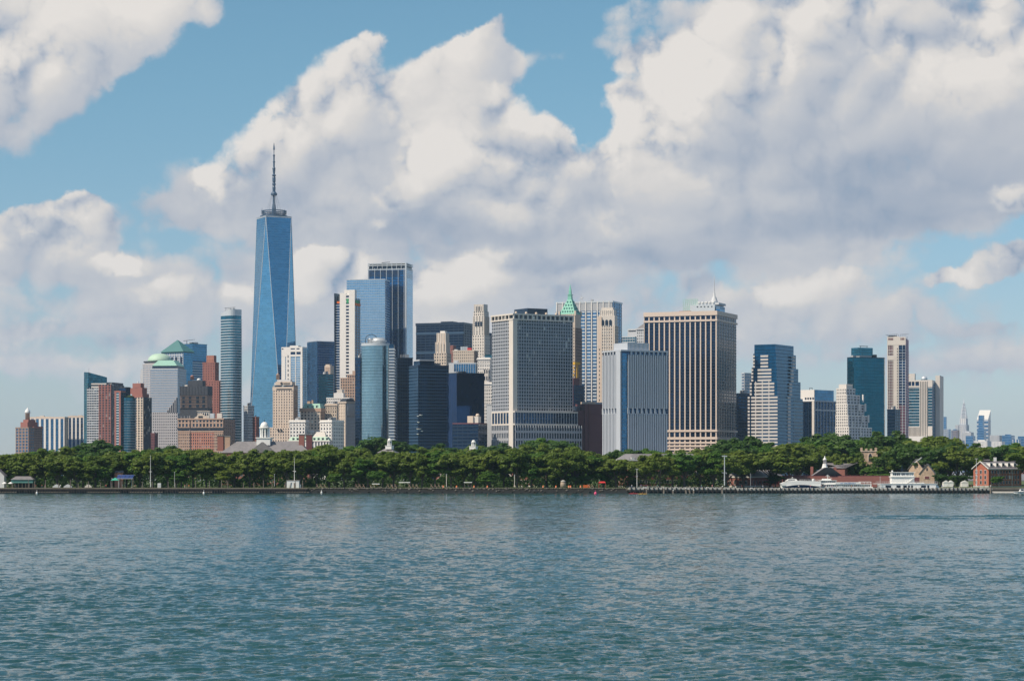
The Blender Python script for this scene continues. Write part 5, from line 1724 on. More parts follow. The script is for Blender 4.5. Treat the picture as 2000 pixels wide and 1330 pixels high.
# --- stepped glass tower with beige bands
def stepped():
    b = Bld('office_tower', 'blue-green glass tower with beige striped corners stepping inward towards the top', (1462, 1519, 1568), 2760, 30)
    z = b.z
    W_, D_ = b.wL, b.wR
    T = b.tier('glazing', None, 776, M['g_step'])
    # glass rises in setbacks
    b.tier('glazing_setback', 776, 743, M['g_step'], fx=(.06, .98), fy=(.0, .93))
    b.tier('glazing_setback', 743, 717, M['g_step'], fx=(.11, .96), fy=(.0, .86))
    b.tier('glazing_setback', 717, 690, M['g_step'], fx=(.16, .94), fy=(.0, .79))
    b.tier('glazing_top', 690, 672, M['g_step'], fx=(.20, .92), fy=(.0, .72))
    zt, zb = z(690), 0
    pit = (z(690) - z(717)) / 4
    n = int(zt / pit)
    steps = [(z(771), .10, 1.0, .0), (z(744), .21, .89, .05), (z(717), .32, .79, .10), (z(690), .42, .68, .15)]
    for k in range(n + 1):
        zz = zt - (k + 1) * pit
        if zz < 0: break
        lvl = 0
        for i, s_ in enumerate(steps):
            if zz < s_[0] - .1:
                lvl = i
                break
        _, f0, f1, off = steps[lvl]
        fx0 = [0, .07, .12, .17][lvl]
        b.add('beige_band', (-W_ * (1 - f0), -W_ * (1 - f1), -.8, .05, zz, zz + pit * .55), M['bandbeige'])
        b.add('beige_corner', (-W_ * (1 - fx0) - .6, -W_ * (1 - fx0) + W_ * .05, -1.0, 6, zz, zz + pit * .58), M['bandbeige'])
        ye = D_ * [.48, .40, .36, .32][lvl] * .0 + b.v(1538 + 3 * lvl)
        b.add('beige_corner', (-.3, .9, ye, ye + D_ * .10, zz, zz + pit * .58), M['bandbeige'])
    for k in range(3):
        x = -W_ * (1 - (.05 + .345 * k * .66 + .2))
        b.add('window_mullion', (x - .5, x + .5, -.75, .04, 0, z(744)), M['bandbeige'])
    b.fac((T[0], T[1], 0, D_, 0, z(690)), 'R', 0, n, 0, .3, .2, M['bandblue'], rng=(.55, 1)) if False else None
    Tn = (T[0], T[1], 0, D_, 0, z(776))
    b.fac(Tn, 'R', 0, int(z(776) / pit), 0, .4, .3, M['bandblue'], rng=(.62, 1.0))
M['bandbeige'] = solid('beige_granite_band', (0.54, 0.50, 0.47), var=.06)
M['bandblue'] = solid('blue_spandrel', (0.04, 0.10, 0.16), rough=.35)
stepped()

def white_house_block():
    b = Bld('office_block', 'dark glass block with a bright white penthouse wall and pale fins', (1560, 1590, 1632), 2980, 40)
    z = b.z
    T = b.tier('glazing', None, 783, M['g_navy'])
    b.fac(T, 'R', 7, 0, .12, 0, .8, M['lgrey'])
    b.fac(T, 'L', 3, 0, .12, 0, .8, M['navy'])
    b.add('cross_band', (-.1, 1.0, 0, b.wR, z(802), z(799)), M['lgrey'])
    b.add('corner_fin', (-2.4, .9, -1.4, 1.2, 0, z(783)), M['pale'])
    b.add('roof_slab', (T[0] - .5, 1.2, -1.2, b.wR + .5, z(784), z(782)), M['lgrey'])
    P = b.tier('penthouse', 782, 761, M['white'], fx=(.1, .98), fy=(.02, .25))
    b.mesh('penthouse_glazing', boxes_mesh('penthouse_glazing', [(-b.wL * .5, -.2, b.wR * .05, b.wR * .92, z(782), z(761))], M['g_blue']))
    for k in range(4):
        b.add('penthouse_window', (-b.wL * (.62 - .16 * k), -b.wL * (.52 - .16 * k), P[2] - .3, P[2] + .1, z(780), z(776)), M['navy'])
    b.mesh('roof_railing', tube_mesh('roof_railing', [((-8, 2, z(761)), (-8, 2, z(757)), .3, .3), ((-4, 2, z(761)), (-4, 2, z(757)), .3, .3), ((-8, 2, z(757.4)), (-4, 2, z(757.4)), .3, .3)], M['dark']))
white_house_block()

def cream_steps():
    b = Bld('stone_tower', 'pale cream stone tower stepping down like a staircase to the right', (1632, 1658, 1702), 2900, 36)
    z = b.z
    steps = [(1.0, 835), (.86, 812), (.72, 790), (.56, 772), (.38, 759)]
    D_, W_ = b.wR, b.wL
    prev = None
    for i, (f, yt) in enumerate(steps):
        T = b.tier('glazing', None if prev is None else prev, yt, M['g_win'], fx=(.02 * i, 1 - .05 * i), fy=(0, f))
        nn = b.nf(T, 3.8)
        b.fac(T, 'L', 6, nn, .52, .45, .7, M['white'])
        b.fac(T, 'R', max(2, int(8 * f)), nn, .35, .35, .5, M['lgrey'])
        b.parapet(T, .8, .5, M['white'])
        prev = yt
    T = b.tier('top_block', 759, 750, M['white'], fx=(.2, .75), fy=(.03, .3))
    b.fac(T, 'R', 5, 0, .4, 0, .4, M['pale'])
    b.fac(T, 'L', 4, 0, .4, 0, .4, M['white'])
    for f, yt in ((.62, 772), (.72, 790), (.45, 790), (.86, 812), (.6, 812), (.5, 835)):
        b.add('dormer_shaft', (-.1, 1.4, D_ * f - 2, D_ * f, z(yt + 12), z(yt - 3)), M['white'])
cream_steps()

def green_oct():
    b = Bld('glass_tower', 'dark green octagonal glass tower with a glazed roof box', (1648, 1672, 1735), 3050, 60)
    z = b.z
    W_, D_ = b.wL, b.wR
    c = 7
    pts = [(-W_, c), (-W_ + c, 0), (-c * .6, 0), (0, c), (0, D_ - c), (-c, D_), (-W_ + c, D_), (-W_, D_ - c)]
    b.mesh('glazing', prism_mesh('glazing', pts, 0, z(698), M['g_green']))
    b.mesh('roof_rim', ring_stack('roof_rim', pts, [z(698)], .8, .15, M['dark']))
    b.add('roof_base', (-W_ * .85, -W_ * .25, D_ * .2, D_ * .58, z(698), z(693)), M['lgrey'])
    b.mesh('roof_box', boxes_mesh('roof_box', [(-W_ * .87, -W_ * .22, D_ * .18, D_ * .6, z(693), z(678))], M['g_teal']))
    b.mesh('roof_rail', tube_mesh('roof_rail', [((-W_ * .3, D_ * .25, z(678)), (-W_ * .3, D_ * .25, z(674.5)), .3, .3), ((-W_ * .3, D_ * .45, z(678)), (-W_ * .3, D_ * .45, z(674.5)), .3, .3), ((-W_ * .3, D_ * .22, z(675)), (-W_ * .3, D_ * .48, z(675)), .4, .4)], M['dark']))
    b.add('roof_unit', (-W_ * .5, -W_ * .3, D_ * .02, D_ * .12, z(698), z(693.5)), M['grey'])
    b.add('roof_unit', (-W_ * .5, -W_ * .2, D_ * .62, D_ * .72, z(698), z(691)), M['dark'])
green_oct()

def construction():
    b = Bld('tower_under_construction', 'unfinished pale concrete tower with open floors and pink sheathing', (1733, 1769, 1776), 3130, 14)
    z = b.z
    T = b.tier('inner_core', None, 660, M['pinkpan'], fx=(.03, .97), fy=(.04, .96))
    T = b.tier('x', None, 657, M['pale'], mesh=False)
    W_, D_ = b.wL, b.wR
    def X_(f): return -W_ * (1 - f)
    b.add('side_column', (X_(0), X_(.05), -.6, D_, 0, z(657)), M['pale'])
    b.add('shear_wall', (X_(.34), X_(.62), -.6, 4, z(820), z(657)), M['pale'])
    b.add('shear_wall', (X_(.40), X_(.58), -.6, 4, 0, z(820)), M['pale'])
    b.add('head_wall', (X_(.0), X_(1), -.8, 4, z(674), z(658)), M['pale'])
    b.add('mid_wall', (X_(0), X_(.5), -.7, 3, z(703), z(695)), M['pale'])
    for f in (.06, .13, .20, .27, .72, .80, .87):
        b.add('head_opening', (X_(f), X_(f + .05), -1.0, -.7, z(664), z(660)), M['dkred'])
    n = int(z(674) / 3.7)
    for k in range(n):
        zz = k * 3.7
        b.add('floor_slab', (X_(.05), X_(1.0), -.5, D_ + .4, zz, zz + .55), M['lgrey'])
        b.add('slot_window', (X_(.53), X_(.57), -.75, -.5, zz + 1, zz + 3), M['dark'])
    for f in (.12, .2, .28, .33):
        b.add('window_post', (X_(f), X_(f + .02), -.55, .2, 0, z(674)), M['pale'])
    for f in (.82, .99):
        b.add('edge_column', (X_(f) - .3, X_(f) + .3, -.55, .2, 0, z(674)), M['alum'])
    b.mesh('open_bay', boxes_mesh('open_bay', [(X_(.64), X_(.96), -.15, .8, z(790), z(674))], M['g_navy']))
    hs = []
    for k in range(24):
        za, zb = z(860) + (z(660) - z(860)) * k / 24, z(860) + (z(660) - z(860)) * (k + 1) / 24
        hs += [((1.5, 2, za), (1.5, 6, zb), .25, .25), ((1.5, 6, za), (1.5, 2, zb), .25, .25)]
    hs += [((1.5, q, 0), (1.5, q, z(657)), .4, .4) for q in (2, 6)]
    b.mesh('hoist_mast', tube_mesh('hoist_mast', hs, M['steel'], 4))
    for k in range(6):
        b.add('safety_screen', (X_(.62), X_(1.04), -1.4, -1.1, z(700 - 4.5 * k), z(699.3 - 4.5 * k)), M['dark'])
    rail = [((X_(-.1), 2, z(653.5)), (X_(.55), 2, z(652.5)), .25, .25), ((X_(.7), 2, z(653)), (X_(1.15), 2, z(652.5)), .25, .25)]
    rail += [((X_(.1 * k), 2, z(657)), (X_(.1 * k), 2, z(653)), .2, .2) for k in range(11)]
    b.mesh('roof_railing', tube_mesh('roof_railing', rail, M['dark'], 4))
    b.add('roof_formwork', (X_(.05), X_(.5), 1, 8, z(657), z(655)), M['dark'])
construction()
tower('glass_block', 'dark teal block at the foot of the unfinished tower', (1733, 1748, 1758), 800, 2990, 30, 'g_band', 'navy', (4, .1, .3, .4), (3, .1, .3, .4), 4, .6)

def rib_stone():
    b = Bld('office_tower', 'stone tower with vertical ribs and green glass bays at the right end of downtown', (1773, 1820, 1833), 3700, 16)
    z = b.z
    W_, D_ = b.wL, b.wR
    T = b.tier('glazing', None, 742, M['g_teal'])
    def X_(px): return b.u(px)
    n = int((z(752) - z(833)) / 4.6)
    for lo, hi in ((1774, 1796), (1813, 1821)):
        for k in range(n):
            zz = z(833) + k * 4.6
            b.add('pale_sill', (X_(lo), X_(hi), -.5, .05, zz, zz + .8), M['lgrey'])
    b.add('rib_wall', (X_(1796), X_(1812), -1.0, .06, 0, z(742)), M['pale'])
    for k in range(5):
        x = X_(1797.5 + 3.2 * k)
        b.add('dark_slot', (x, x + .9, -1.2, -.9, 4, z(745)), M['dark'])
    b.add('base_wall', (X_(1774), X_(1821), -.8, .05, 0, z(833)), M['pale'])
    for k in range(9):
        x = X_(1776 + 2.4 * k)
        b.add('dark_slot', (x, x + .8, -1.0, -.7, 2, z(834)), M['dark'])
    for lo, hi in ((1774, 1779.5), (1781, 1786), (1788, 1795)):
        b.add('top_window', (X_(lo), X_(hi), -.9, -.2, z(753), z(745)), M['g_navy'])
    b.add('top_band', (X_(1774), X_(1821), -.7, .04, z(756), z(742)), M['pale'])
    b.fac(T, 'R', 5, b.nf(T, 5), .3, .2, .4, M['g_blue'])
    b.add('stair_slab', (X_(1821), X_(1821) + 7, D_ * .45, D_ * 1.02, 0, z(731)), M['pale'])
    b.add('roof_house', (X_(1774), X_(1786), 5, 18, z(742), z(729)), M['pale'])
    b.mesh('roof_dome', lathe_mesh('roof_dome', [(5, 0), (5, 3), (3.5, 5.5), (1, 6.6)], M['alum'], 14), loc=(X_(1804), 8, z(742)))
    b.add('podium', (X_(1771), X_(1812), -14, -2, 0, z(852)), M['white'])
rib_stone()

# ================================================================== far midtown
def far(name, label, x0, x1, yt, Y, mat='g_mid', wall='lgrey', nb=6, cap=None):
    b = Bld(name, label, (x0, x1 - (x1 - x0) * .25, x1), Y, 22, group='hazy far-off midtown towers')
    T = b.tier('wall', None, yt, M[mat])
    if nb:
        b.fac(T, 'L', nb, 0, .4, 0, 1.2, M[wall])
    if cap:
        b.tier('roof_house', yt, yt - cap, M[wall], fx=(.25, .75), fy=(.2, .7))
    return b
far('far_tower', 'far pinkish stone block hard by the ribbed stone tower', 1832, 1842, 833, 8200, 'lime', 'lime', 4, 3)
far('far_tower', 'far slim grey-blue needle block standing alone on the hazy skyline', 1843, 1849, 814, 9300, 'g_mid', 'grey', 0)
far('far_tower', 'far flat blue block left of the needle-topped skyscraper', 1841, 1857, 838, 7800, 'g_mid', 'lgrey', 6)
far('far_tower', 'far pink and blue paired block just left of the needle-topped skyscraper', 1858, 1874, 840, 7600, 'tan', 'g_mid', 5, 2)
far('far_tower', 'far thin antenna-like block left of the needle-topped skyscraper', 1866, 1873, 830, 9000, 'lgrey', 'lgrey', 3)
far('far_tower', 'far grey stone block right of the needle-topped skyscraper', 1879, 1902, 844, 7700, 'lgrey', 'lgrey', 8, 2)
far('far_tower', 'far deep blue block below the slanted white roof', 1886, 1905, 851, 7200, 'g_mid', 'g_mid', 0)
far('far_tower', 'far slim blue glass tower in front of the slanted white roof', 1911, 1922.5, 811, 8300, 'g_mid', 'g_mid', 0)
far('far_tower', 'far blue block at the foot of the slim blue glass tower', 1909, 1926, 837, 7900, 'g_mid', 'g_mid', 0)
far('far_tower', 'far grey-white low slab below the slanted white roof', 1902, 1937, 861, 6800, 'lgrey', 'white', 10, 2)
far('far_tower', 'far pale grey block right of the slanted white roof', 1933, 1958, 850, 7500, 'grey', 'lgrey', 8)
far('far_tower', 'far white low slab with a dark band, right part of the hazy skyline', 1936, 1963, 862, 6700, 'white', 'lgrey', 7)
far('far_tower', 'far broad blue block carrying white roof domes', 1957, 1982, 850, 7100, 'g_mid', 'g_mid', 0, 2)
far('far_tower', 'far blue block at the right edge of the skyline', 1988, 2004, 852, 7000, 'g_mid', 'g_mid', 0)
far('far_tower', 'far low blue block with one pale patch near the right edge', 1978, 1994, 858, 6900, 'g_mid', 'lgrey', 2)
far('far_tower', 'far dark blue low block just above the trees left of the right brick house', 1872, 1884, 860, 6600, 'g_mid', 'lgrey', 4)
far('far_tower', 'far small red brick block at the right frame edge above the trees', 1993, 2006, 872, 6400, 'red', 'red', 4)

def needle_tower():
    Y = 8900
    b = Bld('skyscraper', 'far art deco skyscraper with a tiered arched crown and needle spire', (1873, 1887, 1892), Y, 18)
    z = b.z
    T = b.tier('glazing', None, 829, M['g_mid'])
    b.fac(T, 'L', 6, 0, .55, 0, 1.5, M['white'])
    b.fac(T, 'R', 4, 0, .5, 0, 1.5, M['lgrey'])
    T1 = b.tier('upper_shaft', 829, 817, M['lgrey'], fx=(.08, .92), fy=(.1, .9))
    b.fac(T1, 'L', 3, 0, .4, 0, 1.5, M['white'])
    cx, cy = -b.wL / 2, b.wR / 2
    hw = b.wL * .42
    rows = [(817, 1.0), (810, .93), (804, .78), (798, .6), (792, .42), (786, .22), (779, .06), (777.5, .02)]
    for k in range(len(rows) - 1):
        (ya, fa), (yb, fb) = rows[k], rows[k + 1]
        q0 = [(cx - hw * fa, cy - hw * fa), (cx + hw * fa, cy - hw * fa), (cx + hw * fa, cy + hw * fa), (cx - hw * fa, cy + hw * fa)]
        fb2 = fb * 1.06 if k < 5 else fb
        q1 = [(cx + (p[0] - cx) * fb2 / fa, cy + (p[1] - cy) * fb2 / fa) for p in q0]
        b.mesh('crown_tier', prism_mesh('crown_tier', q0, z(ya), z(yb), M['alum'] if k % 2 else M['lgrey'], q1))
        if k < 5:
            arch = [(hw * fa * .7 * math.cos(t), (z(yb) - z(ya)) * .85 * math.sin(t)) for t in np.linspace(0, math.pi, 9)]
            o = b.mesh('crown_arch', prism_mesh('crown_arch', arch, -1, 1, M['steel']), loc=(cx, cy - hw * (fa + fb) / 2 - .8, z(ya)))
            o.rotation_euler = (R(90), 0, 0)
needle_tower()
def slant_roof():
    Y = 9100
    b = Bld('skyscraper', 'far tower with a brilliant white slanted roof', (1908, 1930, 1935), Y, 14)
    z = b.z
    T = b.tier('glazing', None, 819, M['lgrey'])
    b.fac(T, 'L', 0, 14, 0, .5, 1.2, M['g_mid'])
    x0, x1, y0, y1 = T[:4]
    b.mesh('slanted_roof', prism_mesh('slanted_roof', [(x0, y0), (x1, y0), (x1, y1), (x0, y1)], z(819), [z(818.5), z(818.5), z(798), z(798)], M['brightalu']))
M['brightalu'] = solid('bright_white_metal', (0.86, 0.82, 0.74), rough=.6, var=.02)
slant_roof()

# ================================================================== the island
def leaf_mat(name, c1, c2):
    m, t, b = new_mat(name)
    oi = t.node('ShaderNodeObjectInfo')
    g = t.node('ShaderNodeNewGeometry')
    n = t.noise(g.outputs['Position'], .22, 4, .6).outputs['Fac']
    ri = t.math('MULTIPLY_ADD', oi.outputs['Random'], .45, t.math('MULTIPLY', t.maprange(n, .3, .7), .55))
    cc = t.mix(ri, c1, c2)
    t.l.new(cc, b.inputs['Base Color'])
    b.inputs['Roughness'].default_value = .6
    tr = t.node('ShaderNodeBsdfTranslucent', {'Color': cc})
    mx = t.node('ShaderNodeMixShader', {0: .5})
    t.l.new(b.outputs[0], mx.inputs[1])
    t.l.new(tr.outputs[0], mx.inputs[2])
    t.l.new(mx.outputs[0], t.n['Material Output'].inputs['Surface'])
    return m
M['leaf_a'] = leaf_mat('plane_tree_leaves', (0.100, 0.175, 0.018), (0.190, 0.250, 0.032))
M['leaf_b'] = leaf_mat('dark_oak_leaves', (0.040, 0.110, 0.018), (0.085, 0.165, 0.026))
M['leaf_c'] = leaf_mat('fresh_green_leaves', (0.065, 0.170, 0.016), (0.120, 0.230, 0.028))
M['bark'] = solid('grey_bark', (0.11, 0.09, 0.07), var=.25, scale=.8)

def crown_mesh(seed, mat, n_clump=70, per=62, leaf=.034, flat=.62, base=.30, spread=1.0):
    """a crown of unit height 1 and width about .7; leaf-sized faces gathered in clumps through an uneven volume"""
    rg = np.random.default_rng(seed)
    # a handful of main boughs, each carrying clumps
    nb = 7
    bough = []
    for i in range(nb):
        a = 2 * math.pi * (i + rg.uniform(-.3, .3)) / nb
        rr = rg.uniform(.10, .24) * spread
        bough.append((rr * math.cos(a), rr * math.sin(a), rg.uniform(base + .16, .78), rg.uniform(.13, .2)))
    bough.append((rg.uniform(-.06, .06), rg.uniform(-.06, .06), .80, .17))
    cs = []
    for i in range(n_clump):
        bx_, by_, bz_, br = bough[rg.integers(len(bough))]
        d = rg.normal(size=3)
        d /= np.linalg.norm(d)
        q = br * rg.uniform(.55, 1.1)
        cs.append((bx_ + d[0] * q, by_ + d[1] * q, min(.985, max(base, bz_ + d[2] * q * flat * 1.3))))
    V, F = [], []
    for c in cs:
        cr_ = rg.uniform(.045, .085)
        pts = rg.normal(size=(per, 3))
        pts /= np.linalg.norm(pts, axis=1)[:, None]
        rad = cr_ * rg.uniform(.35, 1.12, per)
        P = np.array(c) + pts * rad[:, None] * np.array([1.15, 1.15, .75])
        for p, nrm in zip(P, pts):
            nn = Vector(nrm * 1.0 + rg.normal(size=3) * .38 + np.array([0, 0, .45])).normalized()
            a = nn.orthogonal().normalized()
            b2 = nn.cross(a)
            t = rg.uniform(0, 6.28)
            a, b2 = a * math.cos(t) + b2 * math.sin(t), b2 * math.cos(t) - a * math.sin(t)
            s = leaf * rg.uniform(.6, 1.2)
            k = len(V)
            pv = Vector(p)
            V += [tuple(pv - a * s), tuple(pv - b2 * s * .6), tuple(pv + a * s), tuple(pv + b2 * s * .6)]
            F.append((k, k + 1, k + 2, k + 3))
    me = bpy.data.meshes.new('crown')
    me.from_pydata(V, [], F)
    me.materials.append(mat)
    tr = [((0, 0, 0), (0.006, 0, .2), .022, .016), ((0.006, 0, .2), (0, 0.008, base + .12), .016, .012), ((0, .008, base + .12), (0, 0, .72), .012, .004)]
    for x, y, z, r in bough[:-1]:
        z0 = rg.uniform(.17, base + .05)
        tr.append(((0.003, 0.002, z0), (x * .55, y * .55, (z0 + z) / 2), .011, .008))
        tr.append(((x * .55, y * .55, (z0 + z) / 2), (x, y, z), .008, .003))
    tm = tube_mesh('trunk', tr, M['bark'], 6)
    return me, tm

PROTO = {'a': [crown_mesh(11 + i, M['leaf_a'], 84 + 6 * i, 68, base=.24, spread=1.12) for i in range(5)],
         'b': [crown_mesh(41 + i, M['leaf_b'], 92, 68, base=.16, spread=.95 + .12 * i) for i in range(3)],
         'c': [crown_mesh(71 + i, M['leaf_c'], 92, 68, base=.18, spread=.9 + .15 * i) for i in range(3)]}

LAND = [(75, 'the brown brick beacon tower'), (163, 'the striped apartment slabs'), (265, 'the wedge-topped teal tower'), (350, 'the grey copper-roofed towers'), (425, 'the orange gabled brick block'),
        (530, 'the big white domed cupola'), (608, 'the tan lettered tower'), (700, 'the white stone office blocks'), (785, 'the curved teal glass tower'), (880, 'the dark banded tower'),
        (958, 'the plain navy mirrored slab'), (1050, 'the left grid tower half'), (1128, 'the right grid tower half'), (1180, 'the windowless dark red block'), (1240, 'the white ribbed tower\'s lit side'),
        (1303, 'the white ribbed tower\'s shaded side'), (1438, 'the cream-piered black tower'), (1568, 'the beige-striped stepped tower'), (1640, 'the white penthouse block'), (1735, 'the dark green octagonal tower'),
        (1835, 'the unfinished pale tower'), (1900, 'the far needle-topped skyscraper'), (9999, 'the gabled brick house')]
TREES = []
def tree(px, Y, ytop, wpx, kind='a', row='front-row'):
    TREES.append((px, Y, ytop, wpx, kind, row))

rt = random.Random(5)
PROF = [(-60, 881), (0, 880), (60, 881), (80, 873), (130, 875), (160, 872), (240, 876), (300, 875), (370, 872), (430, 872), (470, 873), (560, 873), (600, 872), (640, 870), (700, 872), (740, 879), (780, 878), (820, 870), (880, 873), (921, 876), (960, 870), (1010, 868),
        (1040, 866), (1120, 872), (1150, 876), (1175, 884), (1200, 880), (1240, 873), (1300, 874), (1390, 876), (1420, 872), (1480, 874), (1540, 868), (1580, 872), (1680, 880), (1720, 874), (1780, 870), (1850, 862), (1890, 874), (1940, 870), (2060, 872)]
def prof(px):
    return float(np.interp(px, [p[0] for p in PROF], [p[1] for p in PROF]))
# front row along the shore
x = -50.0
while x < 1420:
    w = rt.uniform(40, 60)
    if not (1222 < x < 1238):
        tree(x, SH + rt.uniform(24, 44), prof(x) + rt.uniform(4, 15), w * 1.3, rt.choice('aaaaac'))
    x += w * .54
# second row
x = -40.0
while x < 1980:
    w = rt.uniform(42, 62)
    lo = prof(x) + rt.uniform(0, 6)
    if 425 < x < 612: lo = max(lo, 880 + rt.uniform(0, 3))
    if 738 < x < 775: lo = max(lo, 882)
    if 910 < x < 932: lo = max(lo, 878)
    if 1655 < x < 1730: lo = 908
    if x < 1420 or x > 1735 or lo > 900: tree(x, SH + (rt.uniform(95, 150) if x < 1420 else rt.uniform(160, 200)), lo, w * 1.35, rt.choice('aaaabc'), 'second-row')
    x += w * .60
# big trees that stand out
for px, Y, yt, w, kd in ((190, 1560, 861, 90, 'b'), (165, 1600, 868, 60, 'b'), (735, 1600, 854, 95, 'b'), (700, 1620, 860, 70, 'c'), (1062, 1560, 857, 95, 'c'), (1100, 1540, 861, 80, 'b'), (1035, 1540, 863, 60, 'b'),
                         (1428, 1420, 858, 75, 'b'), (1462, 1440, 854, 80, 'b'), (1490, 1430, 862, 60, 'c'), (1540, 1425, 864, 80, 'a'), (1590, 1560, 851, 85, 'c'), (1625, 1580, 846, 85, 'b'), (1665, 1570, 849, 90, 'c'), (1715, 1580, 846, 90, 'b'),
                         (1752, 1590, 845, 80, 'b'), (1700, 1480, 862, 70, 'b'), (1644, 1440, 886, 44, 'a'), (1772, 1420, 868, 66, 'b'), (1790, 1500, 858, 80, 'a'), (1825, 1510, 853, 80, 'a'), (1855, 1520, 855, 80, 'a'), (1840, 1400, 876, 70, 'b'), (1870, 1400, 872, 66, 'a'),
                         (1905, 1560, 868, 80, 'b'), (1940, 1560, 866, 80, 'c'), (1975, 1540, 866, 80, 'c'), (2010, 1540, 868, 80, 'a'), (2018, 1330, 878, 74, 'a'), (1978, 1470, 872, 70, 'a'), (1562, 1470, 862, 70, 'a'), (1505, 1350, 874, 80, 'a'), (1450, 1340, 880, 70, 'a'), (1556, 1440, 872, 74, 'a'),
                         (860, 1560, 869, 80, 'b'), (930, 1560, 868, 76, 'a'), (985, 1560, 868, 80, 'b'), (640, 1560, 869, 80, 'a'), (330, 1560, 872, 80, 'b'), (90, 1560, 872, 80, 'c')):
    tree(px, Y, yt, w * 1.2, kd, 'tall background')
# small bushy trees near the shore
for px, Y, yt, w, kd in ((1674, 1440, 886, 30, 'a'), (1722, 1435, 892, 30, 'b'), (1700, 1432, 908, 30, 'c'), (1100, 1305, 908, 34, 'c'), (1140, 1305, 926, 24, 'c'), (952, 1300, 920, 30, 'c'), (700, 1305, 915, 24, 'b'), (652, 1300, 922, 20, 'c'), (205, 1300, 912, 26, 'c'), (150, 1300, 905, 40, 'a'), (1515, 1345, 926, 30, 'b'), (1862, 1370, 928, 22, 'b'), (1878, 1368, 928, 24, 'b'), (1838, 1368, 926, 22, 'b'), (1947, 1330, 928, 18, 'c'), (1910, 1345, 935, 12, 'c'), (1720, 1370, 922, 40, 'c'), (345, 1300, 922, 30, 'c'), (445, 1300, 915, 30, 'a')):
    tree(px, Y, yt, w * 1.35, kd, 'small low')
def plant_trees():
    TREES.sort()
    count = {}
    rr = random.Random(21)
    ordw = ['first', 'second', 'third', 'fourth', 'fifth', 'sixth', 'seventh', 'eighth', 'ninth', 'tenth', 'eleventh', 'twelfth', 'thirteenth', 'fourteenth']
    kindw = {'a': 'yellow-green', 'b': 'dark green', 'c': 'fresh green'}
    for px, Y, yt, w, kd, row in TREES:
        lm = next(l for e_, l in LAND if px < e_)
        key = (lm, row, kd)
        count[key] = count.get(key, 0) + 1
        n = count[key] - 1
        cm, tm = PROTO[kd][rr.randrange(len(PROTO[kd]))]
        hgt = (PZ(yt, Y) - GROUND_I) * 1.07
        wid = w * K * Y
        label = f'{ordw[n]} {kindw[kd]} {row} tree from the left below {lm}'
        r = empty('shade_tree', (PX(px, Y), Y, GROUND_I), rr.uniform(0, 6.28), label, 'tree', 'trees of the island shore')
        r.scale = (wid / .66, wid / .66, hgt)
        link('trunk', tm, r)
        link('crown', cm, r)
plant_trees()

# leaf mass added tall and dense to darken the gap behind the front row
def undergrowth_shade_fill():
    rg = np.random.default_rng(9)
    V, F = [], []
    for i in range(34000):
        px = rg.uniform(-60, 1420)
        Y = SH + rg.uniform(46, 84)
        hgt = 8.5 + 2.5 * math.sin(px * .05) + 2 * math.sin(px * .13 + 1)
        c = Vector((PX(px, Y), Y, GROUND_I + hgt * rg.random() ** .7))
        nn = Vector(rg.normal(size=3)).normalized()
        a = nn.orthogonal().normalized() * rg.uniform(.5, .9)
        b2 = nn.cross(a) * .7
        k = len(V)
        V += [tuple(c - a), tuple(c - b2), tuple(c + a), tuple(c + b2)]
        F.append((k, k + 1, k + 2, k + 3))
    me = bpy.data.meshes.new('undergrowth_shade_fill')
    me.from_pydata(V, [], F)
    me.materials.append(M['leaf_b'])
    o = link('undergrowth_shade_fill', me)
    tag(o, 'dense shrub mass added to darken the space under the shore trees', None, None, 'stuff')
undergrowth_shade_fill()

# ------------------------------------------------------------------ shore edges
def box_thing(name, label, cat, px0, px1, yb, yt, Y, depth, mat, group=None, part='body'):
    r = empty(name, (PX((px0 + px1) / 2, Y), Y, 0), 0, label, cat, group)
    w = (px1 - px0) * K * Y / 2
    link(part, boxes_mesh(part, [(-w, w, 0, depth, PZ(yb, Y), PZ(yt, Y))], mat), r)
    return r
def quay():
    r = empty('quay_wall', (PX(270, SH), SH, 0), 0, 'dark timber-faced quay wall along the left shore', 'quay')
    x0, x1 = PX(-60, SH) - PX(270, SH), PX(601, SH) - PX(270, SH)
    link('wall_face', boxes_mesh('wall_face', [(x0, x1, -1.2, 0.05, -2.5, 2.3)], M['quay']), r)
    link('coping', boxes_mesh('coping', [(x0, x1, -1.4, .8, 2.3, 2.85)], M['wood']), r)
    rr = random.Random(3)
    n = 130
    for i in range(n):
        x = x0 + (x1 - x0) * (i + .5) / n
        link('fender_pile', tube_mesh('fender_pile', [((x, -1.5, -2), (x, -1.5, rr.uniform(1.2, 2.2)), .28, .26)], M['pile'], 6), r)
    for i in range(7):
        x = x0 + (x1 - x0) * (i + .4 + rr.uniform(-.2, .2)) / 7
        link('rubbing_strake', boxes_mesh('rubbing_strake', [(x, x + 18, -1.62, -1.45, .4, .8)], M['wood']), r)
quay()
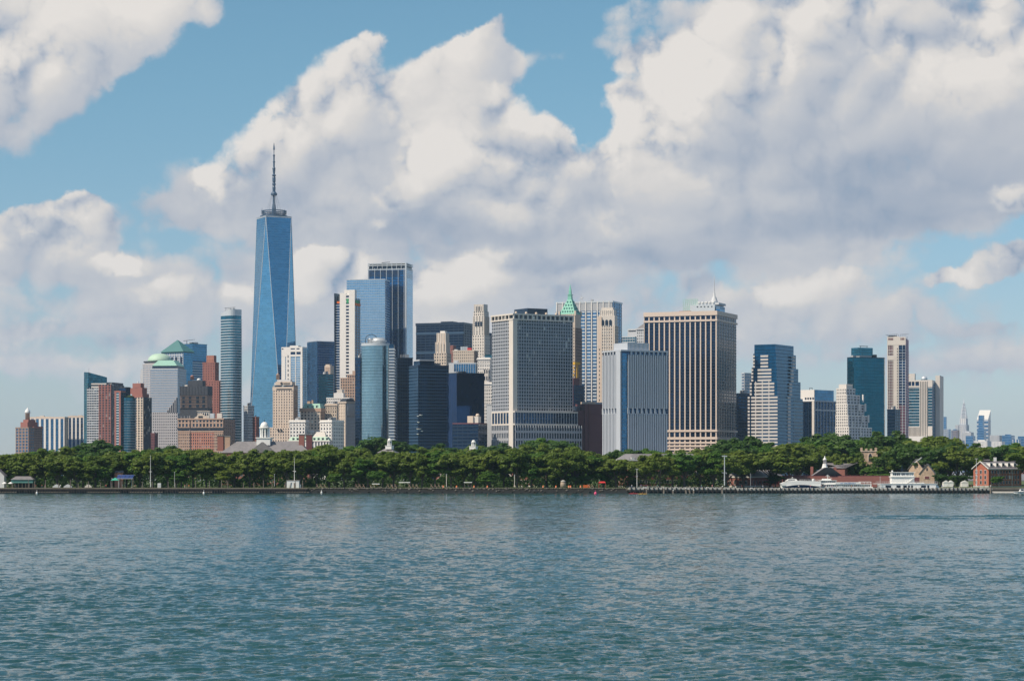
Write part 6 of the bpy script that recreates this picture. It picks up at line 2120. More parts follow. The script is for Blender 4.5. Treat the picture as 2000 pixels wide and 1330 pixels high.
def stone_bank():
    r = empty('stone_bank', (PX(912, SH), SH, 0), 0, 'low sloping bank of grey stones along the middle shore', 'bank')
    x0, x1 = PX(601, SH) - PX(912, SH), PX(1226, SH) - PX(912, SH)
    me = bpy.data.meshes.new('bank_slope')
    me.from_pydata([(x0, -2, -2), (x1, -2, -2), (x1, 5.1, 2.5), (x0, 5.1, 2.5)], [], [(0, 1, 2, 3)])
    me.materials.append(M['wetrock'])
    link('bank_slope', me, r)
    rr = random.Random(8)
    V, F = [], []
    proto = []
    for s in range(4):
        bm = bmesh.new()
        bmesh.ops.create_icosphere(bm, subdivisions=1, radius=1)
        for v in bm.verts:
            v.co *= rr.uniform(.7, 1.15)
        m2 = bpy.data.meshes.new('stone'); bm.to_mesh(m2); bm.free()
        m2.materials.append(M['rock'])
        proto.append(m2)
    wetp = [p_.copy() for p_ in proto]
    for p_ in wetp:
        p_.materials[0] = M['wetrock']
    for i in range(290):
        t = rr.random() if i % 2 else 1.0
        o = link('stone', (proto if t > .6 else wetp)[i % 4], r, (x0 + (x1 - x0) * (i + rr.random()) / 290, -1.6 + 6.4 * t, -1.4 + 3.9 * t))
        s = rr.uniform(.45, .85)
        o.scale = (s * 1.3, s, s * .75)
        o.rotation_euler = (rr.uniform(-.4, .4), 0, rr.uniform(0, 3))
stone_bank()
def pier(label, px0, px1, Y, deckw, ydk, npile, seed):
    r = empty('pier', (PX((px0 + px1) / 2, Y), Y, 0), 0, label, 'pier')
    w = (px1 - px0) * K * Y / 2
    zt = PZ(ydk, Y)
    link('deck', boxes_mesh('deck', [(-w, w, 0, deckw, zt - 1.0, zt)], M['dock']), r)
    link('deck_beam', boxes_mesh('deck_beam', [(-w, w, .4, .8, zt - 1.9, zt - 1.02)], M['wood']), r)
    link('fender_wall', boxes_mesh('fender_wall', [(-w, w, 1.4, 1.7, -1.5, zt - 1.1)], M['pile']), r)
    rr = random.Random(seed)
    for i in range(npile):
        x = -w + 2 * w * (i + .5) / npile
        link('pile', tube_mesh('pile', [((x, -.35, -2), (x, -.35, zt + rr.uniform(-.3, .5)), .34, .3)], M['pile'], 7), r)
        link('pile', tube_mesh('pile', [((x + .9, 1.0, -2), (x + .9, 1.0, zt - 1), .3, .3)], M['pile'], 6), r)
    for i in range(npile):
        x = -w + 2 * w * i / npile
        link('kerb', boxes_mesh('kerb', [(x + .15, x + 2 * w / npile - .5, .05, .45, zt, zt + .35)], M['whitepaint'] if i % 7 == 3 else M['dock']), r)
    return r
pier('long timber ferry pier with black piles in front of the docked ferries', 1440, 1938, SH + 2, 9, 953.5, 62, 1)
pier('short concrete landing with spaced piles in front of the dark brick barracks', 1228, 1440, SH + 4, 11, 952.5, 24, 2)
def right_wall():
    r = empty('sea_wall', (PX(1990, SH), SH + 13, 0), 0, 'low stone sea wall and dark beach strip at the right frame edge', 'wall')
    x0, x1 = PX(1936, SH) - PX(1990, SH), 90
    link('wall_face', boxes_mesh('wall_face', [(x0, x1, -.4, 2, -2, 1.7)], M['wetrock']), r)
    link('coping', boxes_mesh('coping', [(x0, x1, -.6, 2.4, 1.7, 2.95)], M['rock']), r)
    link('beach', prism_mesh('beach', [(x0, -6), (x1, -6), (x1, -.4), (x0, -.4)], -2, [.15, .15, .9, .9], M['dock']), r)
right_wall()
def mooring(px, yb, yt, Y, lean=0):
    r = empty('mooring_pile', (PX(px, Y), Y, 0), 0)
    x = 0
    link('post', tube_mesh('post', [((0, 0, -2), (lean, 0, PZ(yt, Y)), .5, .42)], M['wood'], 8), r)
    link('cap', lathe_mesh('cap', [(.44, 0), (.30, .35)], M['whitepaint'], 8), r, (lean, 0, PZ(yt, Y)))
    return r
for i, (px, yt, lab) in enumerate(((1263, 953, 'thick grey mooring pile at the left end of the concrete landing'), (1297, 953, 'second thick mooring pile at the concrete landing'), (1315, 958, 'short leaning mooring pile left of the leaning cluster'),
                                   (1342, 954, 'leftmost leaning pile of the cluster before the concrete landing'), (1349, 955, 'middle leaning pile of the cluster before the concrete landing'), (1355, 957, 'stubby pile right of the leaning cluster'),
                                   (1411, 950, 'tall pale mooring pile near the floodlight mast'), (1935, 949, 'stout black pile at the right end of the ferry pier'))):
    tag(mooring(px, 963, yt, SH - 3 - (i % 2), (-.8 if 1340 < px < 1352 else 0)), lab, 'pile', 'mooring piles')

# fence posts on the left quay
ORD = ['first', 'second', 'third', 'fourth', 'fifth', 'sixth', 'seventh', 'eighth', 'ninth', 'tenth']
pcount = {}
for i, px in enumerate(list(range(8, 600, 21))):
    jit = random.Random(i).uniform(-6, 6)
    Y = SH + .4
    hgt = random.Random(i + 50).uniform(2.2, 4.2)
    lm = next(l for e_, l in LAND if px + jit < e_)
    pcount[lm] = pcount.get(lm, 0) + 1
    o = link('quay_post', tube_mesh('quay_post', [((0, 0, 0), (0, 0, hgt), .24, .2), ((0, 0, hgt), (0, 0, hgt + .25), .3, .12)], M['wood'], 6), None, (PX(px + jit, Y), Y, 2.8))
    tag(o, f'{ORD[pcount[lm] - 1]} timber quay post from the left below {lm}', 'post', 'posts along the left quay')

# ------------------------------------------------------------------ island buildings
def gabled(name, label, cols, Y, a, yeave, yridge, wall, roof, ground=None, along='R', cat='house', over=.6):
    """house with a gable on its left front (ridge runs along y) or on its right front (ridge along x)"""
    b = Bld(name, label, cols, Y, a, cat=cat, ground=GROUND_I)
    ze, zr = b.z(yeave), b.z(yridge)
    w, d = b.wL, b.wR
    if along == 'R':
        b.mesh('wall', prism_mesh('wall', [(-w, 0), (0, 0), (0, d), (-w, d)], 0, ze, wall))
        for yy, nm in ((0, 'gable'), (d - .4, 'gable')):
            me = bpy.data.meshes.new('gable')
            me.from_pydata([(-w, yy, ze), (0, yy, ze), (-w / 2, yy, zr), (-w, yy + .4, ze), (0, yy + .4, ze), (-w / 2, yy + .4, zr)], [], [(0, 1, 2), (5, 4, 3), (0, 3, 4, 1), (1, 4, 5, 2), (2, 5, 3, 0)])
            me.materials.append(wall)
            b.mesh('gable', me)
        sl = (zr - ze) / (w / 2)
        for s in (-1, 1):
            x0, x1 = -w / 2, -w / 2 + s * (w / 2 + over)
            z0, z1 = zr + .25, ze - over * sl + .25
            me = bpy.data.meshes.new('roof_slope')
            v = [(x0, -over, z0), (x1, -over, z1), (x1, d + over, z1), (x0, d + over, z0)]
            v += [(p[0], p[1], p[2] - .3) for p in v]
            me.from_pydata(v, [], [(0, 1, 2, 3), (7, 6, 5, 4), (0, 4, 5, 1), (1, 5, 6, 2), (2, 6, 7, 3), (3, 7, 4, 0)])
            me.materials.append(roof)
            b.mesh('roof_slope', me)
    else:
        b.mesh('wall', prism_mesh('wall', [(-w, 0), (0, 0), (0, d), (-w, d)], 0, ze, wall))
        me = bpy.data.meshes.new('roof')
        o = over
        v = [(-w - o, -o, ze), (o, -o, ze), (o, d + o, ze), (-w - o, d + o, ze), (-w + d * .5, d / 2, zr), (-d * .5, d / 2, zr)]
        me.from_pydata(v, [], [(0, 1, 5, 4), (1, 2, 5), (2, 3, 4, 5), (3, 0, 4), (3, 2, 1, 0)])
        me.materials.append(roof)
        b.mesh('roof', me)
    return b
def windows(b, face, n, rows, w=1.1, h=1.7, margin=.06, frame=True, off=0.0, rng=(0, 1)):
    L = b.wL if face == 'L' else b.wR
    for zc in rows:
        for k in range(n):
            t = rng[0] + (rng[1] - rng[0]) * (margin + (1 - 2 * margin) * (k + .5) / n)
            if face == 'L':
                x = -L * (1 - t)
                fr = (x - w / 2 - .15, x + w / 2 + .15, -.12 - off, .05, zc - h / 2 - .15, zc + h / 2 + .15)
                gl = [(x - w / 2, x - .06, -.18 - off, -.1 - off, zc - h / 2, zc + h / 2), (x + .06, x + w / 2, -.18 - off, -.1 - off, zc - h / 2, zc + h / 2)]
            else:
                y = L * t
                fr = (-.05, .12 + off, y - w / 2 - .15, y + w / 2 + .15, zc - h / 2 - .15, zc + h / 2 + .15)
                gl = [(.1 + off, .18 + off, y - w / 2, y - .06, zc - h / 2, zc + h / 2), (.1 + off, .18 + off, y + .06, y + w / 2, zc - h / 2, zc + h / 2)]
            f = b.mesh('window', boxes_mesh('window', [fr], M['mortar']))
            b.mesh('pane', boxes_mesh('pane', gl, M['g_dark']), f)

def cupola(parent, x, y, z, w, h, dome=True):
    """white wooden cupola: base, columned drum, cornice, dome and finial"""
    me = boxes_mesh('cupola_base', [(-w * .95, w * .95, -w * .95, w * .95, 0, h * .26), (-w * 1.05, w * 1.05, -w * 1.05, w * 1.05, h * .26, h * .30)], M['whitepaint'])
    base = link('cupola_base', me, parent, (x, y, z))
    link('drum', lathe_mesh('drum', [(w * .46, 0), (w * .46, h * .34)], M['g_dark'], 8, smooth=False), parent, (x, y, z + h * .30))
    for i in range(8):
        a = 2 * math.pi * (i + .5) / 8
        link('column', tube_mesh('column', [((0, 0, 0), (0, 0, h * .34), w * .14, w * .12)], M['whitepaint'], 6), parent, (x + w * .52 * math.cos(a), y + w * .52 * math.sin(a), z + h * .30))
    link('cornice', lathe_mesh('cornice', [(w * .68, 0), (w * .74, h * .03), (w * .70, h * .06)], M['whitepaint'], 16), parent, (x, y, z + h * .64))
    prof_ = [(w * .58 * math.cos(t), h * .20 * math.sin(t)) for t in np.linspace(0, 1.5, 8)]
    link('dome', lathe_mesh('dome', prof_, M['whitepaint'], 16), parent, (x, y, z + h * .70))
    link('finial', lathe_mesh('finial', [(w * .12, 0), (w * .05, h * .03), (w * .03, h * .10)], M['dark'], 6), parent, (x, y, z + h * .89))

def hall():
    b = gabled('barracks_hall', 'long slate-roofed brick hall with a tall white domed cupola and brick chimneys', (432, 604, 612), 1500, 4, 884, 861.5, M['red'], M['slate'], along='L', cat='hall')
    z = b.z
    w, d = b.wL, b.wR
    # cross gable under the cupola
    xc = b.u(512)
    me = bpy.data.meshes.new('cross_gable')
    ze, zr = z(884), z(863)
    v = [(xc - 9, -1.2, ze), (xc + 9, -1.2, ze), (xc, -1.2, zr), (xc - 9, d / 2, ze), (xc + 9, d / 2, ze), (xc, d / 2, zr)]
    me.from_pydata(v, [], [(0, 1, 2), (5, 4, 3), (0, 3, 4, 1), (1, 4, 5, 2), (2, 5, 3, 0)])
    me.materials.append(M['slate'])
    b.mesh('cross_gable', me)
    cupola(b.root, xc, d / 2, z(869), 4.6, z(818) - z(869))
    for px, yt, nm, wd in ((427, 851, 'red', 3.8), (441, 852, 'tan', 3.4), (586, 849, 'red', 3.4), (601, 849, 'dkred', 3.8)):
        x = b.u(px)
        ch = b.mesh('chimney', boxes_mesh('chimney', [(x - wd / 2, x + wd / 2, d * .32, d * .5, z(880), z(yt))], M[nm]))
        b.mesh('chimney_cap', boxes_mesh('chimney_cap', [(x - wd / 2 - .25, x + wd / 2 + .25, d * .32 - .25, d * .5 + .25, z(yt), z(yt) + .5)], M['roof']), ch)
    windows(b, 'L', 18, [3.0, 7.0], 1.3, 2.2)
hall()
def small_cupola(label, px, ytop, ybase, Y, roofw, roofy):
    b = gabled('brick_house', label, (px - roofw, px + roofw * .6, px + roofw), Y, 20, roofy + 8, roofy, M['red'], M['slate'], along='L')
    w, d = b.wL, b.wR
    x = b.u(px - (roofw * .2))
    cupola(b.root, -w / 2 + 1, d / 2, b.z(ybase), 2.1, b.z(ytop) - b.z(ybase))
    windows(b, 'L', 6, [3.0, 7.0, 11], 1.3, 2.0)
small_cupola('hip-roofed brick house with a small white cupola below the curved teal tower', 758, 853, 877, 1430, 20, 876)
small_cupola('tree-hidden brick house whose white cupola shows below the navy slab', 922, 857, 877, 1430, 14, 877)

def brick_row(label, cols, Y, a, ytop, rowsz, nL, nR, trim=True):
    b = Bld('brick_house', label, cols, Y, a, cat='house', ground=GROUND_I)
    T = b.tier('wall', None, ytop, M['red'])
    x0, x1, y0, y1, _, zt = T
    b.add('cornice', (x0 - .4, x1 + .4, -.4, y1 + .4, zt - .5, zt + .2), M['mortar'])
    b.mesh('roof', prism_mesh('roof', [(x0 - .3, y0 - .3), (x1 + .3, y0 - .3), (x1 + .3, y1 + .3), (x0 - .3, y1 + .3)], zt + .2, zt + 3.5, M['slate'], [(x0 + 4, y0 + 4), (x1 - 4, y0 + 4), (x1 - 4, y1 - 4), (x0 + 4, y1 - 4)]))
    b.add('base_course', (x0 - .15, x1 + .15, -.15, y1, 0, .9), M['mortar'])
    if nL: windows(b, 'L', nL, rowsz, 1.2, 1.9)
    if nR: windows(b, 'R', nR, rowsz, 1.2, 1.9)
    return b
b = brick_row('brick house with white windows glimpsed through trees below the curved teal tower', (716, 764, 778), 1352, 12, 908, [3, 7.2], 8, 3)
b.add('porch_roof', (-b.wL * .7, -b.wL * .1, -3, -.1, 4.8, 5.2), M['mortar'])
for k in range(6):
    x = -b.wL * (.68 - .11 * k)
    b.add('porch_column', (x, x + .35, -2.8, -2.4, 0, 4.8), M['mortar'])
b = brick_row('brick house with a white porch glimpsed through trees below the navy slab', (852, 904, 918), 1352, 12, 908, [3, 7.2], 8, 3)
b.add('porch_roof', (-b.wL * .9, -b.wL * .1, -3, -.1, 4.8, 5.2), M['mortar'])
b = brick_row('brown brick house in shade below the concrete grid tower', (1000, 1048, 1060), 1355, 12, 915, [3, 7], 7, 3)
b = brick_row('long dark brick barracks under the trees behind the concrete landing', (1203, 1228, 1385), 1330, 72, 898, [3.2, 8, 12.5], 3, 26)
for k in range(5):
    y = b.v(1236 + 14 * k)
    b.add('dormer', (-2.5, .3, y - 1, y + 1, b.z(899), b.z(893)), M['mortar'])
b = brick_row('low red brick pier house with white windows beside the floodlight mast', (1417, 1465, 1530), 1345, 30, 931, [2.6], 4, 10)
b.add('chimney', (-b.wL * .2, -b.wL * .2 + 1.6, 8, 9.6, b.z(931), b.z(917)), M['red'])

def terminal():
    b = Bld('terminal_building', 'long flat red brick ferry building with a hipped grey roof and white lantern', (1528, 1745, 1752), 1375, 5, cat='building', ground=GROUND_I)
    z = b.z
    T = b.tier('wall', None, 930, M['red'])
    b.add('cornice', (T[0] - .4, T[1] + .4, -.5, T[3] + .4, z(930.5), z(928.5)), M['dkred'])
    b.add('trim_band', (T[0] - .1, T[1] + .1, -.2, .05, z(934), z(933)), M['mortar'])
    windows(b, 'L', 34, [3.6], 1.1, 2.2)
    x0, x1 = b.u(1583), b.u(1642)
    b.mesh('hipped_roof', prism_mesh('hipped_roof', [(x0, 0), (x1, 0), (x1, T[3] + 3), (x0, T[3] + 3)], z(929), z(913), M['slate'], [(x0 + 7, 6), (x1 - 7, 6), (x1 - 7, T[3] - 3), (x0 + 7, T[3] - 3)]))
    x = b.u(1609)
    o_ = (T[3] + 3) / 2
    b.mesh('lantern_base', lathe_mesh('lantern_base', [(1.9, 0), (1.5, 1.2), (1.3, 2.4)], M['whitepaint'], 8, smooth=False), loc=(x, o_, z(914)))
    b.mesh('lantern', lathe_mesh('lantern', [(1.05, 2.4), (1.05, 4.6), (1.3, 4.7), (.9, 5.4), (.3, 6.2), (.08, 7.2)], M['whitepaint'], 8), loc=(x, o_, z(914)))
    xx = b.u(1586)
    b.add('chimney', (xx - .8, xx + .8, 2, 3.6, z(929), z(911)), M['red'])
    b.add('chimney', (b.u(1632) - .8, b.u(1632) + .8, 6, 7.6, z(929), z(912)), M['red'])
terminal()
gabled('brick_house', 'grey hipped roof of a brick house behind the ferry terminal', (1612, 1650, 1662), 1420, 14, 914, 903, M['red'], M['slate'], along='L')

def church():
    b = Bld('church_tower', 'square tan stone church tower with battlements among the trees', (1682, 1711, 1716), 1450, 10, cat='tower', ground=GROUND_I)
    z = b.z
    T = b.tier('shaft', None, 880, M['stonelight'])
    x0, x1, y0, y1, _, zt = T
    for x in (x0, x1):
        b.add('buttress', (x - 1.0, x + .9, -.7, 1.2, 0, z(884)), M['stonelight'])
    b.add('string_course', (x0 - .5, x1 + .5, -.5, y1 + .3, z(881.5), z(880)), M['lime'])
    n = 4
    pit = (x1 - x0 + 1.2) / (2 * n - 1)
    for k in range(n):
        xa = x0 - .6 + 2 * k * pit
        b.add('merlon', (xa, xa + pit, -.4, .6, z(880), z(874 if k in (0, n - 1) else 876)), M['stonelight'])
        b.add('merlon', (x1 - .6, x1 + .4, 1.0 + k * 2.4, 2.2 + k * 2.4, z(880), z(876)), M['stonelight'])
    arch = [(-1.0, 0), (1.0, 0), (1.0, 3.2)] + [(1.0 - 1.0 * t, 3.2 + 1.5 * math.sin(t * 1.57)) for t in (.3, .6, 1.0)] + [(-1.0 * (1 - t), 3.2 + 1.5 * math.sin(t * 1.57)) for t in (.6, .3)] + [(-1.0, 3.2)]
    xm = (x0 + x1) / 2 + 1
    o = b.mesh('window_surround', prism_mesh('window_surround', [(p[0] * 1.5, p[1] * 1.12 - .3) for p in arch], -.2, .2, M['lime']), loc=(xm, -.05, z(900)))
    o.rotation_euler = (R(90), 0, 0)
    o = b.mesh('arched_window', prism_mesh('arched_window', arch, -.3, .3, M['dark']), loc=(xm, -.1, z(900)))
    o.rotation_euler = (R(90), 0, 0)
    gx = b.u(1705)
    b.mesh('nave_roof', prism_mesh('nave_roof', [(gx, -6), (gx + 10, -6), (gx + 10, 10), (gx, 10)], z(918), z(899), M['stone'], [(gx + .2, 1), (gx + 10, 1), (gx + 10, 3), (gx + .2, 3)]))
M['stonelight'] = solid('tan_rubble_stone', (0.46, 0.34, 0.25), var=.3, scale=.6)
church()
def stone_house():
    b = gabled('stone_house', 'tan stone house with a pointed gable and grey roof behind the big ferry', (1796, 1825, 1834), 1372, 12, 924, 906, M['stonelight'], M['slate'])
    z = b.z
    xm = -b.wL / 2
    b.add('gable_window', (xm - .4, xm + .4, -.15, .05, z(919), z(914)), M['dark'])
    b.add('window_frame', (xm - 1.6, xm + 1.6, -.12, .05, z(935.5), z(929.5)), M['lime'])
    b.add('window', (xm - 1.3, xm + 1.3, -.2, -.1, z(935), z(930)), M['dkred'])
    b.add('side_porch', (-b.wL - 4, -b.wL - .05, 1, 6, 0, z(932)), M['dkred'])
    g = gabled('stone_house', 'grey-roofed stone chapel wing left of the tan stone house', (1775, 1803, 1812), 1400, 40, 915, 897, M['stonelight'], M['slate'])
stone_house()
def brick_gable():
    b = gabled('brick_house', 'three-storey red brick house with a white-edged gable at the right end', (1901, 1931, 1995), 1335, 55, 915, 902, M['redh'], M['slate'])
    z = b.z
    w, d = b.wL, b.wR
    rows = [z(942), z(932), z(921.5)]
    windows(b, 'L', 3, rows, 1.3, 1.9)
    windows(b, 'R', 10, rows, 1.2, 1.8)
    ze, zr = z(915), z(902)
    for s in (-1, 1):
        b.mesh('verge_board', tube_mesh('verge_board', [((-w / 2, -.75, zr + .3), (-w / 2 + s * (w / 2 + .6), -.75, ze - .2), .28, .28)], M['mortar'], 4))
    b.add('eave_board', (.3, .7, -.5, d + .5, ze - .6, ze - .1), M['mortar'])
    for k in range(5):
        y = d * (.12 + .18 * k)
        zz = ze + (zr - ze) * .3
        b.add('dormer', (-w * .36, -w * .08, y - 1.0, y + 1.0, zz, zz + 2.0), M['mortar'])
        b.add('dormer_pane', (-w * .08 - .05, -w * .08 + .1, y - .6, y + .6, zz + .4, zz + 1.6), M['g_dark'])
    for k in range(2):
        b.mesh('downpipe', tube_mesh('downpipe', [((.3, d * (.3 + .4 * k), 0), (.3, d * (.3 + .4 * k), ze), .15, .15)], M['mortar'], 5))
    b.add('base_course', (-w - .1, .12, -.12, d, 0, .9), M['dock'])
    g = gabled('brick_house', 'grey hipped roof behind the gabled brick house at the right end', (1938, 1978, 1990), 1420, 14, 901, 893, M['red'], M['slate'], along='L')
    g.add('roof_hatch', (-g.wL * .95, -g.wL * .8, 3, 6, g.z(901), g.z(893)), M['lgrey'])
M['redh'] = solid('bright_red_brick', (0.40, 0.13, 0.08), var=.15, scale=.5)
brick_gable()

# ------------------------------------------------------------------ ferries
def hull_pts(L, B, bow=.16):
    """plan outline, bow to the left (-x)"""
    h = B / 2
    return [(-L / 2, 0), (-L / 2 + L * bow * .45, -h * .62), (-L / 2 + L * bow, -h), (L / 2 - .5, -h), (L / 2, -h * .8), (L / 2, h * .8), (L / 2 - .5, h), (-L / 2 + L * bow, h), (-L / 2 + L * bow * .45, h * .62)]
def scale_pts(p, sx, sy, dx=0):
    return [(a * sx + dx, b_ * sy) for a, b_ in p]
def strip_windows(root, x0, x1, n, yf, z0, z1, gap=.3, name='window', mat='g_dark'):
    pit = (x1 - x0) / n
    for k in range(n):
        link(name, boxes_mesh(name, [(x0 + k * pit + gap / 2, x0 + (k + 1) * pit - gap / 2, yf - .08, yf + .05, z0, z1)], M[mat]), root)
def boat_rail(root, x0, x1, y, z, h=1.0, n=10):
    s = [((x0, y, z + h), (x1, y, z + h), .05, .05), ((x0, y, z + h * .5), (x1, y, z + h * .5), .04, .04)]
    s += [((x0 + (x1 - x0) * k / n, y, z), (x0 + (x1 - x0) * k / n, y, z + h), .05, .05) for k in range(n + 1)]
    link('railing', tube_mesh('railing', s, M['whitepaint'], 4), root)
YF = SH + 38
def ferry_arched():
    x0, x1 = PX(1524, YF), PX(1603, YF)
    L = x1 - x0
    r = empty('ferry', ((x0 + x1) / 2, YF, 0), 0, 'sleek white ferry with an arched side window band at the pier', 'ferry')
    z = lambda py: PZ(py, YF)
    p = hull_pts(L, 8)
    link('hull', prism_mesh('hull', scale_pts(p, .94, .8), -.6, z(948), M['whitepaint'], p), r)
    # sloping superstructure: low at bow, high amidships
    side = [(-L * .48, z(948)), (L * .49, z(948)), (L * .49, z(940)), (L * .40, z(939.5)), (0, z(938.5)), (-L * .25, z(939.5)), (-L * .42, z(941.5)), (-L * .5, z(944))]
    o = link('cabin', prism_mesh('cabin', side, -3.6, 3.6, M['whitepaint']), r)
    o.rotation_euler = (R(90), 0, 0)
    up = [(-L * .38, z(939.5)), (-L * .08, z(939)), (-L * .12, z(935)), (-L * .2, z(934.2)), (-L * .3, z(935.2))]
    o = link('wheelhouse', prism_mesh('wheelhouse', up, -2.6, 2.6, M['whitepaint']), r)
    o.rotation_euler = (R(90), 0, 0)
    strip_windows(r, -L * .32, -L * .12, 6, -2.62, z(937.5), z(936), .2)
    # arched dark side band
    n = 14
    arch = [(-L * .47 + L * .94 * i / n, z(952) + (z(946.5) - z(952)) * math.sin(math.pi * (i / n)) ** .7) for i in range(n + 1)]
    low = [(L * .47, z(953)), (-L * .47, z(953))]
    o = link('arched_window_band', prism_mesh('arched_window_band', low[::-1] + arch[::-1], -.06, .06, M['g_navy']), r, (0, -4.02, 0))
    o.rotation_euler = (R(90), 0, 0)
    boat_rail(r, -L * .05, L * .48, -3.2, z(939.5), 1.0, 12)
    link('liferaft', lathe_mesh('liferaft', [(.6, -.9), (.75, -.6), (.75, .6), (.6, .9)], M['whitepaint'], 10), r, (L * .3, -2.8, z(938)))
    r.children[-1].rotation_euler = (0, R(90), 0)
    link('liferaft', r.children[-1].data, r, (L * .18, -2.8, z(938)))
    r.children[-1].rotation_euler = (0, R(90), 0)
    link('mast', tube_mesh('mast', [((-L * .2, 0, z(934.5)), (-L * .2, 0, z(931)), .12, .06), ((-L * .22, 0, z(932)), (-L * .18, 0, z(932)), .07, .07)], M['whitepaint'], 5), r)
ferry_arched()
def text_mesh(body, size, mat):
    cu = bpy.data.curves.new('lettering', 'FONT')
    cu.body = body
    cu.size = size
    cu.extrude = .03
    cu.align_x = 'CENTER'
    cu.resolution_u = 2
    to = bpy.data.objects.new('lettering', cu)
    me = bpy.data.meshes.new_from_object(to)
    bpy.data.objects.remove(to)
    me.materials.clear()
    me.materials.append(mat)
    return me
def ferry_crowd():
    Y = YF + 3
    x0, x1 = PX(1598, Y), PX(1704, Y)
    L = x1 - x0
    r = empty('ferry', ((x0 + x1) / 2, Y, 0), 0, 'white passenger ferry with blue lettering and a raised wheelhouse at its left end', 'ferry')
    z = lambda py: PZ(py, Y)
    p = hull_pts(L, 8.5, .12)
    link('hull', prism_mesh('hull', scale_pts(p, .96, .85), -.6, z(950.5), M['whitepaint'], p), r)
    mc = link('main_cabin', prism_mesh('main_cabin', scale_pts(p, .9, .85, .6), z(950.5), z(946), M['whitepaint']), r)
    strip_windows(mc, -L * .40, L * .44, 22, -3.64, z(949.6), z(947.2), .35)
    link('upper_deck', prism_mesh('upper_deck', scale_pts(p, .95, .95), z(946), z(945.2), M['whitepaint']), r)
    nbd = link('name_board', boxes_mesh('name_board', [(-L * .20, L * .26, -4.2, -4.08, z(945.3), z(941.6))], M['whitepaint']), r)
    o = link('lettering', text_mesh('NY WATERWAY', 1.15, M['bluepaint']), nbd, (L * .03, -4.24, z(944.8)))
    o.rotation_euler = (R(90), 0, 0)
    boat_rail(r, -L * .2, L * .47, -4.0, z(945.2), 1.1, 20)
    link('sun_deck_roof', boxes_mesh('sun_deck_roof', [(L * .26, L * .46, -3.4, 3.4, z(941), z(940.4))], M['whitepaint']), r)
    for k in range(4):
        link('roof_post', tube_mesh('roof_post', [((L * (.27 + .06 * k), -3.3, z(945.2)), (L * (.27 + .06 * k), -3.3, z(941)), .07, .07)], M['whitepaint'], 5), r)
    wx0, wx1 = -L * .47, -L * .18
    wh = link('wheelhouse', boxes_mesh('wheelhouse', [(wx0, wx1, -3, 3, z(945.2), z(938.5))], M['whitepaint']), r)
    strip_windows(wh, wx0 + .2, wx1 - .2, 7, -3.02, z(941.5), z(939.4), .25)
    link('wheelhouse_roof', boxes_mesh('wheelhouse_roof', [(wx0 - .5, wx1 + .4, -3.5, 3.5, z(938.5), z(937.8))], M['whitepaint']), r)
    link('upper_bridge', prism_mesh('upper_bridge', [(wx0 + 1, -2), (wx1 - 2.5, -2), (wx1 - 2.5, 2), (wx0 + 1, 2)], z(937.8), z(934.5), M['whitepaint'], [(wx0 + 1.6, -1.8), (wx1 - 3, -1.8), (wx1 - 3, 1.8), (wx0 + 1.6, 1.8)]), r)
    xm = (wx0 + wx1) / 2
    link('mast', tube_mesh('mast', [((xm, 0, z(934.5)), (xm, 0, z(926)), .16, .07), ((xm - 1.2, 0, z(930)), (xm + 1.2, 0, z(930)), .08, .08), ((xm - .8, 0, z(928)), (xm + .8, 0, z(928)), .06, .06), ((xm + 2.6, 0, z(934.5)), (xm, 0, z(930)), .06, .06)], M['whitepaint'], 5), r)
ferry_crowd()
